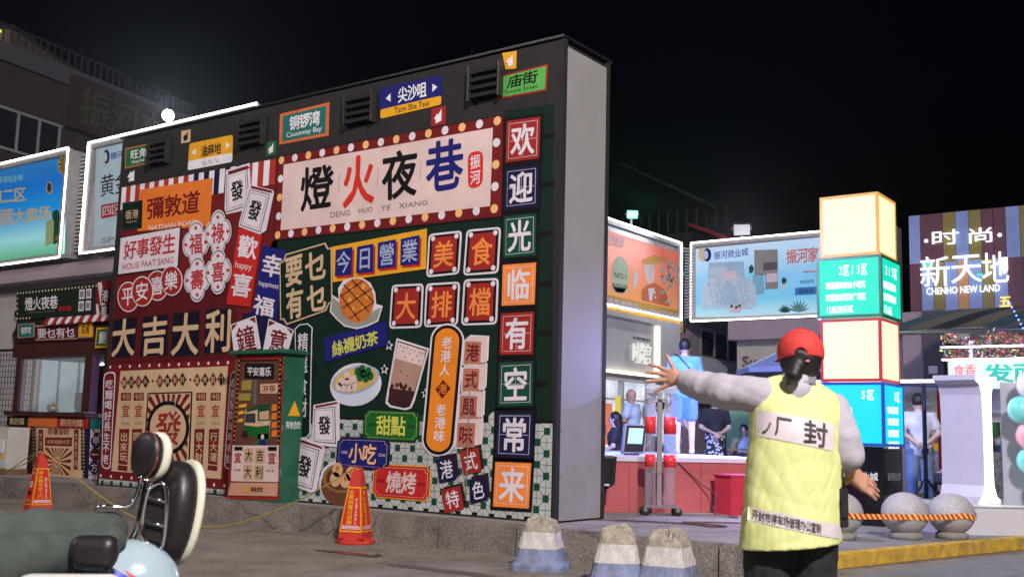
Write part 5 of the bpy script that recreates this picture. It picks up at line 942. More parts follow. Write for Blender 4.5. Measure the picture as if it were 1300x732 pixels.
(2,'P','tower_picture','lgreen2',3,[-16011,5498,-15794,5511,-15704,5496,-15671,4954,-15983,4920,-16020,5325]),
(2,'P','tower_picture','dgreen3',4,[-15818,5674,-15647,5707,-15539,5646,-15487,5408,-15390,5333,-15341,4999,-15667,4927,-15723,5464,-15796,5521]),
(2,'P','roof_picture','olive',5,[-15602,5120,-15372,5133,-15375,5035,-15620,5006]),
],
'boardB':[
(1,'P','poster_print','ice',1,[-14347,6880,-9551,6869,-9359,4707,-14162,4655]),
(2,'P','logo_disc','paleyellow',2,[-13824,6624,-13824,6585,-13833,6549,-13851,6520,-13878,6499,-13910,6488,-13946,6488,-13984,6498,-14020,6518,-14053,6546,-14080,6581,-14099,6621,-14110,6662,-14110,6701,-14101,6737,-14082,6766,-14055,6787,-14023,6798,-13986,6798,-13949,6788,-13912,6768,-13880,6739,-13853,6704,-13834,6665]),
(2,'P','logo_swirl','blue',3,[-13822,6643,-13821,6604,-13827,6568,-13841,6538,-13861,6517,-13887,6505,-13916,6504,-13946,6513,-13975,6532,-14002,6559,-14025,6594,-14041,6633,-14050,6674,-14051,6713,-14045,6749,-14031,6779,-14010,6801,-13985,6812,-13956,6814,-13926,6804,-13896,6785,-13869,6757,-13847,6723,-13831,6684]),
(2,'P','logo_cut','ice',4,[-13903,6646,-13902,6620,-13906,6596,-13914,6576,-13927,6562,-13943,6553,-13961,6552,-13980,6558,-13998,6571,-14015,6589,-14030,6612,-14040,6638,-14046,6665,-14047,6692,-14043,6716,-14035,6736,-14022,6750,-14006,6758,-13988,6759,-13969,6753,-13950,6741,-13933,6722,-13919,6699,-13909,6673]),
(2,'T','lettering','blue2',3,[-13801,6719,-12621,6713,-12601,6539,-13781,6568],'振河商业城',0.03,0),
(2,'T','lettering','dbrown',3,[-14114,6268,-12040,6333,-11985,5843,-14051,5791],'黄金旺铺',0.0,0),
(2,'P','red_label','vred',2,[-13997,5629,-11845,5635,-11819,5401,-13958,5334]),
(2,'T','lettering','pinkwhite',3,[-13954,5597,-11958,5600,-11937,5413,-13924,5369],'四区一楼招商',0.02,0),
(2,'T','lettering','tan',3,[-13871,4921,-12589,4903,-12576,4791,-13859,4823],'SPACE',0,0),
],
'boardC':[
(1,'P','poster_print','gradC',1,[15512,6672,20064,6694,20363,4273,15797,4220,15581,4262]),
(2,'P','yellow_band','yellow2',2,[15562,4919,15821,4919,20084,4924,20363,4273,15797,4220,15581,4262]),
(2,'P','blue_edge','navy',2,[20064,6719,20616,6725,20473,4282,20330,4270]),
(2,'T','lettering','pinkwhite',3,[15775,6569,16714,6631,16703,6311,15784,6251],'珍悦家',0.03,0),
(2,'P','badge','palegreen',3,[16990,5595,16977,5455,16932,5321,16858,5201,16761,5105,16647,5039,16526,5006,16404,5010,16290,5048,16192,5119,16116,5217,16066,5337,16047,5469,16059,5605,16102,5737,16173,5856,16267,5953,16378,6022,16500,6058,16623,6058,16739,6022,16840,5952,16920,5853,16971,5731]),
(2,'T','lettering','grey2',4,[16198,5581,16830,5597,16833,5458,16202,5421],'NO.1',0.02,0),
(2,'T','lettering','grey2',4,[16073,5281,16929,5307,16932,5191,16077,5145],'家居品牌',0.01,0),
(2,'P','badge_foot','palegreen',3,[16076,5177,16931,5205,16888,5070,16168,5029]),
(2,'T','lettering','pinkwhite',4,[15823,4842,17567,4868,17572,4585,15831,4560],'家具旗舰店',0.03,0),
(2,'P','red_strip','vred',4,[15815,4491,16902,4506,16904,4386,15819,4366]),
(2,'T','lettering','pinkwhite',4,[18178,4792,20085,4849,20087,4699,18180,4640],'欢迎您选购',0.01,0),
(2,'T','lettering','pinkwhite',4,[18183,4516,20088,4573,20089,4448,18185,4387],'时尚生活体验馆',0.01,0),
(2,'P','figure_picture','salmonwhite',3,[17811,6088,18400,6222,18525,5947,18431,5594,18116,5481,17936,5674]),
(2,'P','figure_hat','bunli',4,[17665,6115,18497,6408,19320,6356,18602,6144,17860,6038]),
(2,'P','figure_coat','oorange',3,[17731,5266,18067,5475,18511,5580,19176,5443,19444,4980,17736,4981]),
(2,'P','figure_shirt','pinkwhite',4,[18118,5361,18494,5432,18322,5001,18173,5032]),
(2,'P','paper_picture','pinkwhite',3,[17290,5848,17550,5670,17442,5348,17256,5231]),
(2,'C','flower_dots','cream2',3.5,[19294,5655,19095,5665,19647,5717,19901,6175,19299,6033,18967,5820,19365,5679,19487,5107,19613,6367,19354,6014,19078,5358,19178,6419,19397,5913,18811,6035,19029,5777,19107,5757,20013,6163,18957,5840,19711,6090,19847,6306,18870,5766,18933,5955,19458,5592,19319,5897,19817,5742,19188,5400,18922,5703,19538,5840,19051,5660,19059,5965,18881,5334,19065,5404,19425,5907,19543,5749],0.05,6),
(2,'C','flower_dots','paleyellow',4,[19321,6254,19307,5518,19474,5506,19876,5747,20068,6406,19168,6603,19603,5815,19954,6012,18496,5296,18745,6137,19209,5591,19076,5716,18554,5161,19249,5760,19509,5778,19350,6113,19233,5656,19693,5896,19313,5698,19504,5765,19173,5953,19727,5765,19299,4688,19632,5572,19331,6138,19730,5891,19301,5474,19684,5778,19292,5129,19499,6165,19576,5792,19291,5584,19377,5169,19357,5731],0.05,6),
(2,'C','flower_dots','cyan2',4,[19738,6047,19681,5875,19746,6142,19435,6342,19101,5774,19481,5191,20012,6340,18984,5364,19444,6268,19464,6192,18932,6160,19183,5068,19425,5856,20295,6089,19216,5879,19441,5925,19859,5974,19500,5759,18934,6069,19245,6539,19282,5777,19332,5834,19415,5933,19524,6364,19636,6136,19467,5978,19104,6034,19809,6228,18806,5671,19379,5802,18895,5960,19632,6184,19522,5599,19323,6200],0.05,6),
],
'boardD':[
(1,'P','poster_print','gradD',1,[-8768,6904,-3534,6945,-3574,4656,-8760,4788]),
(2,'P','logo_disc','paleyellow',2,[-8369,6692,-8375,6636,-8390,6584,-8415,6540,-8448,6508,-8486,6488,-8527,6484,-8568,6494,-8607,6519,-8640,6557,-8665,6604,-8681,6659,-8687,6716,-8682,6773,-8666,6825,-8641,6869,-8608,6902,-8569,6921,-8528,6925,-8487,6914,-8449,6889,-8416,6851,-8391,6804,-8375,6749]),
(2,'P','logo_swirl','blue',3,[-8238,6682,-8242,6629,-8255,6580,-8276,6538,-8303,6508,-8335,6489,-8369,6485,-8403,6494,-8435,6517,-8462,6552,-8483,6597,-8496,6648,-8501,6702,-8497,6756,-8484,6805,-8463,6846,-8435,6877,-8404,6895,-8369,6900,-8335,6890,-8304,6867,-8276,6832,-8255,6787,-8242,6736]),
(2,'P','logo_cut','ice',4,[-8340,6690,-8343,6655,-8351,6623,-8363,6597,-8380,6577,-8399,6565,-8419,6561,-8440,6568,-8459,6582,-8475,6605,-8488,6634,-8496,6667,-8499,6702,-8496,6737,-8488,6768,-8476,6795,-8459,6815,-8440,6827,-8420,6830,-8399,6824,-8380,6809,-8364,6787,-8351,6758,-8343,6725]),
(2,'T','lettering','blue2',3,[-8154,6769,-7035,6812,-7036,6571,-8154,6523],'振河商业城',0.02,0),
(2,'P','headboard_picture','ice2',3,[-8318,6448,-7173,6405,-7141,5863,-8367,5894]),
(2,'P','bed_picture','ice',4,[-6782,5410,-6789,5533,-6810,5616,-6847,5689,-6896,5753,-6960,5811,-7035,5862,-7121,5907,-7216,5946,-7319,5978,-7429,6003,-7543,6022,-7660,6033,-7777,6037,-7892,6034,-8004,6022,-8111,6003,-8210,5976,-8300,5942,-8379,5899,-8445,5848,-8498,5788,-8537,5718,-8560,5634,-8568,5507,-8567,5137,-8490,5098,-8414,5097,-8339,5132,-8263,5159,-8188,5146,-8113,5102,-8038,5072,-7963,5085,-7888,5122,-7814,5139,-7740,5114,-7666,5070,-7592,5051,-7519,5074,-7445,5110,-7372,5116,-7299,5081,-7227,5041,-7154,5034,-7082,5065,-7009,5096,-6937,5089,-6866,5048,-6794,5015]),
(2,'C','quilt_flowers','ice2',4.5,[-8331,5805,-8068,5441,-7807,5701,-7549,5341,-7293,5600,-7040,5243,-8103,5574,-7842,5213,-7584,5473,-7327,5732,-7074,5374,-8139,5708,-7877,5345,-7618,5605,-7362,5247,-7108,5505,-8174,5216,-7912,5478,-7653,5738,-7397,5378,-7141,5636,-8209,5350,-7948,5611,-7688,5251,-7431,5510,-7177,5153,-8245,5483,-7983,5745,-7723,5383,-7465,5642,-7211,5284,-8281,5617,-8018,5254,-7758,5515,-7501,5157,-7245,5416,-8317,5752,-8054,5387,-7793,5648,-7535,5288],0.05,6),
(2,'P','quilt_fold','ice2',4.6,[-7695,5996,-7611,5991,-7349,5097,-7976,5128]),
(2,'P','pillow_picture','ice',5,[-8261,6298,-7765,6296,-7709,6030,-8296,6035]),
(2,'P','pillow_picture','ice2',5,[-7694,6272,-7222,6258,-7175,5963,-7709,6010]),
(2,'P','pillow_picture','pinkwhite',6,[-7870,6139,-7416,6141,-7382,5878,-7870,5876]),
(2,'P','bed_skirt','ice',3.5,[-8545,5122,-7695,5095,-6905,5031,-6905,4948,-7695,5004,-8545,5043]),
(2,'P','flower_basket_picture','pinkwhite',5,[-7640,4884,-7612,5078,-7521,5171,-7418,5133,-7314,5193,-7225,5059,-7281,4868]),
(2,'C','basket_flowers','dgreen3',5.5,[-7570,5076,-7418,5036,-7315,5076],0.05,7),
(2,'P','side_curtain_picture','cyan2',3,[-6901,5977,-6563,5987,-6533,5409,-6768,5370,-6902,5816]),
(2,'P','plant_picture','dgreen3',4,[-7016,6212,-6921,6302,-6853,6168,-6894,6041,-7003,6029]),
(2,'P','wall_picture','grey4',3,[-6844,6718,-6112,6686,-6107,5512,-6499,5522,-6497,5951,-6840,5973]),
(2,'P','shelf_picture','grey3',4,[-6562,6322,-6128,6316,-6130,6086,-6563,6084]),
(2,'P','shelf_picture','pinkwhite',4,[-6463,5981,-6130,5984,-6119,5729,-6464,5724]),
(2,'P','potted_plant_picture','dgreen3',4,[-6000,5791,-5921,5850,-5836,5762,-5883,5657,-5988,5657]),
(2,'P','pot_picture','pinkwhite',4,[-5988,5657,-5870,5650,-5884,5512,-5969,5517]),
(2,'T','lettering','salmon3',3,[-5849,6640,-3901,6701,-3908,6241,-5852,6226],'振河家居生活',0.05,0),
(2,'T','lettering','salmon3',3,[-5348,6096,-4094,6101,-4098,5794,-5350,5826],'一站式',0.05,0),
(2,'T','lettering','blue2',3,[-5448,5725,-5033,5730,-5034,5625,-5449,5625],'智能家居',0.01,0),
(2,'P','blue_label','blue3',2,[-5598,5514,-4658,5521,-4661,5293,-5600,5295]),
(2,'T','lettering','navy',3,[-5515,5466,-4847,5471,-4848,5347,-5516,5340],'品味生活',0.01,0),
(2,'M','palm_leaves','dgreen3',3,[[-5910,4807,-6017,4881,-6143,4908,-6035,4834],[-5910,4807,-5987,4915,-6099,4985,-6021,4878],[-5910,4807,-5948,4936,-6032,5041,-5993,4912],[-5910,4807,-5904,4941,-5951,5068,-5956,4935],[-5910,4807,-5861,4930,-5864,5064,-5913,4941],[-5910,4807,-5824,4905,-5784,5029,-5869,4932],[-5910,4807,-5798,4867,-5719,4967,-5831,4907],[-5910,4807,-5784,4823,-5677,4886,-5802,4871],[-5489,4801,-5655,4900,-5840,4954,-5673,4854],[-5489,4801,-5614,4954,-5774,5071,-5648,4917],[-5489,4801,-5558,4989,-5673,5156,-5603,4966],[-5489,4801,-5494,5002,-5550,5197,-5545,4996],[-5489,4801,-5430,4990,-5421,5190,-5480,5001],[-5489,4801,-5373,4955,-5300,5137,-5417,4983],[-5489,4801,-5329,4903,-5203,5043,-5362,4942],[-5489,4801,-5306,4837,-5140,4921,-5323,4885]]),
],
'stripes':[
],
}
# ------------------------------------------------------------------ ground
asphalt = mat("road_concrete", (.27,.235,.205), .9, noise=.35, nscale=1.3, bump=.5, bscale=38, col2=(.15,.132,.116), grit=.4)
concrete = mat("plaza_concrete", (.33,.30,.285), .85, noise=.35, nscale=1.7, bump=.3, bscale=70, grit=.3)
kerbm = mat("kerb_concrete", (.24,.21,.185), .9, noise=.5, nscale=2.6, bump=.6, bscale=40, col2=(.12,.105,.095), grit=.35)
slabm = mat("grey_paving", (.20,.20,.215), .7, noise=.25, nscale=2.0, bump=.15, bscale=60)
KX0, KX1 = -14.5, 2.2
ky = lambda x: -.56+(.4-x)*.033
gr = raw("road", [(-80,-60,0),(80,-60,0),(80,120,0),(-80,120,0)], [(0,1,2,3)], asphalt); setp(gr, kind='structure')
pl_pts = [(-80, ky(KX0)+.18), (KX0, ky(KX0)+.18), (KX1-.02, ky(KX1)+.18), (1.5, 2.2), (.6, 4.6), (.3, 20), (.3, 100), (-80, 100)]
def slab(name, pts, z, m, z0=None):
    n = len(pts); z0 = z-.15 if z0 is None else z0
    vs = [(x, y, z) for x, y in pts]+[(x, y, z0) for x, y in pts]; fs = [list(range(n))]+[[i, (i+1)%n+0, (i+1)%n+n, i+n][::-1] for i in range(n)]
    return raw(name, vs, fs, m)
setp(slab("plaza", pl_pts, .279, concrete, -.02), kind='structure')
kl = [(2.2,-.60),(2.36,.2),(2.56,1.1),(2.95,2.7),(3.42,4.5),(4.1,7.0),(5.2,10.5),(7.2,16),(12,28),(20,45)]
lower = [(KX1-.02, ky(KX1)+.1)]+[(x-.10, y+.03) for x, y in kl]+[(20,100),(.3,100),(.3,20),(.6,4.6),(1.5,2.2)]
setp(slab("pavement", lower, .128, mat("pavement_grey", (.27,.255,.25), .85, noise=.3, nscale=2.5, bump=.35, bscale=55), -.02), kind='structure')
# kerb stones: the high kerb under the painted wall, then the yellow low kerb on the right
kt = thing("kerb", "grey concrete kerb step of long blocks running under the painted street food wall", "kerb"); setp(kt, kind='structure')
x = KX0; i = 0
while x < KX1-.05:
    w = min([1.05, .98, 1.1, 1.0][i%4], KX1-x); bm = bmesh.new(); jit = random.uniform(-.006, .006); dz = random.uniform(-.004, .004)
    xa, xb = x+.006, x+w-.006; ya, yb = ky(xa)+jit, ky(xb)+jit
    vs = [bm.verts.new(p) for p in ((xa,ya,-.02),(xb,yb,-.02),(xb,yb+.2,-.02),(xa,ya+.2,-.02),(xa,ya+.012,.285+dz),(xb,yb+.012,.285+dz),(xb,yb+.2,.285+dz),(xa,ya+.2,.285+dz))]
    for f in ((3,2,1,0),(4,5,6,7),(0,1,5,4),(1,2,6,5),(2,3,7,6),(3,0,4,7)): bm.faces.new([vs[j] for j in f])
    fin("kerb_stone", bm, kerbm, kt, bevel=.012); x += w; i += 1
yt = thing("kerb", "low kerb painted worn yellow along the edge of the pavement by the stone balls", "kerb"); setp(yt, kind='structure')
yel = mat("kerb_yellow_paint", (.62,.38,.03), .7, noise=.75, nscale=7, bump=.3, bscale=50, col2=(.30,.20,.06))
pth = smoothpath([(x, y, 0) for x, y in kl], 5); acc = 0; run = [pth[0]]
def kerb_piece(a, b, h, m, par):
    d = (b-a).normalized(); n_ = Vector((-d.y, d.x, 0)); a = a+d*.005; b = b-d*.005; bm = bmesh.new()
    vs = [bm.verts.new(p) for p in (a, b, b+n_*.16, a+n_*.16)]; vt = [bm.verts.new(v.co+Vector((0,0,h))) for v in vs]
    bm.faces.new(vs[::-1]); bm.faces.new(vt)
    for j in range(4): bm.faces.new((vs[j], vs[(j+1)%4], vt[(j+1)%4], vt[j]))
    fin("kerb_stone", bm, m, par, bevel=.008)
for a, b in zip(pth, pth[1:]): kerb_piece(a, b, .136, yel if a.y > .4 else kerbm, yt)
# large grey paving slabs on the road at the right
pv = thing("road_paving", "big square grey slabs paving the road in front of the yellow kerb", "paving"); setp(pv, kind='structure')
slab_me = None; rotm = Matrix.Rotation(R(78), 4, 'Z')
def kerb_x(y):
    for (x0, y0), (x1, y1) in zip(kl, kl[1:]):
        if y0 <= y <= y1: return x0+(x1-x0)*(y-y0)/(y1-y0)
    return 2.2
for i in range(-6, 22):
    for j in range(0, 10):
        c = rotm @ Vector((i*.8, -j*.8-.6, 0))+Vector((2.35, -.5, 0))
        if c.y < -3.6 or c.y > 13 or c.x < max(kerb_x(c.y+.3), kerb_x(c.y-.3))+.45 or c.x > 10: continue
        if slab_me is None:
            bm = bmesh.new(); bbox_(bm, -.395, .395, -.395, .395, -.02, .006); o = fin("paving_slab", bm, slabm, pv, bevel=.004); slab_me = o.data
        else: o = link("paving_slab", slab_me, None, pv)
        o.location = c; o.rotation_euler = (random.uniform(-.002,.002), random.uniform(-.002,.002), R(78))
# ------------------------------------------------------------------ painted wall
FM = Frame((0,0,0), (1,0,0), (0,0,1), (0,-1,0))
blk = mat("black_painted_board", (.014,.012,.012), .75, noise=.5, nscale=3, bump=.05, bscale=30, col2=(.008,.007,.007))
gpanel = mat("grey_side_cladding", (.30,.29,.29), .5, noise=.14, nscale=.9, bump=.03, bscale=2)
ventm0 = mat("screw_metal", (.2,.2,.2), .4, .7)
mural = wthing("painted_wall", "tall freestanding black wall printed all over with street food signs and a cream title board", "wall", (-3.84, .46, .28))
box("wall_body", -7.68, -.03, 0, .90, .281, 5.22, blk, mural)
for z0, z1 in ((.30,5.16),): box("side_panel", -.028, 0, .07, .86, z0, z1, gpanel, mural)
box("side_backing", -.0295, -.006, .0702, .8598, .305, 5.155, ink("grey3"), mural)
for z in (.5,1.2,1.8,2.5,3.2,3.8,4.4,5.0):
    for y in (.10,.83): lathe("screw", [(.007,0),(.005,.003)], ventm0, mural, 8, (0,y,z), Matrix.Rotation(R(90), 4, "Y"))
boxes("corner_frame", [(-.03,.006,-.004,.068,.281,5.235), (-.03,.006,.862,.93,.281,5.235), (-7.685,-.032,.902,.93,.281,5.235)], blk, mural)
box("wall_cap", -7.70,.02,-.03,.95,5.236,5.262, mat("cap_metal", (.03,.028,.03), .4, .6), mural)
box("base_strip", -7.69,-.035,-.014,-.0005,.281,.30, blk, mural)
ventm = mat("vent_metal", (.05,.045,.045), .45, .5, noise=.3)
for vi, (x0, x1) in enumerate(((-6.93,-6.51),(-5.02,-4.55),(-3.08,-2.63),(-1.18,-.77))):
    v = box("vent", x0, x1, -.022, -.001, 4.73, 5.10, mat("vent_black", (.006,.006,.008), .6), mural)
    for sx in (x0-.012, x1-.012): box("vent_frame", sx, sx+.024, -.105, -.022, 4.72, 5.11, ventm, v)
    for k in range(4):
        bm = bmesh.new(); bbox_(bm, x0+.012, x1-.012, -.004, .004, -.038, .038, Matrix.Rotation(R(-38), 4, 'X'))
        for vv in bm.verts: vv.co += Vector((0,-.065,4.78+k*.09))
        fin("slat", bm, ventm, v)
    box("painted_blue_light", x0+.014, x0+.07, -.027, -.0225, 4.75, 5.08, mat("painted_blue_light", (.02,.05,.35), .3), v)  # blue light inside the vent, put in as a coloured strip
put_prints(FM, DATA['mural'], mural)
# thin junction wires hanging down the front of the wall
for (x_, z0, z1) in ((-1.09, .45, 1.65), (-6.02, .9, 1.5)): tube("hanging_wire", smoothpath([(x_, -.02, z1), (x_+.01, -.035, (z0+z1)/2), (x_-.01, -.02, z0)], 4), .005, mat("grey_wire", (.25,.24,.24), .5), mural, 6)
# ------------------------------------------------------------------ lit billboards on the shop rows
ledm = mat("led_white", (1.0,.90,.80), emit=9.0); galv = mat("galvanised_frame", (.42,.42,.44), .4, .4, noise=.2)
def led(name, pts, parent, r=.017): return tube(name, pts, r, ledm, parent, 6)
def billboard(label, F, a0, a1, b0, b1, data, bd=.14, depth=.55):
    t = wthing("billboard", label, "billboard", F((a0+a1)/2, b0, -depth/2))
    def fb(n, A0, A1, B0, B1, D0, D1, m, par):
        bm = bmesh.new(); bmesh.ops.create_cube(bm, size=1)
        for v in bm.verts: v.co = F(A0+(A1-A0)*(v.co.x+.5), B0+(B1-B0)*(v.co.y+.5), D0+(D1-D0)*(v.co.z+.5))
        return fin(n, bm, m, par)
    fb("cabinet", a0+.02, a1-.02, b0+.02, b1-.02, -depth, -.02, galv, t)
    fb("frame_rail", a0, a1, b1-bd, b1, -.015, .09, galv, t); fb("frame_rail", a0, a1, b0, b0+bd*.7, -.015, .09, galv, t)
    fb("frame_rail", a0, a0+bd, b0+bd*.71, b1-bd*1.01, -.015, .088, galv, t); fb("frame_rail", a1-bd, a1, b0+bd*.71, b1-bd*1.01, -.015, .088, galv, t)
    if data: put_prints(F, data, t)
    for p in (((a0,b1),(a1,b1)), ((a0,b0),(a1,b0)), ((a0,b0+.03),(a0,b1-.03)), ((a1,b0+.03),(a1,b1-.03))):
        (u0, v0), (u1, v1) = p; led("led_strip", [F(u0, v0, .105), F(u1, v1, .105)], t)
    return t
FA = Frame((0,3.8,0), (1,0,0), (0,0,1), (0,-1,0))
def offd(F, d): return Frame(F(0,0,d), F.ex, F.ez, F.n)
billboard("blue and green billboard with big cream characters, lit edge, above the far left shop", offd(FA, -.0), -19.9, -15.3, 4.62, 7.03, None)
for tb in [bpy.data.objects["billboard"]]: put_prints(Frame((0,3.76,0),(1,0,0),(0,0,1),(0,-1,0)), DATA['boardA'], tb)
tb = billboard("white billboard with brown characters and a red label, partly behind the painted wall", FA, -14.55, -9.2, 4.64, 7.03, None)
put_prints(Frame((0,3.76,0),(1,0,0),(0,0,1),(0,-1,0)), DATA['boardB'], tb)
FC = Frame((-9,0,0), (0,1,0), (0,0,1), (1,0,0))
tb = billboard("orange billboard with a pale round badge and a figure, right of the painted wall", FC, 11.5, 20.1, 4.64, 7.0, None)
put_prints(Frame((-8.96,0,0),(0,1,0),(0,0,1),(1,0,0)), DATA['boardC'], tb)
FD = Frame((0,20.8,0), (1,0,0), (0,0,1), (0,-1,0))
tb = billboard("sky blue billboard picturing a white bed and palm leaves, behind the light box tower", FD, -8.9, -2.7, 4.66, 7.1, None)
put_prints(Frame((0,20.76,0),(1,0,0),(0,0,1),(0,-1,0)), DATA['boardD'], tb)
slatm = mat("louvre_grey", (.40,.40,.38), .45, .3)
def louvre(label, F, a0, a1, b0, b1, n):
    t = wthing("louvre_screen", label, "louvre", F((a0+a1)/2, b0, 0))
    me = None
    for i in range(n):
        z = b0+(b1-b0)*(i+.5)/n; bm = bmesh.new(); bmesh.ops.create_cube(bm, size=1)
        for v in bm.verts: v.co = F(a0+(a1-a0)*(v.co.x+.5), z+v.co.y*(b1-b0)/n*.42, -.25+v.co.z*.1)
        fin("slat", bm, slatm, t)
    for a in (a0, a1-.03):
        bm = bmesh.new(); bmesh.ops.create_cube(bm, size=1)
        for v in bm.verts: v.co = F(a+.03*(v.co.x+.5), b0+(b1-b0)*(v.co.y+.5), -.38+v.co.z*.1)
        fin("post", bm, slatm, t)
louvre("pale metal louvre of many slats between the blue billboard and the white one", FA, -15.28, -14.58, 4.75, 6.95, 26)
louvre("metal louvre in the corner between the orange billboard and the sky blue one", FD, -8.98, -8.91, 4.7, 6.9, 4) if 0 else None
lt = wthing("louvre_screen", "metal louvre in the corner between the orange billboard and the sky blue one", "louvre", (-8.9, 20.4, 4.6))
for i in range(24):
    z = 4.75+i*.092; raw("slat", [(-9.05,20.12,z),(-8.80,20.85,z),(-8.80,20.85,z+.045),(-9.05,20.12,z+.045),(-9.12,20.16,z),(-8.87,20.89,z),(-8.87,20.89,z+.045),(-9.12,20.16,z+.045)], [(0,1,2,3),(7,6,5,4),(0,4,5,1),(3,2,6,7)], slatm, lt)
# ------------------------------------------------------------------ buildings
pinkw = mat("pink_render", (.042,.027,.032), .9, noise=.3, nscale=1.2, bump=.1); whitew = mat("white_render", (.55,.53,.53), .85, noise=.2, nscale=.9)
darkglass = mat("dark_glass", (.012,.014,.02), .12); creamw = mat("cream_stone_chips", (.52,.48,.40), .9, noise=.35, nscale=22, bump=.2)
purple = mat("mauve_cladding", (.34,.27,.31), .7, noise=.15, nscale=1.0); darkrail = mat("dark_steel", (.03,.03,.035), .5, .6)
redsign = mat("dark_red_cloth", (.035,.012,.014), .8, noise=.2)
def building(name, label, F, a0, a1, b0, b1, depth, wall, wins, glassm=None, framem=None, cat="building"):
    t = wthing(name, label, cat, F((a0+a1)/2, b0, -depth/2)); bm = bmesh.new(); bmesh.ops.create_cube(bm, size=1)
    for v in bm.verts: v.co = F(a0+(a1-a0)*(v.co.x+.5), b0+(b1-b0)*(v.co.y+.5), -depth+depth*(v.co.z+.5))
    fin("wall", bm, wall, t)
    for (u0, u1, v0, v1, nx) in wins:
        def fb(n, A0, A1, B0, B1, D0, D1, m, par):
            bm = bmesh.new(); bmesh.ops.create_cube(bm, size=1)
            for v in bm.verts: v.co = F(A0+(A1-A0)*(v.co.x+.5), B0+(B1-B0)*(v.co.y+.5), D0+(D1-D0)*(v.co.z+.5))
            return fin(n, bm, m, par)
        bmw = bmesh.new()
        def add(A0, A1, B0, B1, D0, D1):
            g = bmesh.ops.create_cube(bmw, size=1)
            for v in g['verts']: v.co = F(A0+(A1-A0)*(v.co.x+.5), B0+(B1-B0)*(v.co.y+.5), D0+(D1-D0)*(v.co.z+.5))
        add(u0-.06, u1+.06, v1, v1+.07, -.02, .06); add(u0-.06, u1+.06, v0-.07, v0, -.02, .09)
        for i in range(nx+1):
            u = u0+(u1-u0)*i/nx; add(u-.03, u+.03, v0+.001, v1-.001, -.01, .045)
        w = fin("window", bmw, framem or galv, t)
        for i in range(nx):
            ua, ub = u0+(u1-u0)*i/nx+.032, u0+(u1-u0)*(i+1)/nx-.032; fb("pane", ua, ub, v0+.004, v1-.004, .004, .012, glassm or darkglass, w)
    return t
# shop rows under the billboards
rowA = building("shop_row", "pale rendered shop row under the blue and the white billboards at the left", Frame((0,4.45,0),(1,0,0),(0,0,1),(0,-1,0)), -26, -9.1, .28, 7.0, 3.0, whitew, [(-14.3,-12.7,1.0,2.9,2),(-16.9,-14.6,.9,3.0,3)], mat("shop_glow_cool", (.35,.5,.55), emit=.35), MATS["galvanised_frame"])
FW = Frame((0,4.45,0),(1,0,0),(0,0,1),(0,-1,0))
box("canopy_band", -26, -9.12, 4.0, 4.44, 4.25, 4.55, purple, rowA)
text(FW, "本", [(-17.95,3.85),(-17.2,3.85),(-17.2,2.85),(-17.95,2.85)], darkrail, rowA, .06, .05, depth=.12)
# far left: pink building with windows, roof rail and a dark hanging sign
va, vb = Vector((-22.1,10.55,0)), Vector((-21.29,6.47,0))
dirv = (va-vb).normalized()
FL = Frame((-21.29, 6.47, 0), dirv, (0,0,1), Vector((-dirv.y, dirv.x, 0))*-1)
if FL.n.dot(Vector((1,-1,0))) < 0: FL = Frame(FL.o, dirv, (0,0,1), -FL.n)
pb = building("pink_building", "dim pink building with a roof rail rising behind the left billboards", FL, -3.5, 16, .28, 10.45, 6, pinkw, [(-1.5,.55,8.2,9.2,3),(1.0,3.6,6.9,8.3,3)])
def fbox(F, n, A0, A1, B0, B1, D0, D1, m, par):
    bm = bmesh.new(); bmesh.ops.create_cube(bm, size=1)
    for v in bm.verts: v.co = F(A0+(A1-A0)*(v.co.x+.5), B0+(B1-B0)*(v.co.y+.5), D0+(D1-D0)*(v.co.z+.5))
    return fin(n, bm, m, par)
fbox(FL, "parapet", -3.5, 16, 10.452, 10.95, -6, .12, mat("parapet_grey", (.07,.065,.08), .8, noise=.2), pb)
bm = bmesh.new()
def fadd(bm, F, A0, A1, B0, B1, D0, D1):
    g = bmesh.ops.create_cube(bm, size=1)
    for v in g['verts']: v.co = F(A0+(A1-A0)*(v.co.x+.5), B0+(B1-B0)*(v.co.y+.5), D0+(D1-D0)*(v.co.z+.5))
for i in range(80): fadd(bm, FL, -3.4+i*.24, -3.37+i*.24, 10.95, 11.45, -.05, -.02)
fadd(bm, FL, -3.4, 16, 11.452, 11.49, -.06, -.01)
fin("roof_railing", bm, mat("rail_grey", (.05,.05,.06), .6, .4), pb)
sg = fbox(FL, "hanging_sign", .65, 5.6, 9.25, 10.75, .13, .25, redsign, pb)
text(FL, "振河商业", [(.95,10.5),(5.4,10.5),(5.4,9.45),(.95,9.45)], mat("dim_gold_letters", (.05,.045,.02), .6), sg, .262, .03, depth=.05)
FT = Frame((-25.15, 7.2, 0), Vector((.85,.5,0)).normalized(), (0,0,1), Vector((.5,-.85,0)).normalized())
tw = building("stair_tower", "grey pink tower with a glowing yellow sign, cut off by the left edge", FT, -4, .22, .28, 12.9, 4, mat("tower_render", (.15,.11,.12), .9, noise=.2), [(-3.0,-.4,6,8,2)])
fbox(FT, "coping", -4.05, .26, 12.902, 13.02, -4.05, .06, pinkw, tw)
text(FT, "区", [(-.60,12.85),(-.06,12.85),(-.06,12.3),(-.60,12.3)], mat("yellow_neon", (.75,.8,.05), emit=1.1), tw, .05, .06, depth=.08)
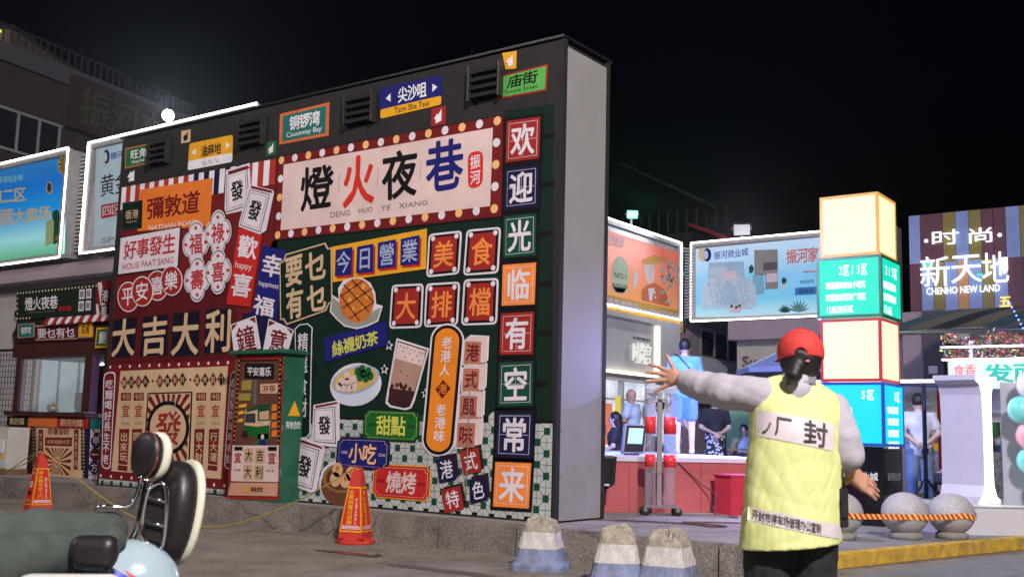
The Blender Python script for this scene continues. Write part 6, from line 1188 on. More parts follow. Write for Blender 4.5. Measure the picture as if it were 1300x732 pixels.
# right of the wall: shop with a white fascia under the orange billboard
FS = Frame((-8.6,0,0), (0,1,0), (0,0,1), (1,0,0))
sh = building("corner_shop", "bright shop with a white fascia and warm cove light under the orange billboard", Frame((-9.3,0,0), (0,1,0), (0,0,1), (1,0,0)), 9.0, 19.9, .28, 7.0, 3.0, purple, [])
fbox(FS, "fascia", 9.0, 19.2, 2.82, 4.30, -.68, -.12, whitew, sh); fbox(FS, "fascia_rim", 18.2, 19.4, 2.70, 4.42, -.66, .02, whitew, sh); fbox(FS, "fascia_rim", 9.0, 18.19, 4.301, 4.42, -.66, .02, whitew, sh)
glw = mat("cove_warm", (1.0,.86,.62), emit=3.2)
fbox(FS, "cove_light", 18.08, 18.19, 2.86, 4.25, -.115, -.02, glw, sh); fbox(FS, "cove_light", 9.0, 18.05, 2.80, 2.86, -.115, .01, glw, sh)
text(FS, "时尚宫", [(16.7,3.72),(17.75,3.72),(17.75,3.12),(16.7,3.12)], mat("white_led_letters", (.95,.95,.9), emit=.8), sh, -.06, .0, depth=.04)
text(FS, "HUISHIJIAJU", [(16.75,3.86),(17.7,3.86),(17.7,3.77),(16.75,3.77)], ink('grey2'), sh, -.06, .02, depth=.01)
lit = mat("lit_shop_interior", (.92,.95,1.0), emit=1.0, noise=.25, nscale=2.6, col2=(.30,.42,.60))
litp = mat("lit_poster_orange", (.9,.25,.12), emit=.7)
for i, (u0, u1) in enumerate(((11.2,13.0),(13.1,14.9),(15.0,16.45),(16.55,17.95),(18.05,19.2))):
    w = boxes("window", [], galv, sh) if 0 else None
    bm = bmesh.new(); fadd(bm, FS, u0-.05, u0, .28, 2.69, -.4, -.2); fadd(bm, FS, u1, u1+.05, .28, 2.69, -.4, -.2); fadd(bm, FS, u0+.001, u1-.001, 2.62, 2.69, -.4, -.2); fadd(bm, FS, u0+.001, u1-.001, 2.10, 2.14, -.38, -.22)
    w = fin("window", bm, galv, sh); fbox(FS, "pane", u0+.002, u1-.002, .30, 2.10, -.36, -.35, lit, w); fbox(FS, "pane", u0+.002, u1-.002, 2.14, 2.62, -.36, -.35, lit, w)
    if i in (2, 3): fbox(FS, "poster", u0+.25, u1-.3, .9, 2.0, -.345, -.335, litp, w)
fbox(FS, "poster_stand", 15.9, 16.1, .28, 2.2, -.10, -.04, mat("lit_yellow", (.95,.75,.1), emit=.7), sh)
# mauve block in the gap behind, cream stone wall under the sky blue billboard
FP = Frame((-9.3,0,0), (0,1,0), (0,0,1), (1,0,0))
mb_ = building("mauve_building", "mauve office block with dark windows seen in the gap behind the shop corner", FP, 21.4, 46, .28, 6.6, 6, mat("mauve_dark", (.34,.26,.30), .8, noise=.15), [(22.2,25.2,3.75,4.55,3),(26.2,29.4,3.75,4.55,3),(31,35,3.75,4.55,3)])
fbox(FP, "parapet_wall", 20.9, 46, 2.2, 3.62, .02, .5, mat("lilac_white_wall", (.55,.53,.58), .8, noise=.1), mb_); fbox(FP, "parapet_wall", 20.9, 46, 4.85, 5.35, .02, .6, purple, mb_)
tube("drain_pipe", [(-9.0,26,5.3),(-9.0,26,4.9),(-8.9,25.9,4.7),(-8.9,25.9,3.0)], .05, darkrail, mb_)
cw = building("cream_wall_building", "cream stone faced building under the sky blue billboard", Frame((0,21.2,0),(1,0,0),(0,0,1),(0,-1,0)), -7.6, .6, .28, 4.62, 5, creamw, [(-6.9,-4.9,1.0,3.2,3),(-4.6,-2.9,1.0,3.1,3)], mat("cool_window_glow", (.62,.80,1.0), emit=1.2))
box("canopy_band", -7.62, -2.5, 20.6, 21.19, 4.05, 4.60, purple, cw)
text(Frame((0,21.2,0),(1,0,0),(0,0,1),(0,-1,0)), "Sunny", [(-7.4,3.6),(-6.2,3.6),(-6.2,3.15),(-7.4,3.15)], mat("bronze_letters", (.10,.08,.07), .5), cw, .03, .02, depth=.05)
dk = mat("night_roof_dark", (.010,.011,.016), .9)
fb_ = building("roof_block", "dark roof block with a red edge behind the corner of the two right billboards", Frame((0,27.5,0),(1,0,0),(0,0,1),(0,-1,0)), -26, -12.2, .28, 8.9, 8, dk, [])
tube("red_ridge", [(-12.3,27.3,9.15),(-10.3,27.3,8.3)], .06, mat("red_neon_dim", (.3,.015,.02), emit=.12), fb_); tube("roof_edge", [(-15.3,27.2,11.9),(-11.2,27.2,9.7)], .05, mat("rail_teal", (.012,.02,.02), .8), fb_)
bm = bmesh.new()
for i in range(12): fadd(bm, Frame((0,27.3,0),(1,0,0),(0,0,1),(0,-1,0)), -15.2+i*.4, -15.12+i*.4, 8.9, 9.7, 0, .05)
fin("roof_railing", bm, dk, fb_)
# striped building on the right with the glowing shop name
sb = building("striped_building", "building clad in vertical maroon, blue and olive panels with a glowing white shop name", Frame((0,21.0,0),(1,0,0),(0,0,1),(0,-1,0)), -2.42, 9, 4.62, 7.36, 4, darkrail, [])
PM = dict(m=mat("panel_maroon", (.12,.032,.05), .45, noise=.12, nscale=1.5), b=mat("panel_blue", (.24,.32,.60), .45, noise=.1, nscale=1.5), o=mat("panel_olive", (.24,.19,.04), .45, noise=.12), r=mat("panel_orange", (.55,.26,.10), .45, noise=.12))
FX = Frame((0,20.98,0),(1,0,0),(0,0,1),(0,-1,0))
up = [(-2.40,-2.10,'b'),(-2.10,-1.51,'m'),(-1.51,-1.18,'o'),(-1.18,-.85,'b'),(-.85,-.53,'o'),(-.53,-.23,'m'),(-.23,.07,'m'),(.07,.41,'b'),(.41,.75,'o'),(.75,1.3,'m'),(1.3,1.7,'b'),(1.7,2.1,'m'),(2.1,2.5,'o'),(2.5,3.2,'b')]
dn = [(-2.40,-2.10,'m'),(-2.10,-1.79,'b'),(-1.79,-1.49,'o'),(-1.49,-1.16,'b'),(-1.16,-.89,'r'),(-.89,-.55,'b'),(-.55,-.26,'o'),(-.26,.08,'b'),(.08,.46,'m'),(.46,.8,'m'),(.8,1.3,'b'),(1.3,1.7,'o'),(1.7,2.2,'b'),(2.2,3.2,'m')]
for L_, z0, z1 in ((up, 6.002, 7.34), (dn, 5.34, 5.998), (dn, 4.65, 5.336)):
    for (u0, u1, c) in L_: fbox(FX, "facade_panel", u0+.006, u1-.006, z0, z1, .004, .05, PM[c], sb)
mid = [(-1.51,-1.18,'b')]
glo = mat("white_neon_letters", (.88,.93,1.0), emit=1.5); glc = mat("cyan_neon", (.1,.75,.75), emit=1.0); gly = mat("yellow_neon_sign", (1,.72,.2), emit=1.2)
text(FX, "时", [(-1.80,6.86),(-1.05,6.86),(-1.05,6.45),(-1.80,6.45)], glo, sb, .10, .0, depth=.05); text(FX, "尚", [(-.90,6.84),(-.18,6.84),(-.18,6.43),(-.90,6.43)], glo, sb, .10, .0, depth=.05)
for u in (-1.93, -.07): fpoly(FX, "dot", circ((u, 6.6), .055, 12), glo, sb, .12)
text(FX, "新", [(-2.12,6.17),(-1.32,6.17),(-1.32,5.33),(-2.12,5.33)], glo, sb, .10, .0, depth=.05); text(FX, "天", [(-1.32,6.16),(-.52,6.16),(-.52,5.36),(-1.32,5.36)], glo, sb, .10, .0, depth=.05); text(FX, "地", [(-.54,6.17),(.13,6.17),(.13,5.34),(-.54,5.34)], glo, sb, .10, .0, depth=.05)
fbox(FX, "bright_block", -.08, .10, 5.66, 6.0, .10, .15, glo, sb); fbox(FX, "cyan_block", -.66, -.52, 5.55, 5.62, .10, .15, glc, sb); fbox(FX, "cyan_block", -1.95, -1.84, 5.85, 6.0, .10, .14, glc, sb)
text(FX, "CHENHO NEW LAND", [(-1.95,5.31),(-.11,5.31),(-.11,5.12),(-1.95,5.12)], glo, sb, .10, .0, depth=.04)
text(FX, "五", [(-.14,4.99),(.16,4.99),(.16,4.69),(-.14,4.69)], gly, sb, .10, .05, depth=.04)

# ------------------------------------------------------------------ materials for the objects
skin = mat("skin", (.48,.25,.17), .5, noise=.12, nscale=14); skin2 = mat("skin_pale", (.58,.40,.34), .5, noise=.1, nscale=14)
hairm = mat("black_hair", (.012,.010,.011), .5, bump=.15, bscale=300); chrome = mat("chrome", (.75,.75,.77), .12, 1.0)
rubber = mat("black_rubber", (.015,.015,.015), .6); darkm = mat("black_plastic", (.018,.018,.02), .35); steel = mat("steel", (.45,.45,.47), .3, .9)
whitep = mat("white_paint", (.70,.69,.70), .35, noise=.05)
# ------------------------------------------------------------------ kiosk left of the wall
KY = .90; FK = Frame((0,KY-.02,0), (1,0,0), (0,0,1), (0,-1,0))
ki = wthing("food_kiosk", "small dark food kiosk with striped fringe, left of the painted wall", "kiosk", (-10.5, 1.7, .28))
dwood = mat("kiosk_dark_red", (.06,.016,.016), .5, noise=.3, nscale=4)
X0, X1, Y1 = -11.75, -9.0, 2.6
box("counter_body", X0+.15, X1, KY, Y1, .281, 1.22, dwood, ki)
for b in ((X0+.10,X0+.24,KY+.0,KY+.12,1.30,2.20), (-9.62,-9.42,KY,KY+.14,1.30,2.20), (X0+.10,X0+.24,Y1-.12,Y1,1.30,2.2), (X1-.14,X1,Y1-.12,Y1,1.3,2.2), (X1-.10,X1,KY,KY+.10,1.30,2.2)): box("corner_post", *b, dwood, ki)
box("roof_slab", X0-.05, X1+.08, KY+.001, Y1+.1, 2.202, 2.68, dwood, ki)
box("roof_sign_box", X0-.02, X1+.02, KY+.01, Y1, 2.69, 3.36, mat("kiosk_sign_green", (.012,.022,.014), .6), ki)
box("back_panel", X0+.26, X1-.16, Y1-.06, Y1-.01, 1.24, 2.2, mat("back_panel_glow", (.50,.54,.58), emit=.30), ki)  # panel glows by itself to brighten the kiosk interior
box("menu_board", X0+1.35, X0+2.0, Y1-.10, Y1-.07, 1.3, 1.95, whitep, ki)
led("led_tube", [(X0+.95,2.4,1.35),(X0+.98,2.4,2.15)], ki, .012); led("led_tube", [(X0+.3,2.3,2.17),(X1-.3,2.3,2.17)], ki, .014)
box("window_pane", X0+.245, -9.625, KY+.05, KY+.056, 1.30, 2.20, mat("kiosk_glass", (.85,.9,.95), .05, alpha=.14), ki)
tb = box("counter_board", X0+.02, -9.35, KY-.10, KY+.12, 1.221, 1.29, dwood, ki)
for (a, b, c, s, tc_) in ((X0+.05,-11.05,'dgreen2','歡迎光臨','cream'), (-11.04,-10.2,'oorange','WELCOME','orange'), (-10.19,-9.36,'red2','歡迎光臨','cream')):
    q = box("counter_sign", a, b, KY-.05, KY-.022, 1.05, 1.215, ink(c), ki); text(FK, s, [(a+.1,1.185),(b-.1,1.185),(b-.1,1.075),(a+.1,1.075)], ink(tc_), q, .034, .03)
box("side_sign", -9.3, -8.7, KY-.03, KY-.002, 1.04, 1.2, ink('teal'), ki)
put_prints(FK, DATA['kiosk'], ki)
for i in range(15):    # scalloped awning fringe
    a = -10.75+i*.125; c = ink('red2') if i%2 == 0 else ink('pinkwhite')
    pts = [(a,2.83),(a+.123,2.83),(a+.123,2.75)]+[(a+.0615+.0615*math.cos(t), 2.75-.045*math.sin(t)) for t in [math.pi*k/6 for k in range(1,6)]]+[(a,2.75)]
    bm = bmesh.new(); fr = [bm.verts.new(FK(u, v, .03+(2.83-v)*.5)) for u, v in pts]; bk = [bm.verts.new(FK(u, v, .02+(2.83-v)*.5)) for u, v in pts]; bm.faces.new(fr); bm.faces.new(bk[::-1])
    for k in range(len(pts)): bm.faces.new((fr[k], bk[k], bk[(k+1)%len(pts)], fr[(k+1)%len(pts)]))
    fin("awning_scallop", bm, c, ki)
FKs = Frame((-8.98,0,0), (0,1,0), (0,0,1), (1,0,0))
# slanted red and white side board with small dark signs beside the roof sign
sd = fbox(FK, "side_board", -9.38, -8.95, 2.70, 3.36, .0, .03, ink('dred'), ki)
fpolys(FK, "stripe_print", [[(-9.36,3.34),(-9.25,3.34),(-9.05,2.85),(-9.18,2.85)],[(-9.36,3.0),(-9.3,3.0),(-9.2,2.75),(-9.3,2.75)]], ink('salmonwhite'), sd, .034)
for z, s in ((3.12,'港'),(2.86,'風')):
    q = fpoly(FK, "sign_print", rounded([(-9.22,z+.11),(-9.0,z+.11),(-9.0,z-.11),(-9.22,z-.11)], .03), ink('navyblack'), sd, .038); text(FK, s, [(-9.2,z+.09),(-9.03,z+.09),(-9.03,z-.09),(-9.2,z-.09)], ink('pinkwhite'), q, .042, .03)
q = fbox(FK, "side_sign", -9.30, -8.95, 2.30, 2.62, .0, .03, ink('yellow'), ki); fpoly(FK, "sign_face", [(-9.27,2.59),(-8.98,2.59),(-8.98,2.33),(-9.27,2.33)], ink('green'), q, .034); text(FK, "鰂", [(-9.2,2.56),(-9.0,2.56),(-9.0,2.36),(-9.2,2.36)], ink('white'), q, .038, .03)
# things on the kiosk counter
t = wthing("desk_fan", "small dark cash machine standing on the kiosk counter at the right", "machine", (-10.0,1.12,1.29)); box("stand", -10.06,-9.98,1.1,1.16,1.291,1.34, darkm, t); box("screen", -10.12,-9.88,1.08,1.11,1.34,1.62, darkm, t, bevel=.01); t.name = "cash_machine"
t = wthing("brass_pot", "little brass pot on the kiosk counter near its middle", "pot", (-10.75,1.1,1.29)); lathe("pot_body", [(.05,0),(.09,.03),(.10,.08),(.06,.12),(.015,.13),(.02,.17),(.005,.19)], mat("brass", (.30,.18,.06), .35, .8), t, 16, (-10.75,1.1,1.291)); tube("handle", smoothpath([(-10.86,1.1,1.36),(-10.92,1.1,1.40),(-10.86,1.1,1.43)], 4), .008, MATS["brass"], t, 6)
# air conditioning box on wooden blocks, wire fence at the far left
ac = wthing("air_conditioner", "white outdoor air conditioner unit on wooden blocks at the left edge beside the kiosk", "air conditioner", (-10.95,.45,.28))
box("casing", -11.45,-10.62,.30,.66,.37,1.03, mat("ac_white", (.55,.54,.50), .4, noise=.15), ac, bevel=.015); box("valve_cover", -10.84,-10.72,.285,.299,.62,.84, whitep, ac, bevel=.004); box("warning_label", -10.80,-10.72,.293,.2985,.55,.61, ink('yellow'), ac)
bm = bmesh.new()
for k in range(5): bmesh.ops.create_circle(bm, segments=24, radius=.06+.045*k); 
bm.free(); bm = bmesh.new()
for k in range(5): r_ = .05+.045*k; tube_(bm, [(-11.14+r_*math.cos(2*math.pi*j/20), .292, .70+r_*math.sin(2*math.pi*j/20)) for j in range(21)], .005, 5)
fin("fan_grille", bm, darkm, ac)
for k, (a, b) in enumerate(((-11.4,-11.15),(-10.95,-10.65))): s_ = wthing("wooden_block", ["wooden block under the left end of the air conditioner","wooden block under the right end of the air conditioner"][k], "block", ((a+b)/2,.48,.28), "blocks under the air conditioner"); box("beam", a, b, .28, .68, .281, .369, mat("raw_wood", (.20,.11,.055), .8, noise=.4), s_)
wf = wthing("wire_fence", "dark wire mesh fence panel behind the air conditioner at the left edge", "fence", (-12.6,1.3,.28)); bm = bmesh.new()
for i in range(19): tube_(bm, [(-13.6+i*.1,1.3,.6),(-13.6+i*.1,1.3,2.35)], .006, 4)
for i in range(18): tube_(bm, [(-13.6,1.3,.6+i*.1),(-11.8,1.3,.6+i*.1)], .006, 4)
mo = fin("mesh_wires", bm, darkrail, wf); mo["kind"] = "stuff"; boxes("fence_frame", [(-13.64,-13.6,1.28,1.32,.281,2.4),(-11.8,-11.76,1.28,1.32,.281,2.4),(-13.6,-11.8,1.28,1.32,2.36,2.4)], darkrail, wf)
# ------------------------------------------------------------------ power cabinet against the wall
cb = wthing("power_cabinet", "green and red power cabinet with a tram scene printed on its door", "cabinet", (-4.0,-.18,.28))
cabg = mat("cabinet_green", (.018,.12,.065), .45, noise=.35, nscale=3)
box("cabinet_body", -4.47,-3.60,-.345,-.004,.281,2.0, cabg, cb); box("cabinet_lid", -4.53,-3.54,-.41,-.003,2.001,2.05, cabg, cb, bevel=.006)
put_prints(Frame((0,-.346,0), (1,0,0), (0,0,1), (0,-1,0)), DATA['cabinet'], cb)
FCs = Frame((-3.599,0,0), (0,1,0), (0,0,1), (1,0,0)); q = fpoly(FCs, "warning_mark", [(-.25,1.28),(-.06,1.28),(-.155,1.46)], ink('yellow'), cb, .003); text(FCs, "有电危险", [(-.28,1.22),(-.04,1.22),(-.04,1.13),(-.28,1.13)], ink('white'), cb, .003, .03)
for z in (.6, 1.1, 1.7): box("hinge", -3.60,-3.588,-.345,-.32,z,z+.07, steel, cb)
box("door_lock", -4.24,-4.16,-.372,-.349,1.03,1.09, darkm, cb)
# ------------------------------------------------------------------ traffic cones with printed faces
coner = mat("cone_red", (.55,.035,.022), .5, noise=.25, nscale=8); 
def cone(label, loc, rz, side_texts):
    t = thing("traffic_cone", label, "traffic cone", loc, rz, "red traffic cones holding the yellow rope")
    lathe("base", [(.20,0),(.205,.012),(.20,.035),(.155,.05),(.15,.06)], coner, t, 8, smooth=False, M=Matrix.Rotation(R(22.5), 4, 'Z'))
    bm = bmesh.new(); rings = []
    for h, z in ((.133,.055),(.128,.10),(.052,.70),(.040,.715),(.036,.76)):
        rings.append([bm.verts.new((sx*h, sy*h, z)) for sx, sy in ((-1,-1),(1,-1),(1,1),(-1,1))])
    for A_, B_ in zip(rings, rings[1:]):
        for k in range(4): bm.faces.new((A_[k], A_[(k+1)%4], B_[(k+1)%4], B_[k]))
    bm.faces.new(rings[-1]); fin("cone_body", bm, coner, t, bevel=.006)
    tube("top_ring", [(.036*math.cos(a), .036*math.sin(a), .742) for a in [2*math.pi*k/12 for k in range(13)]], .008, mat("ring_orange", (.7,.25,.03), .5), t, 6)
    bmk = bmesh.new(); tl = math.atan2(.128-.052, .60)
    for k in range(4):
        a = k*math.pi/2; out = Vector((math.sin(a), -math.cos(a), 0)); rt = Vector((math.cos(a), math.sin(a), 0)); n = (out*math.cos(tl)+Vector((0,0,math.sin(tl)))).normalized(); ez = rt.cross(n)*-1
        ez = n.cross(rt); F = Frame(out*.128+Vector((0,0,.10)), rt, ez, n); W = lambda b: .126-(b/.605)*.0745
        pr_ = fpoly(F, "printed_face", [(-W(.02),.02),(W(.02),.02),(W(.47),.47),(-W(.47),.47)], ink('yellow'), t, .0035)
        fpoly(F, "face_field", [(-W(.035)+.012,.035),(W(.035)-.012,.035),(W(.455)-.012,.455),(-W(.455)+.012,.455)], ink('vred3'), pr_, .0055)
        s1, s2 = side_texts[k%2]
        if s1 == 'round':
            fpoly(F, "round_logo", circ((0,.27), .042, 16), ink('white'), pr_, .0075); text(F, "净", [(-.026,.298),(.026,.298),(.026,.242),(-.026,.242)], ink('grey3'), pr_, .009, .02)
            text(F, "净水专家", [(-.05,.42),(.05,.42),(.05,.385),(-.05,.385)], ink('salmonwhite'), pr_, .0075, .02); text(F, "前置过滤", [(-.075,.19),(.075,.19),(.075,.14),(-.075,.14)], ink('black'), pr_, .0075, .04); text(F, "WATER", [(-.085,.09),(.085,.09),(.085,.06),(-.085,.06)], ink('cream'), pr_, .0075, .01)
        else:
            w = .032 if s2 else .028
            text(F, s1, [(-.055,.44),(-.055+.062,.44),(-.055+.062,.09),(-.055,.09)], ink('yellow'), pr_, .0075, .05, True)
            if s2: text(F, s2, [(.02,.36),(.052,.36),(.062,.09),(.03,.09)], ink('salmonwhite'), pr_, .0075, .03, True)
            q = fpoly(F, "phone_strip", [(-.092,.082),(.092,.082),(.096,.048),(-.096,.048)], ink('pinkwhite'), pr_, .0075); text(F, "13202662028", [(-.085,.078),(.085,.078),(.085,.053),(-.085,.053)], ink('vred3'), pr_, .009, .02)
    return t
c2 = cone("red traffic cone with yellow lettering in front of the painted steamer picture", (-1.87,-.83,0), R(36-16), [("全屋前置过滤器","安全用水更放心"),("净水前置过滤","")])
c1 = cone("red traffic cone with a round white logo standing in front of the kiosk", (-6.75,-1.40,0), R(36+42), [("净水器专家上门","更换滤芯"),("round","")])
# concrete bollards
conc = mat("raw_concrete", (.42,.37,.30), .95, noise=.5, nscale=18, bump=.8, bscale=30); bwhite = mat("worn_white_paint", (.60,.56,.54), .7, noise=.3, nscale=9, bump=.2, bscale=40); bblue = mat("worn_blue_paint", (.20,.25,.42), .7, noise=.45, nscale=7, bump=.2, bscale=40, col2=(.13,.13,.16))
def bollard(label, loc, rz, s=1.0, seed=0):
    t = thing("concrete_bollard", label, "bollard", loc, rz, "broken topped concrete bollards along the kerb"); rg = random.Random(seed); t.scale = (s,s,s)
    def prof(z): 
        tt = z/.42; return .232-.10*tt**.75 if z > .05 else .235
    def loft(name, zs, m, top=False, extra=0):
        bm = bmesh.new(); rings = []; N = 32
        for iz, z in enumerate(zs):
            h = prof(z)+extra; rg_ = []
            for k in range(N):
                a = 2*math.pi*(k+.5)/N; c, s_ = math.cos(a), math.sin(a); p = 7; r_ = h/((abs(c)**p+abs(s_)**p)**(1/p))
                nz = .0035*math.sin(k*1.7+z*23+seed)+.003*math.sin(k*3.1+z*51)
                zz = z
                if top and iz == len(zs)-1: r_ *= .86; zz += rg.uniform(-.03, .03)
                rg_.append(bm.verts.new((c*(r_+nz), s_*(r_+nz), zz)))
            rings.append(rg_)
        for A_, B_ in zip(rings, rings[1:]):
            for k in range(N): bm.faces.new((A_[k], A_[(k+1)%N], B_[(k+1)%N], B_[k]))
        if top:
            mid = [bm.verts.new((v.co.x*.55, v.co.y*.55, v.co.z+rg.uniform(-.005,.045))) for v in rings[-1]]
            for k in range(N): bm.faces.new((rings[-1][k], rings[-1][(k+1)%N], mid[(k+1)%N], mid[k]))
            c_ = bm.verts.new((0,0,.44+rg.uniform(0,.03)))
            for k in range(N): bm.faces.new((mid[k], mid[(k+1)%N], c_))
        else: bm.faces.new(rings[-1])
        bm.faces.new(rings[0][::-1]); return fin(name, bm, m, t, smooth=False)
    loft("blue_base", [0,.01,.05,.08,.12,.16,.188], bblue); loft("white_band", [.189,.22,.26,.30,.328], bwhite, extra=-.0012); loft("broken_top", [.329,.35,.385,.41], conc, True, extra=-.003)
    return t
bollard("lone concrete bollard at the foot of the painted wall's right end", (.63,-1.14,0), R(20), .98, 1)
bollard("left one of the two bollards standing side by side before the kerb", (1.62,-1.55,0), R(30), 1.0, 2)
bollard("right one of the two bollards standing side by side, nearer the parking attendant", (2.01,-1.44,0), R(8), 1.0, 5)
# rope between the cones
ropem = mat("yellow_rope", (.42,.28,.05), .8)
rp = wthing("rope", "yellow rope sagging from cone to cone and down to the ground", "rope", (-4.2,-1.1,0))
tube("rope_line", smoothpath([(-8.6,-.9,.42),(-7.9,-1.15,.50),(-7.2,-1.32,.62),(-6.75,-1.42,.765),(-6.3,-1.32,.55),(-5.7,-1.2,.25),(-5.15,-1.12,.05),(-4.7,-1.08,.012),(-4.1,-1.03,.012),(-3.6,-1.0,.07),(-2.9,-.93,.28),(-2.2,-.86,.60),(-1.90,-.84,.765)], 5), .0075, ropem, rp, 6)
tube("loose_end", smoothpath([(-6.75,-1.43,.765),(-7.1,-1.35,.70),(-7.6,-1.2,.60),(-8.2,-1.0,.46)], 4), .006, mat("grey_cord", (.3,.28,.26), .8), rp, 6)
# stains and leaves on the road
def blot(name, c, r0, r1, n, seed, m, z=.0035):
    rg = random.Random(seed); pts = [(c[0]+(r0*math.cos(a))*rg.uniform(.6,1.15), c[1]+(r1*math.sin(a))*rg.uniform(.6,1.15)) for a in [2*math.pi*k/n for k in range(n)]]
    o = fpoly(Frame((0,0,0),(1,0,0),(0,1,0),(0,0,1)), name, pts, m, None, z); setp(o, kind='structure'); return o
blot("wet_stain", (-1.25,-1.55), .42, .10, 26, 3, mat("wet_stain", (.045,.035,.03), .35)); blot("wet_stain", (.35,-1.85), .9, .10, 30, 4, mat("damp_dark", (.11,.095,.085), .6)); blot("wet_stain", (1.15,-2.2), .5, .16, 24, 9, MATS["damp_dark"])
# fallen leaves
lf = mat("dry_leaf", (.30,.14,.06), .8)
for i, (x, y) in enumerate(((-1.0,-1.5),(-.92,-1.56),(1.4,-2.05),(.9,-1.7))):
    o = raw("dry_leaf", [(x,y,.008),(x+.05,y+.015,.02),(x+.09,y+.06,.008),(x+.03,y+.05,.014),(x+.05,y+.03,.007)], [(0,1,3),(1,2,3),(0,3,4),(1,4,2)], lf); o.location = (0,0,0)
    me = o.data; c = Vector((x,y,.008)); me.transform(Matrix.Translation(-c)); o.location = c; setp(o, ["dry brown leaf in the dark stain in front of the cone","smaller dry leaf next to the one in the dark stain","dry leaf on the road before the pair of bollards","dry leaf on the road between the lone bollard and the pair"][i], "leaf", "dry leaves on the road")
# ------------------------------------------------------------------ light box tower
tw_ = wthing("light_box_tower", "tower of glowing cream, green, red framed and cyan light boxes stacked on a black base", "light tower", (1.4,5.0,.128))
def cube_lit(z0, z1, inset, mframe, mface, faces, name, off=0.0):
    a, b, c, d = 1.0+inset, 1.8-inset, 4.6+inset, 5.4-inset; e = .036; bm = bmesh.new()
    for (x, y) in ((a,c),(b-e,c),(a,d-e),(b-e,d-e)): bbox_(bm, x, x+e, y, y+e, z0, z1)
    for z in (z0, z1-e):
        bbox_(bm, a+e, b-e, c, c+e, z, z+e); bbox_(bm, a+e, b-e, d-e, d, z, z+e); bbox_(bm, a, a+e, c+e, d-e, z, z+e); bbox_(bm, b-e, b, c+e, d-e, z, z+e)
    lb = box("light_box", a+.008, b-.008, c+.008, d-.008, z0+.006, z1-.006, mface, tw_); fin("box_frame", bm, mframe, lb)
    F1 = Frame((0,c+.006,0),(1,0,0),(0,0,1),(0,-1,0)); F2 = Frame((b-.006,0,0),(0,1,0),(0,0,1),(1,0,0)); return lb, F1, F2
crm = mat("lit_cream", (1.0,.83,.44), emit=1.4); crm2 = mat("lit_cream2", (1.0,.74,.48), emit=1.35)
grn = mat("lit_green", (.0,.58,.40), emit=1.35); cya = mat("lit_cyan", (.0,.66,.95), emit=1.1); wl_ = mat("lit_white", (1,1,1), emit=1.3)
l1, Fa, Fb = cube_lit(3.515, 4.32, .02, mat("frame_amber", (.90,.42,.06), .4, emit=.8), crm, None, "c")
l2, Fa, Fb = cube_lit(2.715, 3.505, 0-.02, mat("frame_green", (.015,.12,.05), .4), grn, None, "g")
text(Fa, "2区/3区", [(1.26,3.40),(1.64,3.40),(1.64,3.25),(1.26,3.25)], wl_, l2, .004, .04)
for i, (s, w) in enumerate((("精品服饰美食小吃区",.52),("家居建材百货广场区",.52),("儿童游乐区",.36))): text(Fa, s, [(1.10,3.18-i*.155),(1.10+w,3.18-i*.155),(1.10+w,3.09-i*.155),(1.10,3.09-i*.155)], wl_, l2, .004, .05)
text(Fb, "2/3区", [(4.72,3.40),(5.24,3.40),(5.24,3.25),(4.72,3.25)], wl_, l2, .004, .04)
for i, (s, w) in enumerate((("精品服饰",.52),("家居建材",.52),("儿童",.34))): text(Fb, s, [(4.66,3.18-i*.155),(4.66+w,3.18-i*.155),(4.66+w,3.08-i*.155),(4.66,3.08-i*.155)], wl_, l2, .004, .05)
l3, Fa, Fb = cube_lit(1.905, 2.705, .01, mat("frame_red", (.75,.03,.06), .4, emit=.6), crm2, None, "r")
l4, Fa, Fb = cube_lit(1.10, 1.895, -.02, mat("frame_blue", (.02,.12,.75), .4, emit=.5), cya, None, "b")
text(Fa, "5区", [(1.52,1.80),(1.70,1.80),(1.70,1.67),(1.52,1.67)], wl_, l4, .004, .04)
for i in range(4): text(Fa, "家居百货名品广场", [(1.02,1.58-i*.145),(1.42,1.58-i*.145),(1.42,1.49-i*.145),(1.02,1.49-i*.145)], wl_, l4, .004, .05)
text(Fb, "5区", [(4.98,1.80),(5.24,1.80),(5.24,1.66),(4.98,1.66)], wl_, l4, .004, .04)
for i in range(4): text(Fb, "家居百", [(4.72,1.60-i*.145),(5.18,1.60-i*.145),(5.18,1.51-i*.145),(4.72,1.51-i*.145)], wl_, l4, .004, .06)
bs = box("black_base", 1.01, 1.79, 4.61, 5.39, .13, 1.095, mat("gloss_black", (.008,.008,.012), .15), tw_)
text(Frame((0,4.608,0),(1,0,0),(0,0,1),(0,-1,0)), "振河商业城", [(1.20,.78),(1.72,.78),(1.72,.68),(1.20,.68)], mat("lit_logo_white", (.9,.92,1), emit=.7), bs, .002, .03)
text(Frame((1.792,0,0),(0,1,0),(0,0,1),(1,0,0)), "振河商业城", [(4.75,.78),(5.3,.78),(5.3,.68),(4.75,.68)], mat("grey_letters", (.3,.3,.34)), bs, .002, .02)
for (x, y) in ((1.03,4.63),(1.03,5.33),(1.73,4.63),(1.73,5.33)): pass
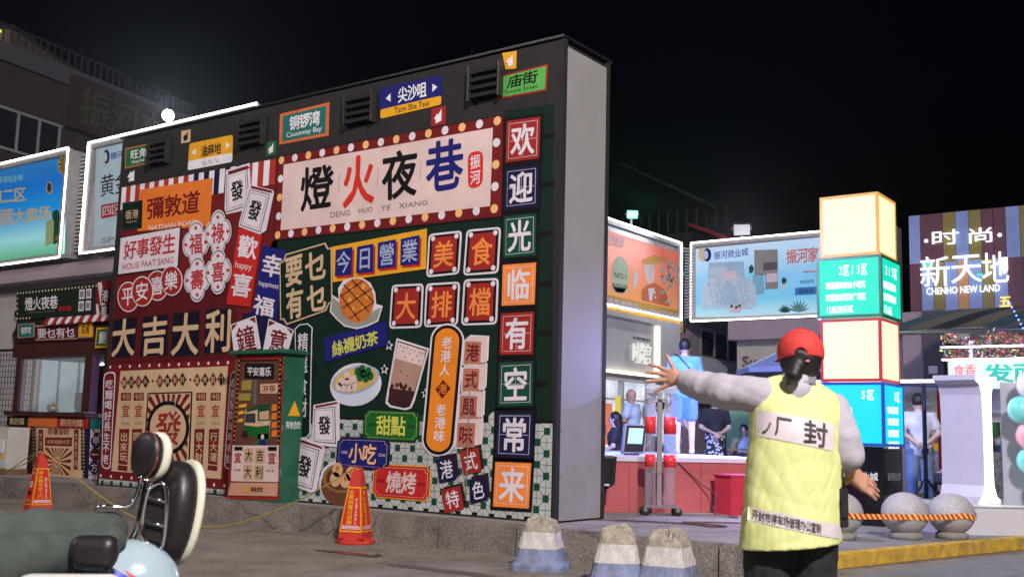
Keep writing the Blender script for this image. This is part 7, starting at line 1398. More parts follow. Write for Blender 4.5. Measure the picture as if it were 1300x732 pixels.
# ------------------------------------------------------------------ stone balls with barrier tape
gran = mat("speckled_granite", (.47,.45,.45), .55, noise=.4, nscale=60, bump=.05, bscale=90); granp = mat("granite_plinth", (.30,.28,.26), .8, noise=.4, nscale=30, bump=.2)
balls = [((1.96,2.50),"stone ball nearest the parking attendant's hand, half hidden behind it"),((2.45,3.16),"middle stone ball in front of the light box tower"),((2.81,3.64),"right stone ball in front of the tripod stand")]
for (x, y), lb in balls:
    t = wthing("stone_ball", lb, "stone ball", (x,y,.13), "granite balls along the pavement edge")
    lathe("plinth", [(.17,0),(.17,.06),(.13,.075),(.12,.09)], granp, t, 20, (x,y,.129)); ball("ball", (x,y,.395), .248, gran, t, (1,1,.92), 32)
tp = wthing("barrier_tape", "red and yellow printed barrier tape wound along the three stone balls", "tape", (2.7,3.3,.4)); bm = bmesh.new()
tm = bpy.data.materials.new("barrier_tape"); tm.use_nodes = True; nt = tm.node_tree; wv = nt.nodes.new("ShaderNodeTexWave"); wv.inputs["Scale"].default_value = 7; wv.bands_direction = 'DIAGONAL'; cr = nt.nodes.new("ShaderNodeValToRGB"); cr.color_ramp.interpolation = 'CONSTANT'; cr.color_ramp.elements[0].color = (.6,.03,.02,1); cr.color_ramp.elements[1].position = .55; cr.color_ramp.elements[1].color = (.85,.6,.12,1)
nt.links.new(wv.outputs[0], cr.inputs[0]); nt.links.new(cr.outputs[0], nt.nodes["Principled BSDF"].inputs[0]); tc_ = nt.nodes.new("ShaderNodeTexCoord"); nt.links.new(tc_.outputs["Object"], wv.inputs[0])
def arc(cx, cy, a0, a1, r_=.256): return [(cx+r_*math.cos(R(a0+(a1-a0)*k/12)), cy+r_*math.sin(R(a0+(a1-a0)*k/12))) for k in range(13)]
pth_ = [(1.6,2.1)]+arc(1.96,2.50,-95,-40)+arc(2.45,3.16,-65,-40)+arc(2.81,3.64,-65,35); prv = None
for k, (x, y) in enumerate(pth_):
    z = .38+.012*math.sin(k*.7); a = bm.verts.new((x,y,z-.028)); b = bm.verts.new((x,y,z+.028))
    if prv: bm.faces.new((prv[0], a, b, prv[1]))
    prv = (a, b)
fin("tape_band", bm, tm, tp)
# ------------------------------------------------------------------ stage
sred = mat("stage_red_cloth", (.50,.115,.12), .75, noise=.18, nscale=2.5, bump=.15, bscale=14); sfloor = mat("stage_floor_pale", (.66,.62,.72), .6, noise=.12)
s0, s1 = Vector((-.62,1.55,0)), Vector((1.0,4.05,0)); sd_ = (s1-s0).normalized(); sn = Vector((sd_.y,-sd_.x,0))
st = wthing("stage", "low stage with a red cloth front and a pale floor behind the plastic column barrier", "stage", (-.6,4.6,.28))
FSt = Frame(s0, sd_, (0,0,1), sn)
fbox(FSt, "skirt", -1.0, (s1-s0).length, .282, .86, -.06, 0, sred, st); fbox(FSt, "deck", -1.02, (s1-s0).length+.02, .861, .91, -5.2, .02, sfloor, st); fbox(FSt, "understage", -.98, (s1-s0).length-.02, .285, .855, -5.1, -.07, mat("stage_under_black", (.02,.02,.025)), st)
for k in range(1, 4): fbox(FSt, "cloth_seam", k*.95-.4, k*.95-.395, .285, .858, .0, .003, mat("seam_dark_red", (.25,.03,.035)), st)
s_ = wthing("stage_step", "red cloth covered block standing before the stage front beside the attendant", "step", (.6,2.6,.28)); c_ = Vector((.42,2.78,0)); FB = Frame(c_, sd_, (0,0,1), sn); fbox(FB, "block_body", 0, .95, .282, .72, -.05, .30, mat("bright_red_cloth", (.55,.03,.055), .6, noise=.15, bump=.15, bscale=12), s_); fbox(FB, "top_cloth", -.015, .965, .721, .74, -.06, .315, mat("pink_red_cloth", (.60,.05,.12), .6), s_)
fc = wthing("flight_case", "open black flight case with silver edges standing on end beside the wall", "flight case", (-.1,1.35,.28)); FF = Frame(Vector((-.42,1.15,0)), sd_, (0,0,1), sn)
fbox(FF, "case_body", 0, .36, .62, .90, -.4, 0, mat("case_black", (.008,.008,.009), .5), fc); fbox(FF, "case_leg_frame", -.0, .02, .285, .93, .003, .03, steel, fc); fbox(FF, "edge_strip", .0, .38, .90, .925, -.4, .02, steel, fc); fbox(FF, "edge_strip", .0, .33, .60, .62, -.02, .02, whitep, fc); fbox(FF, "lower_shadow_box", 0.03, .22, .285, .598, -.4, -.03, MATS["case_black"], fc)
bm = bmesh.new(); vs = [FF(.36,.90,.015), FF(.42,.92,.015), FF(.40,.62,.015), FF(.30,.56,.015), FF(.35,.66,.015)]; vv = [bm.verts.new(v) for v in vs]; vb = [bm.verts.new(v-sn*.3) for v in vs]; bm.faces.new(vv); bm.faces.new(vb[::-1])
for k in range(5): bm.faces.new((vv[k], vb[k], vb[(k+1)%5], vv[(k+1)%5]))
fin("open_lid", bm, MATS["case_black"], fc)
for nm, lbl, pts in (("cable", "brown cable looping over the plaza from the flight case to the attendant", [(-.25,1.0,.9),(-.2,.9,.5),(0.0,.75,.292),(.35,.85,.292),(.9,1.0,.292),(1.25,.9,.292),(1.3,1.1,.292),(.8,1.15,.292),(1.6,1.6,.292),(2.0,1.9,.15)]), ("cable", "thin cable slanting down the red stage front", [(.0,1.75+.75,.90),(.22,2.75,.62),(.42,2.75,.5),(.5,2.55,.292),(.9,2.3,.292)])):
    o = tube(nm, smoothpath(pts, 6), .008, mat("cable_brown", (.10,.04,.035), .5), None, 6); setp(o, lbl, "cable"); c = sum((v.co for v in o.data.vertices), Vector())/len(o.data.vertices); o.data.transform(Matrix.Translation(-c)); o.location = c
# plastic column barrier on castors
pb_ = thing("column_barrier", "clear plastic columns with red bands in a wheeled metal frame before the stage", "barrier", (.10,1.96,.28), R(36)); pb_.scale = (.86,.86,.86)
clear = mat("clear_acrylic", (.50,.52,.58), .08, alpha=.30, coat=.6, bump=.3, bscale=7); redb = mat("red_band", (.85,.04,.05), .35)
boxes("base_frame", [(-.20,.24,-.13,-.09,.10,.13),(-.20,.24,.09,.13,.10,.13),(-.20,-.16,-.09,.09,.10,.13),(.20,.24,-.09,.09,.10,.13)], steel, pb_)
for x, r_ in ((-.120,.068),(.140,.082)):
    lathe("acrylic_column", [(r_,.131),(r_,1.58)], clear, pb_, 20, (x,0,0))
    lathe("column_cap", [(r_*1.1,1.58),(r_*1.25,1.64),(r_*1.0,1.70),(r_*1.35,1.74),(r_*.5,1.76)], mat("cut_plastic", (.8,.8,.86), .1, alpha=.6, bump=1, bscale=60), pb_, 10, (x,0,0), smooth=False)
    for z in ((1.05,1.27),(.62,.78)): lathe("red_band", [(r_+.002,z[0]),(r_+.002,z[1])], redb, pb_, 20, (x,0,0))
boxes("frame_post", [(-.03,.03,-.03,.03,.131,1.60)], mat("aluminium_profile", (.45,.40,.38), .3, .6), pb_); boxes("tie_plate", [(-.18,.21,-.07,.07,1.49,1.51),(-.10,.03,-.05,.0,.55,.56)], steel, pb_); boxes("guide_rod", [(-.075,-.055,-.06,-.045,.131,.70)], steel, pb_)
for (x, y) in ((-.19,-.11),(.23,-.11),(-.19,.11),(.23,.11)):
    w = lathe("castor", [(.050,-.016),(.056,-.008),(.056,.008),(.050,.016)], rubber, pb_, 16, (x,y,.05), Matrix.Rotation(R(90), 4, 'X')); box("fork", x-.02, x+.02, y-.02, y+.02, .052, .098, steel, w)
# tablet terminal on the stage edge
tbm = wthing("touch_terminal", "tilted touch terminal with a pale green screen standing on the stage edge", "terminal", (-1.45,3.45,.91)); 
FT2 = Frame(Vector((-1.06,2.94,0)), (sd_*.97+sn*.1).normalized(), Vector((.06,.1,.99)).normalized(), sn)
fbox(FT2, "housing", 0, .30, .93, 1.31, -.05, 0, mat("grey_housing", (.30,.31,.36), .4), tbm); fbox(FT2, "bezel", .02, .28, .96, 1.29, .001, .006, darkm, tbm); fbox(FT2, "screen", .05, .25, 1.06, 1.26, .007, .010, mat("lit_screen", (.55,.9,.75), emit=1.0), tbm); fbox(FT2, "stand", .08, .22, .911, .93, -.12, .02, darkm, tbm)
# umbrella
um = thing("parasol", "blue grey open parasol behind the parking attendant's outstretched arm", "umbrella", (-1.6,11.4,.28)); bm = bmesh.new(); N = 8; c_ = bm.verts.new((0,0,2.78)); r1 = [bm.verts.new((1.5*math.cos(2*math.pi*(k+.3)/N), 1.5*math.sin(2*math.pi*(k+.3)/N), 2.22)) for k in range(N)]; rm = [bm.verts.new((.75*math.cos(2*math.pi*(k+.3)/N), .75*math.sin(2*math.pi*(k+.3)/N), 2.56)) for k in range(N)]; r2 = [bm.verts.new((v.co.x, v.co.y, 2.12)) for v in r1]
for k in range(N): bm.faces.new((c_, rm[k], rm[(k+1)%N])); bm.faces.new((rm[k], r1[k], r1[(k+1)%N], rm[(k+1)%N])); bm.faces.new((r1[k], r2[k], r2[(k+1)%N], r1[(k+1)%N]))
fin("canopy", bm, mat("parasol_blue", (.26,.30,.52), .7), um); tube("pole", [(0,0,0),(0,0,2.8)], .025, steel, um)
for k in range(N): a = 2*math.pi*(k+.3)/N; tube("rib", [(0,0,2.72),(1.45*math.cos(a), 1.45*math.sin(a), 2.19)], .01, darkm, um, 5)
# lighting stand behind the balls; the added stage lamps are fixed elsewhere
ls = wthing("lighting_stand", "dark blue tripod lighting stand with a crossbar right of the light box tower", "stand", (2.05,5.5,.13)); bl = mat("blue_black_steel", (.05,.06,.16), .4, .5)
tube("mast", [(2.05,5.5,.3),(2.05,5.5,1.92)], .028, bl, ls); tube("crossbar", [(1.80,5.32,1.90),(2.55,5.86,1.90)], .02, bl, ls); lathe("collar", [(.045,0),(.045,.07)], bl, ls, 12, (2.05,5.5,1.02))
for a in (36, 156, 276): tube("leg", [(2.05,5.5,.72),(2.05+.42*math.cos(R(a)), 5.5+.42*math.sin(R(a)), .14)], .016, bl, ls)
def added_parcan(label, loc, target, col, power):  # unseen lamps added to light and tint the stage area
    t = thing("added_stage_lamp", label, "stage lamp", loc, 0, "added stage lamps"); q = (Vector(target)-Vector(loc)).to_track_quat('-Z', 'Y'); t.rotation_mode = 'QUATERNION'; t.rotation_quaternion = q
    lathe("can", [(.085,-.10),(.09,-.09),(.09,.05),(.05,.10)], darkm, t, 16); lathe("lens", [(.08,-.098),(.08,-.094)], mat("lens_"+label[:6], col, emit=3), t, 16); l = bpy.data.lights.new("added_lamp_light", 'SPOT'); l.energy = power; l.color = col; l.spot_size = R(95); l.spot_blend = .6; l.shadow_soft_size = .08
    o = bpy.data.objects.new("added_lamp_light", l); COL.objects.link(o); o.parent = t; o.location = (0,0,-.12)
added_parcan("violet blue stage lamp fixed behind the light box tower facing the stage", (1.15,5.62,2.3), (-.8,3.6,.9), (.30,.28,1.0), 1800)  # hidden lamp added to throw violet blue light over the stage
added_parcan("lilac stage lamp behind the tower aimed down at the plaza before the stage", (.75,5.60,2.6), (.4,1.4,.3), (.42,.34,1.0), 800)  # hidden lamp added to tint the plaza floor lilac
added_parcan("blue stage lamp on the back of the painted wall facing the stage", (-1.6,1.1,3.9), (-2.5,9.2,1.2), (.20,.30,1.0), 2800)  # hidden lamp added to tint the stage and the courtyard blue
added_parcan("pink stage lamp low on the wall's back aimed at the letter sign", (-.35,1.12,4.6), (2.6,4.6,1.0), (.62,.60,1.0), 1000)  # hidden lamp added to brighten the giant letter and its platform
# ------------------------------------------------------------------ giant letter I, platform, balloons
gl = thing("giant_letter", "giant white letter I with a glowing front edge standing on the white platform", "letter sign", (2.97,4.74,.46), R(36+40))
lets = mat("letter_side_white", (.50,.48,.58), .4, noise=.05); glowf = mat("letter_glow_face", (1,1,1), emit=2.2)
def Iprof(w): 
    P_ = [(-.27,0),(-.27,.035),(-.17,.09),(-.115,.22),(-.105,.45),(-.105,1.05),(-.115,1.28),(-.16,1.40),(-.27,1.45),(-.27,1.51),(.27,1.51),(.27,1.45),(.16,1.40),(.115,1.28),(.105,1.05),(.105,.45),(.115,.22),(.17,.09),(.27,.035),(.27,0)]
    return P_
bm = bmesh.new(); pp = Iprof(0); D_ = .52; fr = [bm.verts.new((x,0,z)) for x, z in pp]; bk = [bm.verts.new((x,D_,z)) for x, z in pp]; bm.faces.new(fr); bm.faces.new(bk[::-1])
for k in range(len(pp)): bm.faces.new((fr[k], bk[k], bk[(k+1)%len(pp)], fr[(k+1)%len(pp)]))
fin("letter_body", bm, lets, gl); bm = bmesh.new(); f1 = [bm.verts.new((x*.93,-.012,.012+z*.985)) for x, z in pp]; f2 = [bm.verts.new((x*.93,-.002,.012+z*.985)) for x, z in pp]; bm.faces.new(f1); bm.faces.new(f2[::-1])
for k in range(len(pp)): bm.faces.new((f1[k], f2[k], f2[(k+1)%len(pp)], f1[(k+1)%len(pp)]))
fin("glow_face", bm, glowf, gl)
pf = wthing("platform", "low white box platform under the giant letter and the balloons", "platform", (3.6,5.6,.13)); FPf = Frame(Vector((2.62,4.25,0)), Vector((.75,.66,0)).normalized(), (0,0,1), Vector((.66,-.75,0)).normalized())
fbox(FPf, "platform_body", -.15, 5, .13, .445, -1.6, .12, mat("platform_white", (.62,.60,.66), .45, noise=.05), pf); fbox(FPf, "platform_top", -.17, 5, .446, .46, -1.6, .14, whitep, pf)
g2 = thing("curved_panel", "white curved backdrop panel right of the giant letter", "panel", (3.07,5.02,.461), R(36)); bm = bmesh.new(); prev_ = None
for k in range(15):
    t_ = k/14; x_, y_ = .95*t_, -.08*math.sin(t_*math.pi); lo_ = bm.verts.new((x_,y_,.003)); hi_ = bm.verts.new((x_,y_,1.44))
    if prev_: bm.faces.new((prev_[0], lo_, hi_, prev_[1]))
    prev_ = (lo_, hi_)
bmesh.ops.solidify(bm, geom=list(bm.faces), thickness=.03); fin("panel_shell", bm, mat("panel_lilac_white", (.70,.68,.78), .4), g2, smooth=False)
bcol = dict(white=mat("balloon_white", (.78,.77,.80), .2, coat=.3), teal=mat("balloon_mint", (.20,.72,.66), .2, coat=.3), pink=mat("balloon_pink", (.85,.42,.50), .2, coat=.3))
for k, (x, y, z, r_, c, lb) in enumerate(((3.46,4.80,1.86,.165,'white','large white balloon at the top of the cluster'),(3.34,4.78,1.57,.150,'teal','upper mint green balloon nearest the letter'),(3.42,4.84,1.27,.160,'pink','pink balloon between two mint ones'),(3.40,4.86,.98,.145,'teal','lower mint green balloon below the pink one'),(3.62,4.95,1.58,.15,'pink','pink balloon cut by the right edge of the photo'),(3.50,4.90,.72,.13,'teal','lowest mint green balloon by the platform'),(3.7,5.05,1.25,.16,'white','white balloon at the right edge behind the pink one'))):
    t = thing("balloon", lb, "balloon", (x,y,z), 0, "balloons beside the giant letter"); ball("skin", (0,0,0), r_, bcol[c], t, (1,1,1.08), 28); lathe("knot", [(.012,-r_*1.12),(.004,-r_*1.06)], bcol[c], t, 8)
bn = wthing("balloon_post", "thin post the balloon cluster is tied to", "post", (3.6,5.05,.46)); tube("rod", [(3.6,5.08,.461),(3.6,5.08,2.1)], .012, whitep, bn)
# ------------------------------------------------------------------ market stall on the right behind the letter
FR = Frame((0,9.0,0),(1,0,0),(0,0,1),(0,-1,0))
stl = wthing("market_stall", "open stall with a pale sign of green characters and a glittering garland on top", "stall", (2.6,9.4,.13))
boxes("sign_board", [(1.50,4.6,8.96,9.0,2.02,2.45)], mat("lit_sign_pale", (.80,.95,.92), emit=.85), stl); text(FR, "发面第一家", [(2.02,2.40),(4.2,2.40),(4.2,2.12),(2.02,2.12)], mat("green_letters", (.01,.38,.25), emit=.4), stl, .045, .05); text(FR, "食香", [(1.58,2.40),(1.92,2.40),(1.92,2.22),(1.58,2.22)], mat("red_letters", (.8,.12,.12), emit=.4), stl, .045, .03)
boxes("stall_frame", [(1.50,1.55,9.001,9.05,.13,2.02),(4.55,4.6,9.001,9.05,.13,2.9),(1.5,1.55,10.4,10.45,.13,2.9),(1.45,4.65,9.01,9.05,2.455,2.49)], steel, stl)
tube("led_bar", [(1.45,8.74,2.66),(4.65,8.74,2.66)], .012, mat("led_bar_blue", (.55,.62,1.0), emit=14), stl, 6); tube("led_bar", [(1.45,8.80,2.47),(4.65,8.80,2.47)], .010, mat("led_bar_warm", (1.0,.85,.7), emit=14), stl, 6)
# tinsel garland
bm = bmesh.new(); rg = random.Random(5)
tcols = [(.9,.12,.08),(.9,.6,.12),(.9,.2,.5),(.85,.85,.9),(.2,.6,.3)]
tms = [mat("tinsel_%s" % "abcde"[i], c, .38, .6) for i, c in enumerate(tcols)]
me = bpy.data.meshes.new("tinsel_garland"); V_ = []; F_ = []; MI = []
for k in range(2600):
    z = rg.uniform(2.48,2.88); x = rg.uniform(1.42,4.6); z += .05*math.sin(x*9)*(z > 2.7); y = rg.uniform(8.85,9.15); a = Vector((rg.gauss(0,1),rg.gauss(0,1),rg.gauss(0,1))).normalized()*rg.uniform(.02,.06); b = Vector((rg.gauss(0,1),rg.gauss(0,1),rg.gauss(0,1))).normalized()*.009; c = Vector((x,y,z)); i = len(V_); V_ += [c-b, c+b, c+a+b, c+a-b]; F_.append((i,i+1,i+2,i+3)); MI.append(rg.randrange(5))
me.from_pydata([tuple(v) for v in V_], [], F_)
for m_ in tms: me.materials.append(m_)
me.polygons.foreach_set('material_index', MI); o = bpy.data.objects.new("tinsel_garland", me); COL.objects.link(o); setp(o, "glittering red, gold and pink tinsel garland along the top of the stall sign", "garland", kind="stuff")
# stall roof canopy beyond, blue light string, pillar
cp = wthing("canopy_roof", "striped vaulted canopy roof under the striped building", "canopy", (2,16,3.2)); cs = [mat("canopy_teal", (.10,.20,.26), .6), mat("canopy_beige", (.32,.27,.22), .6), mat("canopy_dark", (.04,.06,.09), .6)]
for k in range(14):
    xa, xb = -1.25+k*.5, -.755+k*.5; bm = bmesh.new(); pr2 = None
    for j in range(9):
        tt = j/8; y = 14.5+6*tt; z = 3.55+.95*math.sin(tt*math.pi*.55)+.0; sh_ = tt*1.2; a = bm.verts.new((xa+sh_,y,z)); b = bm.verts.new((xb+sh_,y,z))
        if pr2: bm.faces.new((pr2[0], a, b, pr2[1])) ; 
        pr2 = (a, b)
    bmesh.ops.solidify(bm, geom=list(bm.faces), thickness=.03); fin("canopy_panel", bm, cs[[0,1,2,1][k%4]], cp)
for x in (-1.2, 1.5, 4.2): tube("roof_truss", [(x,14.5,3.5),(x+1.2,20.5,4.4)], .04, darkrail, cp)
tube("front_beam", [(-1.3,14.45,3.48),(5.8,14.45,3.48)], .05, steel, cp); boxes("canopy_post", [(-1.3,-1.2,14.4,14.5,.13,3.45),(5.7,5.8,14.4,14.5,.13,3.45)], steel, cp)
sl = wthing("light_string", "blue fairy light string hanging slanted under the canopy", "light string", (2.0,14.3,3.4)); blu = mat("blue_led", (.1,.25,1), emit=4)
tube("wire", [(1.42,14.2,3.98),(1.72,14.2,3.30)], .004, darkm, sl, 4)
for k in range(9): ball("bulb", (1.42+.3*k/8,14.19,3.98-.68*k/8), .02, blu, sl, seg=8)
pi_ = wthing("pillar", "dark mauve pillar and pale column beside the striped building's corner", "pillar", (-1.6,20.4,.13)); box("pale_column", -2.42,-1.86,20.2,20.9,2.70,4.60, purple, pi_); box("dark_column", -1.855,-1.34,20.0,20.8,2.70,4.60, mat("dark_mauve", (.08,.065,.08), .6), pi_); box("lower_core", -2.3,-1.5,20.4,20.9,.13,2.695, MATS["dark_mauve"], pi_); box("notice", -1.72,-1.5,19.985,19.999,2.95,3.15, whitep, pi_)
# market hall interior beyond
mh = wthing("market_hall", "bright market hall front with lit ceiling seen behind the tripod stand", "shop front", (-.6,18.5,.13)); 
boxes("back_wall", [(-2.2,6,18.8,18.9,.13,2.65)], mat("hall_wall", (.50,.50,.58), .6, noise=.4, nscale=2.2), mh); boxes("ceiling_light", [(-1.6,-.6,16.6,16.8,2.55,2.6),(0,1.2,16.6,16.8,2.55,2.6),(1.8,3,16.6,16.8,2.55,2.6)], mat("hall_light", (.9,.95,1), emit=9), mh); boxes("goods_shelf", [(-1.8,5,17.9,18.3,.13,1.0),(-1.8,5,18.0,18.3,1.3,1.36)], mat("goods_grey", (.25,.25,.3), .6, noise=.8, nscale=9), mh)
rg_ = random.Random(8)
for k in range(26): a = -1.7+k*.26; h_ = rg_.uniform(.15,.45); z_ = 1.361 if k%2 else 1.001; box("goods_box", a, a+.2, 17.95, 18.25, z_, z_+(h_ if k%2 else min(h_,.28)), ink(rg_.choice(["vred","yellow","pinkwhite","blue3","orange","cyan2","green"])), mh)
boxes("red_pole", [(-.45,-.35,15.8,15.9,.13,2.6)], ink('dred'), mh); boxes("yellow_frame", [(-.1,-.03,15.6,15.66,.5,2.5),(.42,.47,15.6,15.66,.5,2.5),(-.03,.42,15.6,15.66,2.42,2.5)], ink('yellow'), mh)
# ------------------------------------------------------------------ lamps on the billboards, street lamp
def flood(label, loc, tgt, col, power, em, sz=.22):
    t = thing("flood_lamp", label, "flood lamp", loc); t.rotation_mode = 'QUATERNION'; t.rotation_quaternion = (Vector(tgt)-Vector(loc)).to_track_quat('-Z', 'Y')
    if em > 20: lathe("lamp_housing", [(sz*.5,.12),(sz*.9,.02),(sz,-.05)], darkm, t, 24); ball("lamp_glass", (0,0,-.05), sz*.95, mat("flood_"+label[:5], col, emit=em), t, (1,1,.55), 24)
    else: box("lamp_housing", -sz, sz, -sz*.75, sz*.75, -.05, .10, darkm, t, bevel=.01); box("lamp_glass", -sz*.9, sz*.9, -sz*.65, sz*.65, -.062, -.052, mat("flood_"+label[:5], col, emit=em), t); boxes("bracket", [(-sz-.03,-sz-.01,-.03,.03,-.02,.2),(sz+.01,sz+.03,-.03,.03,-.02,.2),(-sz-.03,sz+.03,-.03,.03,.201,.22)], steel, t); box("mount_arm", -.03,.03,-.35,.03,.221,.25, steel, t)
    if power:
        l = bpy.data.lights.new("flood_light", 'SPOT'); l.energy = power; l.color = col; l.spot_size = R(120); l.spot_blend = .8; l.shadow_soft_size = .15
        o = bpy.data.objects.new("flood_light", l); COL.objects.link(o); o.parent = t; o.location = (0,0,-.1)
flood("white dazzling flood lamp on top of the white billboard behind the painted wall", (-12.2,3.95,7.33), (4.5,-8.5,1.0), (.78,.90,1.0), 2600, 160, .12)
flood("green glowing flood lamp above the orange billboard", (-9.1,17.4,7.42), (3,0,1.5), (.10,1.0,.45), 400, 8, .16)
flood("silver flood lamp above the sky blue billboard", (-7.3,20.9,7.42), (-3,10,0), (.9,.92,1.0), 1200, .55, .26)  # unlit fixture; its glow and beam are added to brighten the courtyard
slm = wthing("unseen_street_lamp", "assumed tall street lamp across the road that lights the painted wall", "street lamp", (13.6,-12.5,0)); tube("lamp_post", [(13.6,-12.5,0),(13.6,-12.5,12.8)], [.10,.06], steel, slm); tube("lamp_arm", [(13.6,-12.5,12.75),(13.0,-12.0,12.85)], .04, steel, slm); lathe("lamp_head", [(1.12,.02),(1.16,.08),(.3,.25)], steel, slm, 24, (13.0,-12.0,12.55))  # unseen lamp, assumed from the light that falls on the wall
slm = wthing("unseen_street_lamp", "added fill lamp on a tall post farther left across the road", "street lamp", (-9.4,-15.6,0)); tube("lamp_post", [(-9.4,-15.6,0),(-9.4,-15.6,10.8)], [.10,.06], steel, slm); tube("lamp_arm", [(-9.4,-15.6,10.75),(-9,-15,10.85)], .04, steel, slm); lathe("lamp_head", [(1.12,.02),(1.16,.08),(.3,.25)], steel, slm, 24, (-9,-15,10.55))  # post and head made up to carry the added fill light

# ------------------------------------------------------------------ people
def chain(pts, rs, k=.03): return [('c', pts[i], pts[i+1], rs[i], rs[i+1], k) for i in range(len(pts)-1)]
def hand_prims(w, d, up, s=1.0, spread=.25, curl=.25, side=1):
    """palm and five fingers growing from wrist w along d; up = back-of-hand normal"""
    w, d, up = Vector(w), Vector(d).normalized(), Vector(up); up = (up-d*up.dot(d)).normalized(); lat = d.cross(up)*side; P_ = []
    for q in (-.028, -.010, .010, .028): P_.append(('c', tuple(w+d*.015*s), tuple(w+(d*.085+lat*q)*s), .020*s, .0125*s, .012))
    for q, L_, a in ((-.031,.062,-1),(-.0105,.078,-.35),(.0105,.080,.3),(.031,.070,.95)):
        b = w+(d*.088+lat*q)*s; dr = (d+lat*a*spread).normalized(); m_ = b+dr*L_*.5*s-up*L_*curl*.25*s; e = m_+dr*L_*.5*s-up*L_*curl*.6*s
        P_ += [('c', tuple(b), tuple(m_), .0095*s, .0085*s, .004), ('c', tuple(m_), tuple(e), .0085*s, .007*s, .003)]
    b = w+(d*.03+lat*.028)*s; m_ = b+(d*.030+lat*.032)*s; e = m_+(d*.034+lat*.014)*s
    P_ += [('c', tuple(b), tuple(m_), .015*s, .011*s, .008), ('c', tuple(m_), tuple(e), .0105*s, .0085*s, .003)]
    return P_
def person(label, loc, rz, H=1.65, J=None, shirt=None, sleeve='short', lower='trousers', lowerm=None, hair='short', shoe=None, skinm=None, res=.013, face=True, group=None, extra=None):
    j = dict(hip=(0,0,.90), chest=(0,-.01,1.24), neck=(0,0,1.42), head=(0,.02,1.545), sl=(-.165,0,1.355), sr=(.165,0,1.355), el=(-.225,-.02,1.09), er=(.225,-.02,1.09), wl=(-.23,.08,.86), wr=(.23,.08,.86), hl=(-.085,0,.90), hr=(.085,0,.90), kl=(-.10,.03,.49), kr=(.10,.03,.49), al=(-.105,-.01,.08), ar=(.105,-.01,.08), look=(0,1,0))
    if J: j.update(J)
    sc = H/1.66; look = Vector(j.pop('look')).normalized(); j = {k: Vector(v)*sc for k, v in j.items()}; skinm = skinm or skin2
    t = thing("person", label, "person", loc, rz, group); hd = j['head']; side = look.cross(Vector((0,0,1))).normalized(); yaw = math.atan2(look.y, look.x)-math.pi/2
    body = [('e', tuple(hd), (.076*sc,.092*sc,.112*sc), .03, (0,0,yaw)), ('e', tuple(hd+look*.03*sc-Vector((0,0,.065*sc))), (.05*sc,.05*sc,.05*sc), .03), ('c', tuple(j['neck']-Vector((0,0,.03))), tuple(hd-Vector((0,0,.06))), .052*sc, .048*sc, .02),
            ('e', tuple(hd+look*.095*sc-Vector((0,0,.02*sc))), (.013,.018,.022), .012)]
    for s_ in (-1, 1): body.append(('e', tuple(hd+side*s_*.078*sc-Vector((0,0,.01))), (.012,.02,.03), .006))
    ch, hp = j['chest'], j['hip']; rt = (j['sr']-j['sl']).normalized()
    torso = [('c', tuple(j['sl']), tuple(j['sr']), .055*sc, .055*sc, .04), ('c', tuple(ch-rt*.06*sc), tuple(ch+rt*.06*sc), .115*sc, .115*sc, .05), ('c', tuple(ch), tuple(hp), .12*sc, .115*sc, .06), ('c', tuple(hp-rt*.06*sc), tuple(hp+rt*.06*sc), .105*sc, .105*sc, .05)]
    body += torso
    for s_ in 'lr':
        body += chain([tuple(j['s'+s_]), tuple(j['e'+s_]), tuple(j['w'+s_])], [.048*sc, .037*sc, .024*sc], .02)
        body += hand_prims(j['w'+s_], j['w'+s_]-j['e'+s_], (0, 1, .2), sc, side=1 if s_ == 'l' else -1)
        body += chain([tuple(j['h'+s_]), tuple(j['k'+s_]), tuple(j['a'+s_])], [.085*sc, .055*sc, .036*sc], .03)
        body.append(('c', tuple(j['a'+s_]-Vector((0,.02,.035*sc))), tuple(j['a'+s_]+Vector((0,.13*sc,-.05*sc))), .034*sc, .026*sc, .02))
    sdf_mesh("body", body, res, skinm, t)
    sh = [(p[0], p[1], p[2], p[3]+.014, p[4]+.014, p[5]) for p in torso]
    for s_ in 'lr':
        S_, E_, W_ = j['s'+s_], j['e'+s_], j['w'+s_]
        if sleeve == 'short': sh += [('c', tuple(S_), tuple(S_.lerp(E_, .62)), .068*sc, .066*sc, .03)]
        elif sleeve == 'long': sh += chain([tuple(S_), tuple(E_), tuple(E_.lerp(W_, .9))], [.068*sc, .054*sc, .042*sc], .03)
    sdf_mesh("shirt", sh, res, shirt, t, fold=.004, fseed=len(label), clip=[(0,0,1,(j['neck'].z-.012))])
    lo_ = [('c', tuple(hp-rt*.06*sc), tuple(hp+rt*.06*sc), .118*sc, .118*sc, .04)]
    if lower == 'skirt':
        lo_ += [('c', tuple(hp), tuple((j['kl']+j['kr'])/2-Vector((0,0,.12))), .14*sc, .21*sc, .05)]
        sdf_mesh("skirt", lo_, res, lowerm, t, fold=.007, fseed=5, clip=[(0,0,-1,-(j['kl'].z-.18)), (0,0,1,hp.z+.08)])
    else:
        f = .9 if lower == 'trousers' else .0
        for s_ in 'lr':
            K_ = j['k'+s_]; A_ = j['a'+s_]
            if f: lo_ += chain([tuple(j['h'+s_]), tuple(K_), tuple(K_.lerp(A_, f))], [.098*sc, .074*sc, .058*sc], .03)
            else: lo_ += [('c', tuple(j['h'+s_]), tuple(j['h'+s_].lerp(K_, .88)), .102*sc, .088*sc, .03)]
        sdf_mesh("trousers" if f else "shorts", lo_, res, lowerm, t, fold=.004, fseed=3)
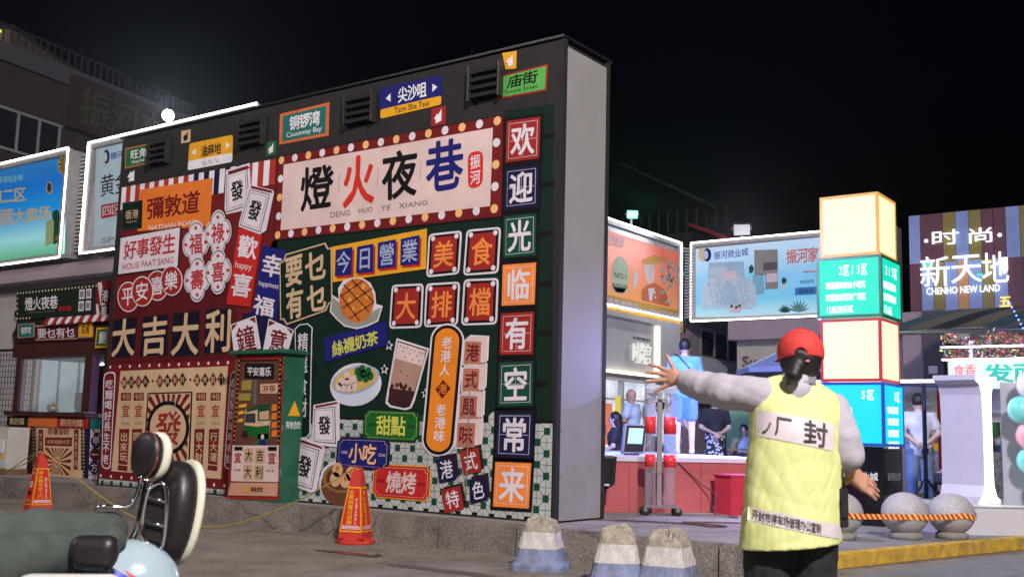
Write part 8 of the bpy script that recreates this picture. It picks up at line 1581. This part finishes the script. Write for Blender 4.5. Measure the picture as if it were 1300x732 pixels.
    hp_ = [('e', tuple(hd-look*.014+Vector((0,0,.024))), (.088*sc,.100*sc,.108*sc), .01, (0,0,yaw)), ('-e', tuple(hd+look*.085*sc-Vector((0,0,.035))), (.078*sc,.075*sc,.10*sc), .01, (0,0,yaw))]
    if hair != 'bald':
        if hair == 'long': hp_.insert(1, ('c', tuple(hd-look*.045), tuple(hd-look*.085*sc-Vector((0,0,.24*sc))), .082*sc, .055*sc, .03))
        if hair == 'bun': hp_.insert(1, ('e', tuple(hd-look*.10*sc+Vector((0,0,.05))), (.04,.04,.04), .01))
        cl = None if hair == 'long' else [(0,0,-1,-(hd.z-.065*sc))]
        if hair == 'short': cl = [(0,0,-1,-(hd.z-.045*sc))]
        sdf_mesh("hair", hp_, res*.8, hairm, t, clip=cl)
    if face:
        for s_ in (-1, 1):
            e = hd+look*.088*sc+side*s_*.030*sc+Vector((0,0,.012)); ball("eye", e, .0085, mat("eye_dark", (.02,.015,.015), .2), t, seg=8)
            box("eyebrow", -.016,.016,-.003,.003,-.002,.002, hairm, t, M=Matrix.Translation(e+look*.004+Vector((0,0,.022))) @ Matrix.Rotation(yaw, 4, 'Z'))
        box("mouth", -.018,.018,-.003,.003,-.004,.004, mat("lips", (.35,.10,.09), .5), t, M=Matrix.Translation(hd+look*.092*sc-Vector((0,0,.052*sc))) @ Matrix.Rotation(yaw, 4, 'Z'))
    for s_ in 'lr':
        A_ = j['a'+s_]; sdf_mesh("shoe", [('c', tuple(A_-Vector((0,.025,.035*sc))), tuple(A_+Vector((0,.14*sc,-.045*sc))), .044*sc, .034*sc, .02)], res, shoe or whitep, t, clip=[(0,0,-1,-(A_.z-.078*sc)), (0,0,1,A_.z+.01)])
    return t
def cloth(n, c, noise=.15): return mat("cloth_"+n, c, .85, noise=noise, nscale=7, bump=.4, bscale=12)
BACK = R(36)
seat_J = dict(hip=(0,0,.52), chest=(0,.02,.86), neck=(0,.03,1.04), head=(0,.05,1.165), sl=(-.165,.02,.975), sr=(.165,.02,.975), el=(-.22,.05,.72), er=(.22,.05,.72), wl=(-.09,.26,.60), wr=(.09,.26,.60), hl=(-.085,0,.52), hr=(.085,0,.52), kl=(-.11,.40,.50), kr=(.11,.40,.50), al=(-.11,.40,.08), ar=(.11,.40,.08))
# the man in blue on the stage, seen from behind
mb = person("man in light blue shirt and shorts standing on the stage, back turned", (-1.24,5.22,.911), BACK-.15, 1.66, dict(wl=(-.12,.26,1.02), wr=(.16,.24,1.0), el=(-.235,.05,1.08), er=(.24,.05,1.08)), cloth("sky", (.16,.42,.62)), 'short', 'shorts', cloth("denim", (.10,.22,.42)), 'short', mat("sandal_pale", (.5,.45,.42)), res=.011, face=True)
tube("shoulder_strap", smoothpath([(-.15,-.03,1.44),(-.05,-.13,1.36),(.08,-.155,1.2),(.16,-.13,1.02)], 5), .012, darkm, mb, 6)
person("woman in a black shirt and long hair seated behind the stage edge at the left", (-3.05,6.40,.28), BACK+R(80), 1.62, dict(seat_J, look=(.1,1,.05)), cloth("black", (.02,.02,.028)), 'short', 'trousers', cloth("dark", (.03,.03,.05)), 'long')
person("balding man in a pale blue shirt standing in front of the bright shop window", (-3.85,8.28,.28), BACK+R(60), 1.72, dict(el=(-.27,.02,1.10), wl=(-.10,.16,.98)), cloth("pale", (.50,.58,.68)), 'short', 'trousers', cloth("dark", (.03,.03,.05)), 'bald', skinm=skin)
person("woman with bobbed black hair standing behind the balding man", (-4.06,9.37,.28), BACK+R(110), 1.74, None, cloth("pale2", (.55,.60,.70)), 'short', 'trousers', cloth("dark", (.03,.03,.05)), 'bun')
person("dark haired boy in a white shirt beside the touch terminal", (-2.95,7.68,.28), BACK+R(30), 1.48, None, cloth("white", (.62,.64,.68)), 'short', 'shorts', cloth("dark", (.03,.03,.05)), 'short')
person("child at the far left behind the seated woman, cut by the wall's edge", (-3.55,6.60,.28), BACK+R(120), 1.25, None, cloth("coral", (.45,.18,.14)), 'short', 'shorts', cloth("dark", (.03,.03,.05)), 'short')
person("girl in a pale dress raising an arm to her face beside the man in blue", (-2.79,7.8,.28), BACK+R(170), 1.50, dict(el=(-.30,.10,1.15), wl=(-.12,.17,1.40), head=(0,.05,1.50)), cloth("palegirl", (.50,.56,.66)), 'short', 'skirt', cloth("bluegirl", (.30,.45,.68)), 'long')
person("woman in a black top and black and white flowered skirt with folded hands", (-2.19,8.24,.28), BACK+R(180), 1.62, dict(el=(-.25,.0,1.08), er=(.25,.0,1.08), wl=(-.03,.19,.95), wr=(.05,.20,.97)), cloth("black", (.02,.02,.028)), 'short', 'skirt', None or mat("flower_skirt", (.02,.02,.03), .8), 'long')
child_t = person("child with dark hair sitting behind a low table next to the flowered skirt", (-1.99,9.0,.28), BACK+R(160), 1.45, seat_J, cloth("white", (.62,.64,.68)), 'short', 'shorts', cloth("dark", (.03,.03,.05)), 'short')
# flowered print
fm = MATS["flower_skirt"]; nt = fm.node_tree; vo = nt.nodes.new("ShaderNodeTexVoronoi"); vo.inputs["Scale"].default_value = 17; tcx = nt.nodes.new("ShaderNodeTexCoord"); crx = nt.nodes.new("ShaderNodeValToRGB"); crx.color_ramp.interpolation = 'CONSTANT'; crx.color_ramp.elements[0].color = (.6,.6,.7,1); crx.color_ramp.elements[1].position = .42; crx.color_ramp.elements[1].color = (.015,.015,.03,1)
nt.links.new(tcx.outputs["Object"], vo.inputs["Vector"]); nt.links.new(vo.outputs["Distance"], crx.inputs[0]); nt.links.new(crx.outputs[0], nt.nodes["Principled BSDF"].inputs[0])
# stools, table, screens behind the stage
for (x, y, lb) in ((-3.05,6.40,"stool under the seated woman in black"),(-1.99,9.0,"stool under the seated child")):
    t = wthing("stool", lb, "stool", (x,y,.28), "stools behind the stage"); lathe("seat", [(.15,.36),(.16,.40),(.15,.42)], mat("stool_red", (.4,.04,.03), .4), t, 16, (x,y,.28))
    for a in range(4): tube("leg", [(x+.11*math.cos(a*math.pi/2+.8), y+.11*math.sin(a*math.pi/2+.8), .64), (x+.15*math.cos(a*math.pi/2+.8), y+.15*math.sin(a*math.pi/2+.8), .285)], .014, MATS["stool_red"], t, 6)
t = wthing("table", "low brown table in front of the seated child", "table", (-1.8,8.5,.28)); box("table_top", -2.05,-1.35,8.4,8.7,.95,.98, mat("table_brown", (.30,.17,.10), .5), t)
for b in [(-2.03,-1.99,8.42,8.46,.281,.949),(-1.41,-1.37,8.42,8.46,.281,.949),(-2.03,-1.99,8.64,8.68,.281,.949),(-1.41,-1.37,8.64,8.68,.281,.949)]: box("leg", *b, steel, t)
t = wthing("banner_stand", "green and yellow banner stand behind the girl on the far side of the stage", "banner", (-2.6,11.2,.28)); FBn = Frame(Vector((-3.2,10.9,0)), Vector((.81,.59,0)), (0,0,1), Vector((.59,-.81,0))); fbox(FBn, "banner_sheet", 0, 1.25, .35, 1.95, -.02, 0, mat("banner_green", (.22,.42,.20), .6, noise=.2), t); fbox(FBn, "banner_strip", .78, 1.2, .4, 1.9, .003, .008, mat("banner_peach", (.60,.32,.20), .6), t); fbox(FBn, "banner_foot", -.05, 1.3, .281, .345, -.15, .12, steel, t)
t = wthing("yellow_board", "tall yellow board behind the flowered skirt woman", "board", (-.2,11.0,.28)); FBn = Frame(Vector((-.75,10.9,0)), Vector((.81,.59,0)), (0,0,1), Vector((.59,-.81,0))); fbox(FBn, "board_sheet", 0, .9, .285, 2.15, -.03, 0, mat("board_yellow", (.50,.45,.06), .6, noise=.2), t)
# people on the right
person("man in a white shirt standing with his hands behind his back by the tripod stand", (1.48,7.3,.128), BACK-.1, 1.74, dict(el=(-.24,-.10,1.12), er=(.24,-.10,1.12), wl=(-.05,-.17,.95), wr=(.05,-.17,.97)), cloth("white2", (.60,.60,.66)), 'short', 'trousers', cloth("jeans", (.14,.20,.34)), 'short', face=False)
person("person in a black shirt sitting by the giant letter behind the tripod stand", (1.80,8.2,.128), BACK+R(60), 1.66, seat_J, cloth("black", (.02,.02,.028)), 'short', 'trousers', cloth("dark", (.03,.03,.05)), 'short')
person("person in a white shirt half hidden behind the giant letter", (1.75,9.9,.128), BACK+R(90), 1.78, None, cloth("white2", (.60,.60,.66)), 'short', 'trousers', cloth("tan", (.35,.28,.2)), 'long')
t = wthing("stool", "stool under the person in black by the giant letter", "stool", (1.8,8.2,.128)); lathe("seat", [(.15,.36),(.16,.40),(.15,.42)], MATS["stool_red"], t, 16, (1.8,8.2,.128))
for a in range(4): tube("leg", [(1.8+.11*math.cos(a*1.57+.8), 8.2+.11*math.sin(a*1.57+.8), .49), (1.8+.15*math.cos(a*1.57+.8), 8.2+.15*math.sin(a*1.57+.8), .13)], .014, MATS["stool_red"], t, 6)
# ------------------------------------------------------------------ the parking attendant
la = thing("person", "parking attendant in yellow vest and red cap, left arm stretched out", "person", (4.198,-4.553,0), R(36))
shirtm = mat("shirt_lilac_grey", (.43,.41,.47), .85, noise=.12, nscale=9, bump=.22, bscale=20); vestm = mat("vest_yellow", (.66,.70,.29), .7, noise=.10, nscale=6, bump=.12, bscale=16)
pantm = mat("trousers_black", (.012,.012,.014), .85); capm = mat("cap_red", (.62,.045,.04), .8, noise=.12, bump=.3, bscale=22)
W_L = Vector((-.395,.26,1.408)); pc = W_L+Vector((-.052,.02,.02)); LH = []
for a, b, r0, r1 in (((0,0,0),(-.045,.012,.030),.025,.020),((0,0,0),(-.055,.015,.010),.024,.020),((-.01,0,0),(-.055,.015,-.012),.022,.018)): LH.append(('c', tuple(W_L+Vector(a)), tuple(W_L+Vector(b)), r0, r1, .015))
for pts in ([(-.035,.01,.035),(-.058,.012,.068),(-.078,.02,.108)], [(-.065,.015,.035),(-.105,.03,.052),(-.150,.045,.066)], [(-.070,.018,.016),(-.115,.032,.026),(-.166,.048,.030)], [(-.070,.018,-.004),(-.113,.034,-.006),(-.158,.05,-.012)], [(-.060,.018,-.022),(-.094,.032,-.038),(-.128,.045,-.056)]):
    p = [tuple(W_L+Vector(q)) for q in pts]; LH += [('c', p[0], p[1], .0115, .0100, .006), ('c', p[1], p[2], .0100, .0078, .003)]
W_R = Vector((.282,.10,1.012)); d_ = Vector((.125,.02,-.062)).normalized(); u_ = Vector((.2,-.85,.45)); u_ = (u_-d_*u_.dot(d_)).normalized(); l_ = d_.cross(u_); RH = []
for q in (-.030,-.010,.010,.030): RH.append(('c', tuple(W_R), tuple(W_R+d_*.082+l_*q), .024, .016, .014))
for q, L_ in ((-.034,.064),(-.012,.082),(.012,.086),(.034,.076)):
    b = W_R+d_*.086+l_*q; m1 = b+d_*L_*.5-u_*.004; e1 = m1+d_*L_*.5-u_*.014; RH += [('c', tuple(b), tuple(m1), .0105, .0095, .005), ('c', tuple(m1), tuple(e1), .0095, .0075, .003)]
b = W_R+d_*.02-l_*.026; RH += [('c', tuple(b), tuple(b+d_*.035-l_*.022-u_*.01), .016, .012, .01), ('c', tuple(b+d_*.035-l_*.022-u_*.01), tuple(b+d_*.068-l_*.026-u_*.022), .0115, .009, .003)]
bd = [('e', (.062,.03,1.505), (.076,.094,.112), .03), ('e', (.055,.075,1.44), (.048,.05,.045), .03), ('c', (.045,.005,1.36), (.06,.02,1.44), .056, .050, .03), ('e', (.055,.128,1.49), (.013,.018,.022), .012), ('e', (-.016,.03,1.495), (.010,.018,.03), .006), ('e', (.140,.03,1.495), (.010,.018,.03), .006),
      ('c', (-.09,.01,1.315), (.16,.01,1.265), .045, .045, .02), ('c', (-.01,0.01,1.2), (.07,0.01,1.18), .09, .09, .03), ('c', (.03,.01,1.2), (.01,.01,.90), .09, .10, .03), ('c', (-.05,0.01,.86), (.07,0.01,.86), .09, .09, .03)]
bd += chain([(-.11,.0,1.335), (-.30,.10,1.365), tuple(W_L)], [.052,.042,.026], .02)+chain([(.17,.0,1.28), (.240,-.03,1.085), tuple(W_R)], [.050,.045,.030], .02)+LH+RH
for s_, x0 in ((-1,-.075),(1,.095)): bd += chain([(x0,0,.88),(x0+.01*s_,.03,.48),(x0+.02*s_,0,.08)], [.09,.055,.036], .03)+[('c', (x0+.02*s_,-.02,.045), (x0+.02*s_,.14,.03), .034,.026,.02)]
sdf_mesh("body", bd, .0055, skin, la)
sh = [('c', (-.10,.01,1.315), (.16,.01,1.262), .054,.054,.03), ('c', (-.01,0.01,1.2), (.075,0.01,1.18), .10,.10,.03), ('c', (.03,.01,1.2), (.01,.01,.80), .105,.11,.03), ('c', (-.05,0.01,.78), (.08,0.01,.78), .12,.12,.03), ('c', (.03,-.005,1.36), (.055,.012,1.41), .078,.064,.02)]
sh += [('c', (-.115,0,1.335), (-.25,.075,1.350), .072,.070,.03), ('c', (-.25,.075,1.350), (-.34,.16,1.375), .070,.058,.02), ('c', (-.330,.150,1.372), (-.378,.215,1.392), .066,.056,.004)]
sh += [('c', (.195,0,1.285), (.226,-.03,1.16), .060,.064,.03), ('c', (.226,-.03,1.16), (.238,-.03,1.115), .064,.058,.01), ('c', (.232,-.03,1.135), (.242,-.025,1.095), .066,.067,.003)]
sdf_mesh("shirt", sh, .006, shirtm, la, fold=.0042, fseed=14, clip=[(0,0,-1,-.72)])
cuff = sdf_mesh("cuff", [('c', (-.352,.167,1.353), (-.378,.20,1.370), .0845,.0775,.004)], .006, shirtm, la, fold=.003, fseed=3, clip=[(-.55,.75,.35,.80+.0),]) if 0 else None
# collar
bm = bmesh.new(); prev_ = None
for k in range(15):
    a = R(-160+k*320/14)-math.pi/2; r0, r1 = .062, .082; z1 = 1.435-.02*math.cos(a+math.pi/2)*0; ci, si = math.cos(a), math.sin(a)
    p0 = bm.verts.new((.052+r0*ci, .012+r0*si, 1.432)); p1 = bm.verts.new((.052+r1*ci, .010+r1*si, 1.392-.012*abs(math.sin(k*.45))))
    if prev_: bm.faces.new((prev_[0], p0, p1, prev_[1]))
    prev_ = (p0, p1)
bmesh.ops.solidify(bm, geom=list(bm.faces), thickness=.004); fin("collar", bm, shirtm, la, smooth=True)
ve = [('c', (-.045,0,1.245), (-.070,-.005,.68), .106,.132,.04), ('c', (.118,0,1.215), (.082,-.005,.68), .106,.132,.04), ('c', (-.118,0,1.345), (-.01,.005,1.368), .050,.052,.03), ('c', (.186,0,1.288), (.10,.005,1.352), .050,.054,.03), ('c', (-.05,-.0,1.30), (.12,0,1.28), .085,.085,.05), ('c', (.03,-.02,1.15), (.0,-.02,.72), .13,.155,.05)]
vest = sdf_mesh("vest", ve, .006, vestm, la, fold=.0030, fseed=21, clip=[(.10,0,-1,-.715), (-1,0,.10,.318), (1,0,-.02,.225), (0,1,0,.11)])
# white name patches with lettering laid on the back of the vest
from mathutils.bvhtree import BVHTree
bvh = BVHTree.FromPolygons([v.co.copy() for v in vest.data.vertices], [tuple(p.vertices) for p in vest.data.polygons])
def on_back(x, z, d): 
    h = bvh.ray_cast(Vector((x,-.6,z)), Vector((0,1,0))); y = h[0].y if h[0] is not None else -.15
    return Vector((x, y-d, z))
def cloth_patch(name, quad, m, d, nx=18, nz=6, parent=None):
    vs = []; fs = []
    for i in range(nz+1):
        for k in range(nx+1):
            u, v = k/nx, i/nz; x = (quad[0][0]*(1-u)+quad[1][0]*u)*(1-v)+(quad[3][0]*(1-u)+quad[2][0]*u)*v; z = (quad[0][1]*(1-u)+quad[1][1]*u)*(1-v)+(quad[3][1]*(1-u)+quad[2][1]*u)*v; vs.append(on_back(x, z, d))
    for i in range(nz):
        for k in range(nx): a = i*(nx+1)+k; fs.append((a, a+nx+1, a+nx+2, a+1))
    return raw(name, vs, fs, m, parent or vest, smooth=True)
class Back:
    n = Vector((0,-1,0))
    def __call__(s, a, b, d=0): return on_back(a, b, d)
FBk = Back(); patchm = mat("patch_white", (.66,.58,.60), .6, noise=.12, nscale=20)
X_ = lambda px: (px-997)/312; Z_ = lambda py: (922-py)/312
q = [(X_(952),Z_(525)),(X_(1050),Z_(541)),(X_(1046),Z_(576)),(X_(951),Z_(559))]
ptc = cloth_patch("name_patch", q, patchm, .003); pk = mat("faded_black_ink", (.06,.05,.055), .7)
def qs(q, u0, u1, v0=.08, v1=.92):
    f = lambda u, v: ((q[0][0]*(1-u)+q[1][0]*u)*(1-v)+(q[3][0]*(1-u)+q[2][0]*u)*v, (q[0][1]*(1-u)+q[1][1]*u)*(1-v)+(q[3][1]*(1-u)+q[2][1]*u)*v)
    return [f(u0, v0), f(u1, v0), f(u1, v1), f(u0, v1)]
text(FBk, "封", qs(q, .56, .90, .05, .95), pk, ptc, .006, .035); text(FBk, "厂", qs(q, .20, .42, .12, .85), pk, ptc, .006, .03); text(FBk, "ノ", qs(q, .04, .18, .35, .9), pk, ptc, .006, .03)
q = [(X_(934),Z_(648)),(X_(1058),Z_(669)),(X_(1058),Z_(687)),(X_(933),Z_(665))]
ptc2 = cloth_patch("hem_patch", q, patchm, .003); text(FBk, "开封市停车场管理办公室制", qs(q, .08, .74, .14, .86), pk, ptc2, .006, .02)
# cap, hair, ponytail
sdf_mesh("hair", [('e', (.062,.015,1.495), (.086,.100,.10), .01), ('c', (.038,-.080,1.488), (.020,-.104,1.462), .020,.029, .015), ('c', (.020,-.104,1.462), (-.004,-.116,1.418), .029,.031, .015), ('c', (-.004,-.116,1.418), (-.018,-.104,1.382), .031,.012, .01), ('-e', (.06,.10,1.47), (.08,.07,.10), .01)], .005, hairm, la, fold=.0015, clip=[(0,0,-1,-1.375)])
cap = sdf_mesh("cap", [('e', (.064,.020,1.522), (.098,.112,.104), .01), ('-e', (.035,-.10,1.506), (.027,.05,.030), .002)], .0048, capm, la, clip=[(0,-.12,-1,-1.492)])
bm = bmesh.new(); prev_ = None
for k in range(11):
    a = R(45+k*9); p0 = bm.verts.new((.064+.095*math.cos(a), .02+.108*math.sin(a), 1.505)); p1 = bm.verts.new((.064+.11*math.cos(a), .05+.175*math.sin(a), 1.492))
    if prev_: bm.faces.new((prev_[0], p0, p1, prev_[1]))
    prev_ = (p0, p1)
bmesh.ops.solidify(bm, geom=list(bm.faces), thickness=.004); fin("brim", bm, capm, cap, smooth=True)
ball("cap_button", (.064,.02,1.627), .009, capm, cap, (1,1,.5), 10); tube("back_strap", smoothpath([(.005,-.088,1.482),(.035,-.096,1.478),(.07,-.094,1.479)], 4), .0045, mat("strap_pink", (.7,.25,.22), .5), cap, 6)
for k in range(3):
    a = R(-90+(-38, 25, 80)[k]); tube("seam", [(.064+.0985*math.cos(a)*math.cos(b), .02+.1125*math.sin(a)*math.cos(b), 1.522+.1045*math.sin(b)) for b in [R(8+i*9) for i in range(10)]], .0012, mat("cap_seam", (.35,.02,.02), .8), cap, 5)
ys = mat("bead_yellow", (.70,.42,.02), .35)
br = wthing("bracelet", "bracelet of big yellow beads on the attendant's lower wrist", "bracelet", (0,0,0)) if 0 else None
for k in range(14):
    a = 2*math.pi*k/14; c = W_R+d_*.004+(u_*math.cos(a)+l_*math.sin(a))*.038; ball("bracelet_bead", c, .0115, ys, la, seg=10)
tr = [('c', (-.05,0.02,.84), (.07,0.02,.84), .115,.115,.04)]
for s_, x0 in ((-1,-.075),(1,.095)): tr += chain([(x0,0,.84),(x0+.01*s_,.02,.48),(x0+.02*s_,0,.12)], [.108,.088,.075], .02)
sdf_mesh("trousers", tr, .009, pantm, la, fold=.005, fseed=8)
for s_, x0 in ((-1,-.075),(1,.095)): sdf_mesh("shoe", [('c', (x0+.02*s_,-.03,.05), (x0+.02*s_,.15,.04), .046,.036,.02)], .008, darkm, la, clip=[(0,0,-1,-.004)])
rd = thing("radio", "black hand radio hanging at the attendant's right hip", "radio", la.matrix_basis @ Vector((.205,-.07,.86)), R(36)); rd["label"] = "black hand radio hanging at the hip beside the attendant's lower hand"
box("radio_body", -.022,.022,-.02,.02,-.06,.10, darkm, rd, bevel=.006); tube("aerial", [(.008,0,.10),(.008,0,.17)], .007, darkm, rd, 8); box("clip", -.012,.012,-.030,-.021,-.02,.06, darkm, rd, bevel=.002)
tube("lanyard", smoothpath([(-.0,0,.17),(-.02,.01,.25),(.0,.03,.33)], 4), .003, darkm, rd, 5)
# ------------------------------------------------------------------ scooter in the foreground
scx = thing("scooter", "parked electric scooter with a grey green padded seat cover, cream shelled backrests and chrome rack", "scooter", (2.362,-6.316,0), R(36))
vinyl = mat("dark_vinyl", (.016,.012,.015), .42, bump=.08, bscale=120); creams = mat("cream_shell", (.68,.66,.52), .25, coat=.4); seatm = mat("seat_cover_greygreen", (.060,.075,.066), .85, noise=.25, nscale=9, bump=.2, bscale=160); bodyb = mat("pale_blue_paint", (.36,.47,.53), .22, coat=.6, noise=.08); bodyw = mat("scooter_white", (.66,.66,.64), .25, coat=.5)
def sp(px, py, d): return Vector(((px-650)*d/1363.8+1.355, d-4.2, 1.15-(py-(532+.026*px))*d/1363.8))
def disc(name, c, n, rw, rh, th, m, parent, seg=32, puff=.5):
    n = Vector(n).normalized(); ex = Vector((0,0,1)).cross(n).normalized(); ez = n.cross(ex); bm = bmesh.new(); rings = []
    for (s, o) in ((.0,-th),(.7,-th*.96),(.93,-th*.75),(1,-th*.3),(1,th*.3),(.93,th*.75),(.7,th*(.75+.4*puff)),(.35,th*(.8+.7*puff)),(0.02,th*(.85+.8*puff))):
        rings.append([bm.verts.new(Vector(c)+(ex*math.copysign(abs(math.cos(a))**.88, math.cos(a))*rw+ez*math.copysign(abs(math.sin(a))**.88, math.sin(a))*rh)*max(s,.02)+n*o) for a in [2*math.pi*k/seg for k in range(seg)]])
    for A_, B_ in zip(rings, rings[1:]):
        for k in range(seg): bm.faces.new((A_[k], A_[(k+1)%seg], B_[(k+1)%seg], B_[k]))
    bm.faces.new(rings[0][::-1]); bm.faces.new(rings[-1]); return fin(name, bm, m, parent, smooth=True)
n1 = Vector((-.58,-.80,.10)); c1_ = sp(190,577,4.2); pd = disc("headrest_pad", c1_, n1, .080, .089, .026, vinyl, scx)
sh1 = disc("pad_shell", c1_-n1.normalized()*.034+Vector((.004,0,0)), n1, .088, .095, .022, creams, scx, puff=0)
n2 = Vector((-.76,-.65,.12)); c2_ = sp(225,647,4.24); pd2 = disc("backrest_pad", c2_, n2, .150, .197, .058, vinyl, scx)
sh2 = disc("backrest_shell", c2_-n2.normalized()*.050+Vector((.003,0,.004)), n2, .153, .205, .022, creams, scx, puff=0)
tube("chrome_rail", smoothpath([sp(184,602,4.18), sp(181,625,4.16), sp(172,640,4.14), sp(152,641,4.12), sp(138,640,4.1), sp(130,647,4.1)], 5), .008, chrome, scx, 10)
tube("chrome_post", smoothpath([sp(192,606,4.16), sp(189,635,4.15), sp(184,664,4.14), sp(176,684,4.14), sp(160,694,4.14)], 5), .012, chrome, scx, 10)
rk = [sp(196,618,4.05), sp(208,611,4.05), sp(216,617,4.05), sp(219,640,4.05), sp(218,680,4.05), sp(213,692,4.05), sp(196,684,4.05), sp(190,665,4.05), sp(192,632,4.05), sp(196,618,4.05)]
rack = tube("luggage_rack", smoothpath(rk, 4), .0075, chrome, scx, 8)
for y in (632, 662): tube("rack_bar", [sp(193,y-4,4.05), sp(219,y+3,4.05)], .005, chrome, rack, 6)
fl = raw("rack_panel", [sp(195,622,4.07), sp(215,620,4.07), sp(216,686,4.07), sp(193,678,4.07)], [(0,1,2,3)], vinyl, scx)
for (a, b) in (((176,682),(186,650)), ((183,690),(200,682))): tube("hinge_bolt", [sp(a[0],a[1],4.1), sp(a[0]+2,a[1]+3,4.1)], .014, chrome, scx, 10)
def tp_(px, py, d): return tuple(sp(px, py, d))
sdf_mesh("seat_cover", [('c', tp_(148,670,4.15), tp_(60,672,3.95), .060, .075, .03), ('c', tp_(60,672,3.95), tp_(-80,690,3.7), .075, .095, .03), ('c', tp_(140,690,4.0), tp_(-40,720,3.55), .062, .11, .05), ('c', tp_(148,670,4.15), tp_(150,682,3.95), .06, .055, .03)], .009, seatm, scx, fold=.0030, fseed=4)
pp_ = [c1_+(Vector((0,0,1)).cross(n1.normalized())).normalized()*.0815*math.cos(a)+n1.normalized().cross((Vector((0,0,1)).cross(n1.normalized())).normalized())*.0905*math.sin(a)+n1.normalized()*.010 for a in [2*math.pi*k/28 for k in range(29)]]
tube("pad_piping", pp_, .003, mat("piping_red_brown", (.22,.05,.04), .5), scx, 6)
pd3 = sdf_mesh("armrest_pad", [('c', tp_(116,690,3.80), tp_(148,690,3.80), .040, .040, .02), ('c', tp_(118,704,3.80), tp_(146,704,3.80), .040, .040, .03)], .005, vinyl, scx)
for x in (109, 152): tube("pad_leg", smoothpath([sp(x,700,3.80), sp(x,720,3.80), sp(x-2,760,3.80)], 3), .012, darkm, scx, 8)
tail = sdf_mesh("tail_body", [('e', tp_(176,738,4.05), (.195,.15,.170), .03), ('c', tp_(150,742,4.0), tp_(218,752,4.1), .10, .045, .05), ('c', tp_(60,790,3.8), tp_(150,745,4.0), .12, .11, .05)], .009, bodyb, scx)
sdf_mesh("side_panel", [('c', tp_(60,756,3.62), tp_(152,741,3.74), .090, .050, .03), ('c', tp_(70,765,3.62), tp_(-60,840,3.45), .085, .11, .03)], .009, bodyw, scx)
sdf_mesh("rear_fender", [('c', tp_(205,728,4.12), tp_(226,748,4.14), .035, .026, .03), ('c', tp_(226,748,4.14), tp_(232,800,4.14), .026, .03, .03)], .007, creams, scx)
bt = BVHTree.FromPolygons([v.co.copy() for v in tail.data.vertices], [tuple(p.vertices) for p in tail.data.polygons])
def decal(name, pts, m):
    vs = []; fs = []; O = Vector((1.355,-4.2,1.15))
    def hit_(px, py):
        d = (sp(px, py, 4.2)-O).normalized(); h = bt.ray_cast(O, d); return (h[0]-d*.003) if h[0] is not None else sp(px, py, 4.0)
    n = 10
    for k in range(n+1):
        t_ = k/n; a = [Vector(pts[0]), Vector(pts[1])]; b = [Vector(pts[3]), Vector(pts[2])]; p = a[0].lerp(a[1], t_); q_ = b[0].lerp(b[1], t_)
        for s in (0, .5, 1): r_ = p.lerp(q_, s); vs.append(hit_(r_.x, r_.y))
    for k in range(n):
        for s in (0, 1): i = k*3+s; fs.append((i, i+3, i+4, i+1))
    raw(name, vs, fs, m, tail, smooth=True)
decal("blue_stripe", [(158,716),(186,731),(178,745),(152,722)], mat("decal_blue", (.05,.05,.45), .3)); decal("red_stripe", [(172,718),(196,732),(190,745),(180,728)], mat("decal_red", (.6,.06,.06), .3))
def wheel(c, rz):
    w = lathe("wheel", [(.135,-.05),(.19,-.055),(.225,-.03),(.235,0),(.225,.03),(.19,.055),(.135,.05)], rubber, scx, 32, c, Matrix.Rotation(rz, 4, 'Z') @ Matrix.Rotation(R(90), 4, 'X')); lathe("rim", [(.05,-.03),(.134,-.045),(.134,.045),(.05,.03)], steel, w, 24, c, Matrix.Rotation(rz, 4, 'Z') @ Matrix.Rotation(R(90), 4, 'X'))
wheel((.04,-.08,.238), R(28)); wheel((-1.02,-.66,.238), R(28))
sdf_mesh("floor_board", [('c', (-.25,-.25,.32), (-.75,-.52,.30), .10,.09,.05), ('c', (-.75,-.52,.32), (-.92,-.60,.72), .10,.09,.06), ('c', (.02,-.10,.42), (-.22,-.22,.40), .13,.12,.05)], .014, bodyw, scx)
tube("steering_column", [(-.93,-.62,.68),(-.86,-.58,.98)], .025, darkm, scx); tube("handlebar", smoothpath([(-.70,-.86,1.02),(-.84,-.66,1.0),(-.86,-.58,.99),(-.92,-.48,1.0),(-1.02,-.28,1.02)], 4), .014, darkm, scx); tube("front_fork", [(-.95,-.63,.66),(-1.02,-.66,.24)], .03, steel, scx)

HAZE = .00022
# ------------------------------------------------------------------ thin night haze round lamps and far roofs
hz = box("haze", -92, 92, -72, 132, -1.0, 18.0, None); setp(hz, kind='stuff')
hm = bpy.data.materials.new("haze"); hm.use_nodes = True; nt = hm.node_tree; nt.nodes.remove(nt.nodes["Principled BSDF"]); pv_ = nt.nodes.new("ShaderNodeVolumePrincipled"); pv_.inputs["Density"].default_value = HAZE; pv_.inputs["Color"].default_value = (.9,.93,1,1); pv_.inputs["Anisotropy"].default_value = .78
nt.links.new(pv_.outputs[0], nt.nodes["Material Output"].inputs["Volume"]); hz.data.materials.append(hm)
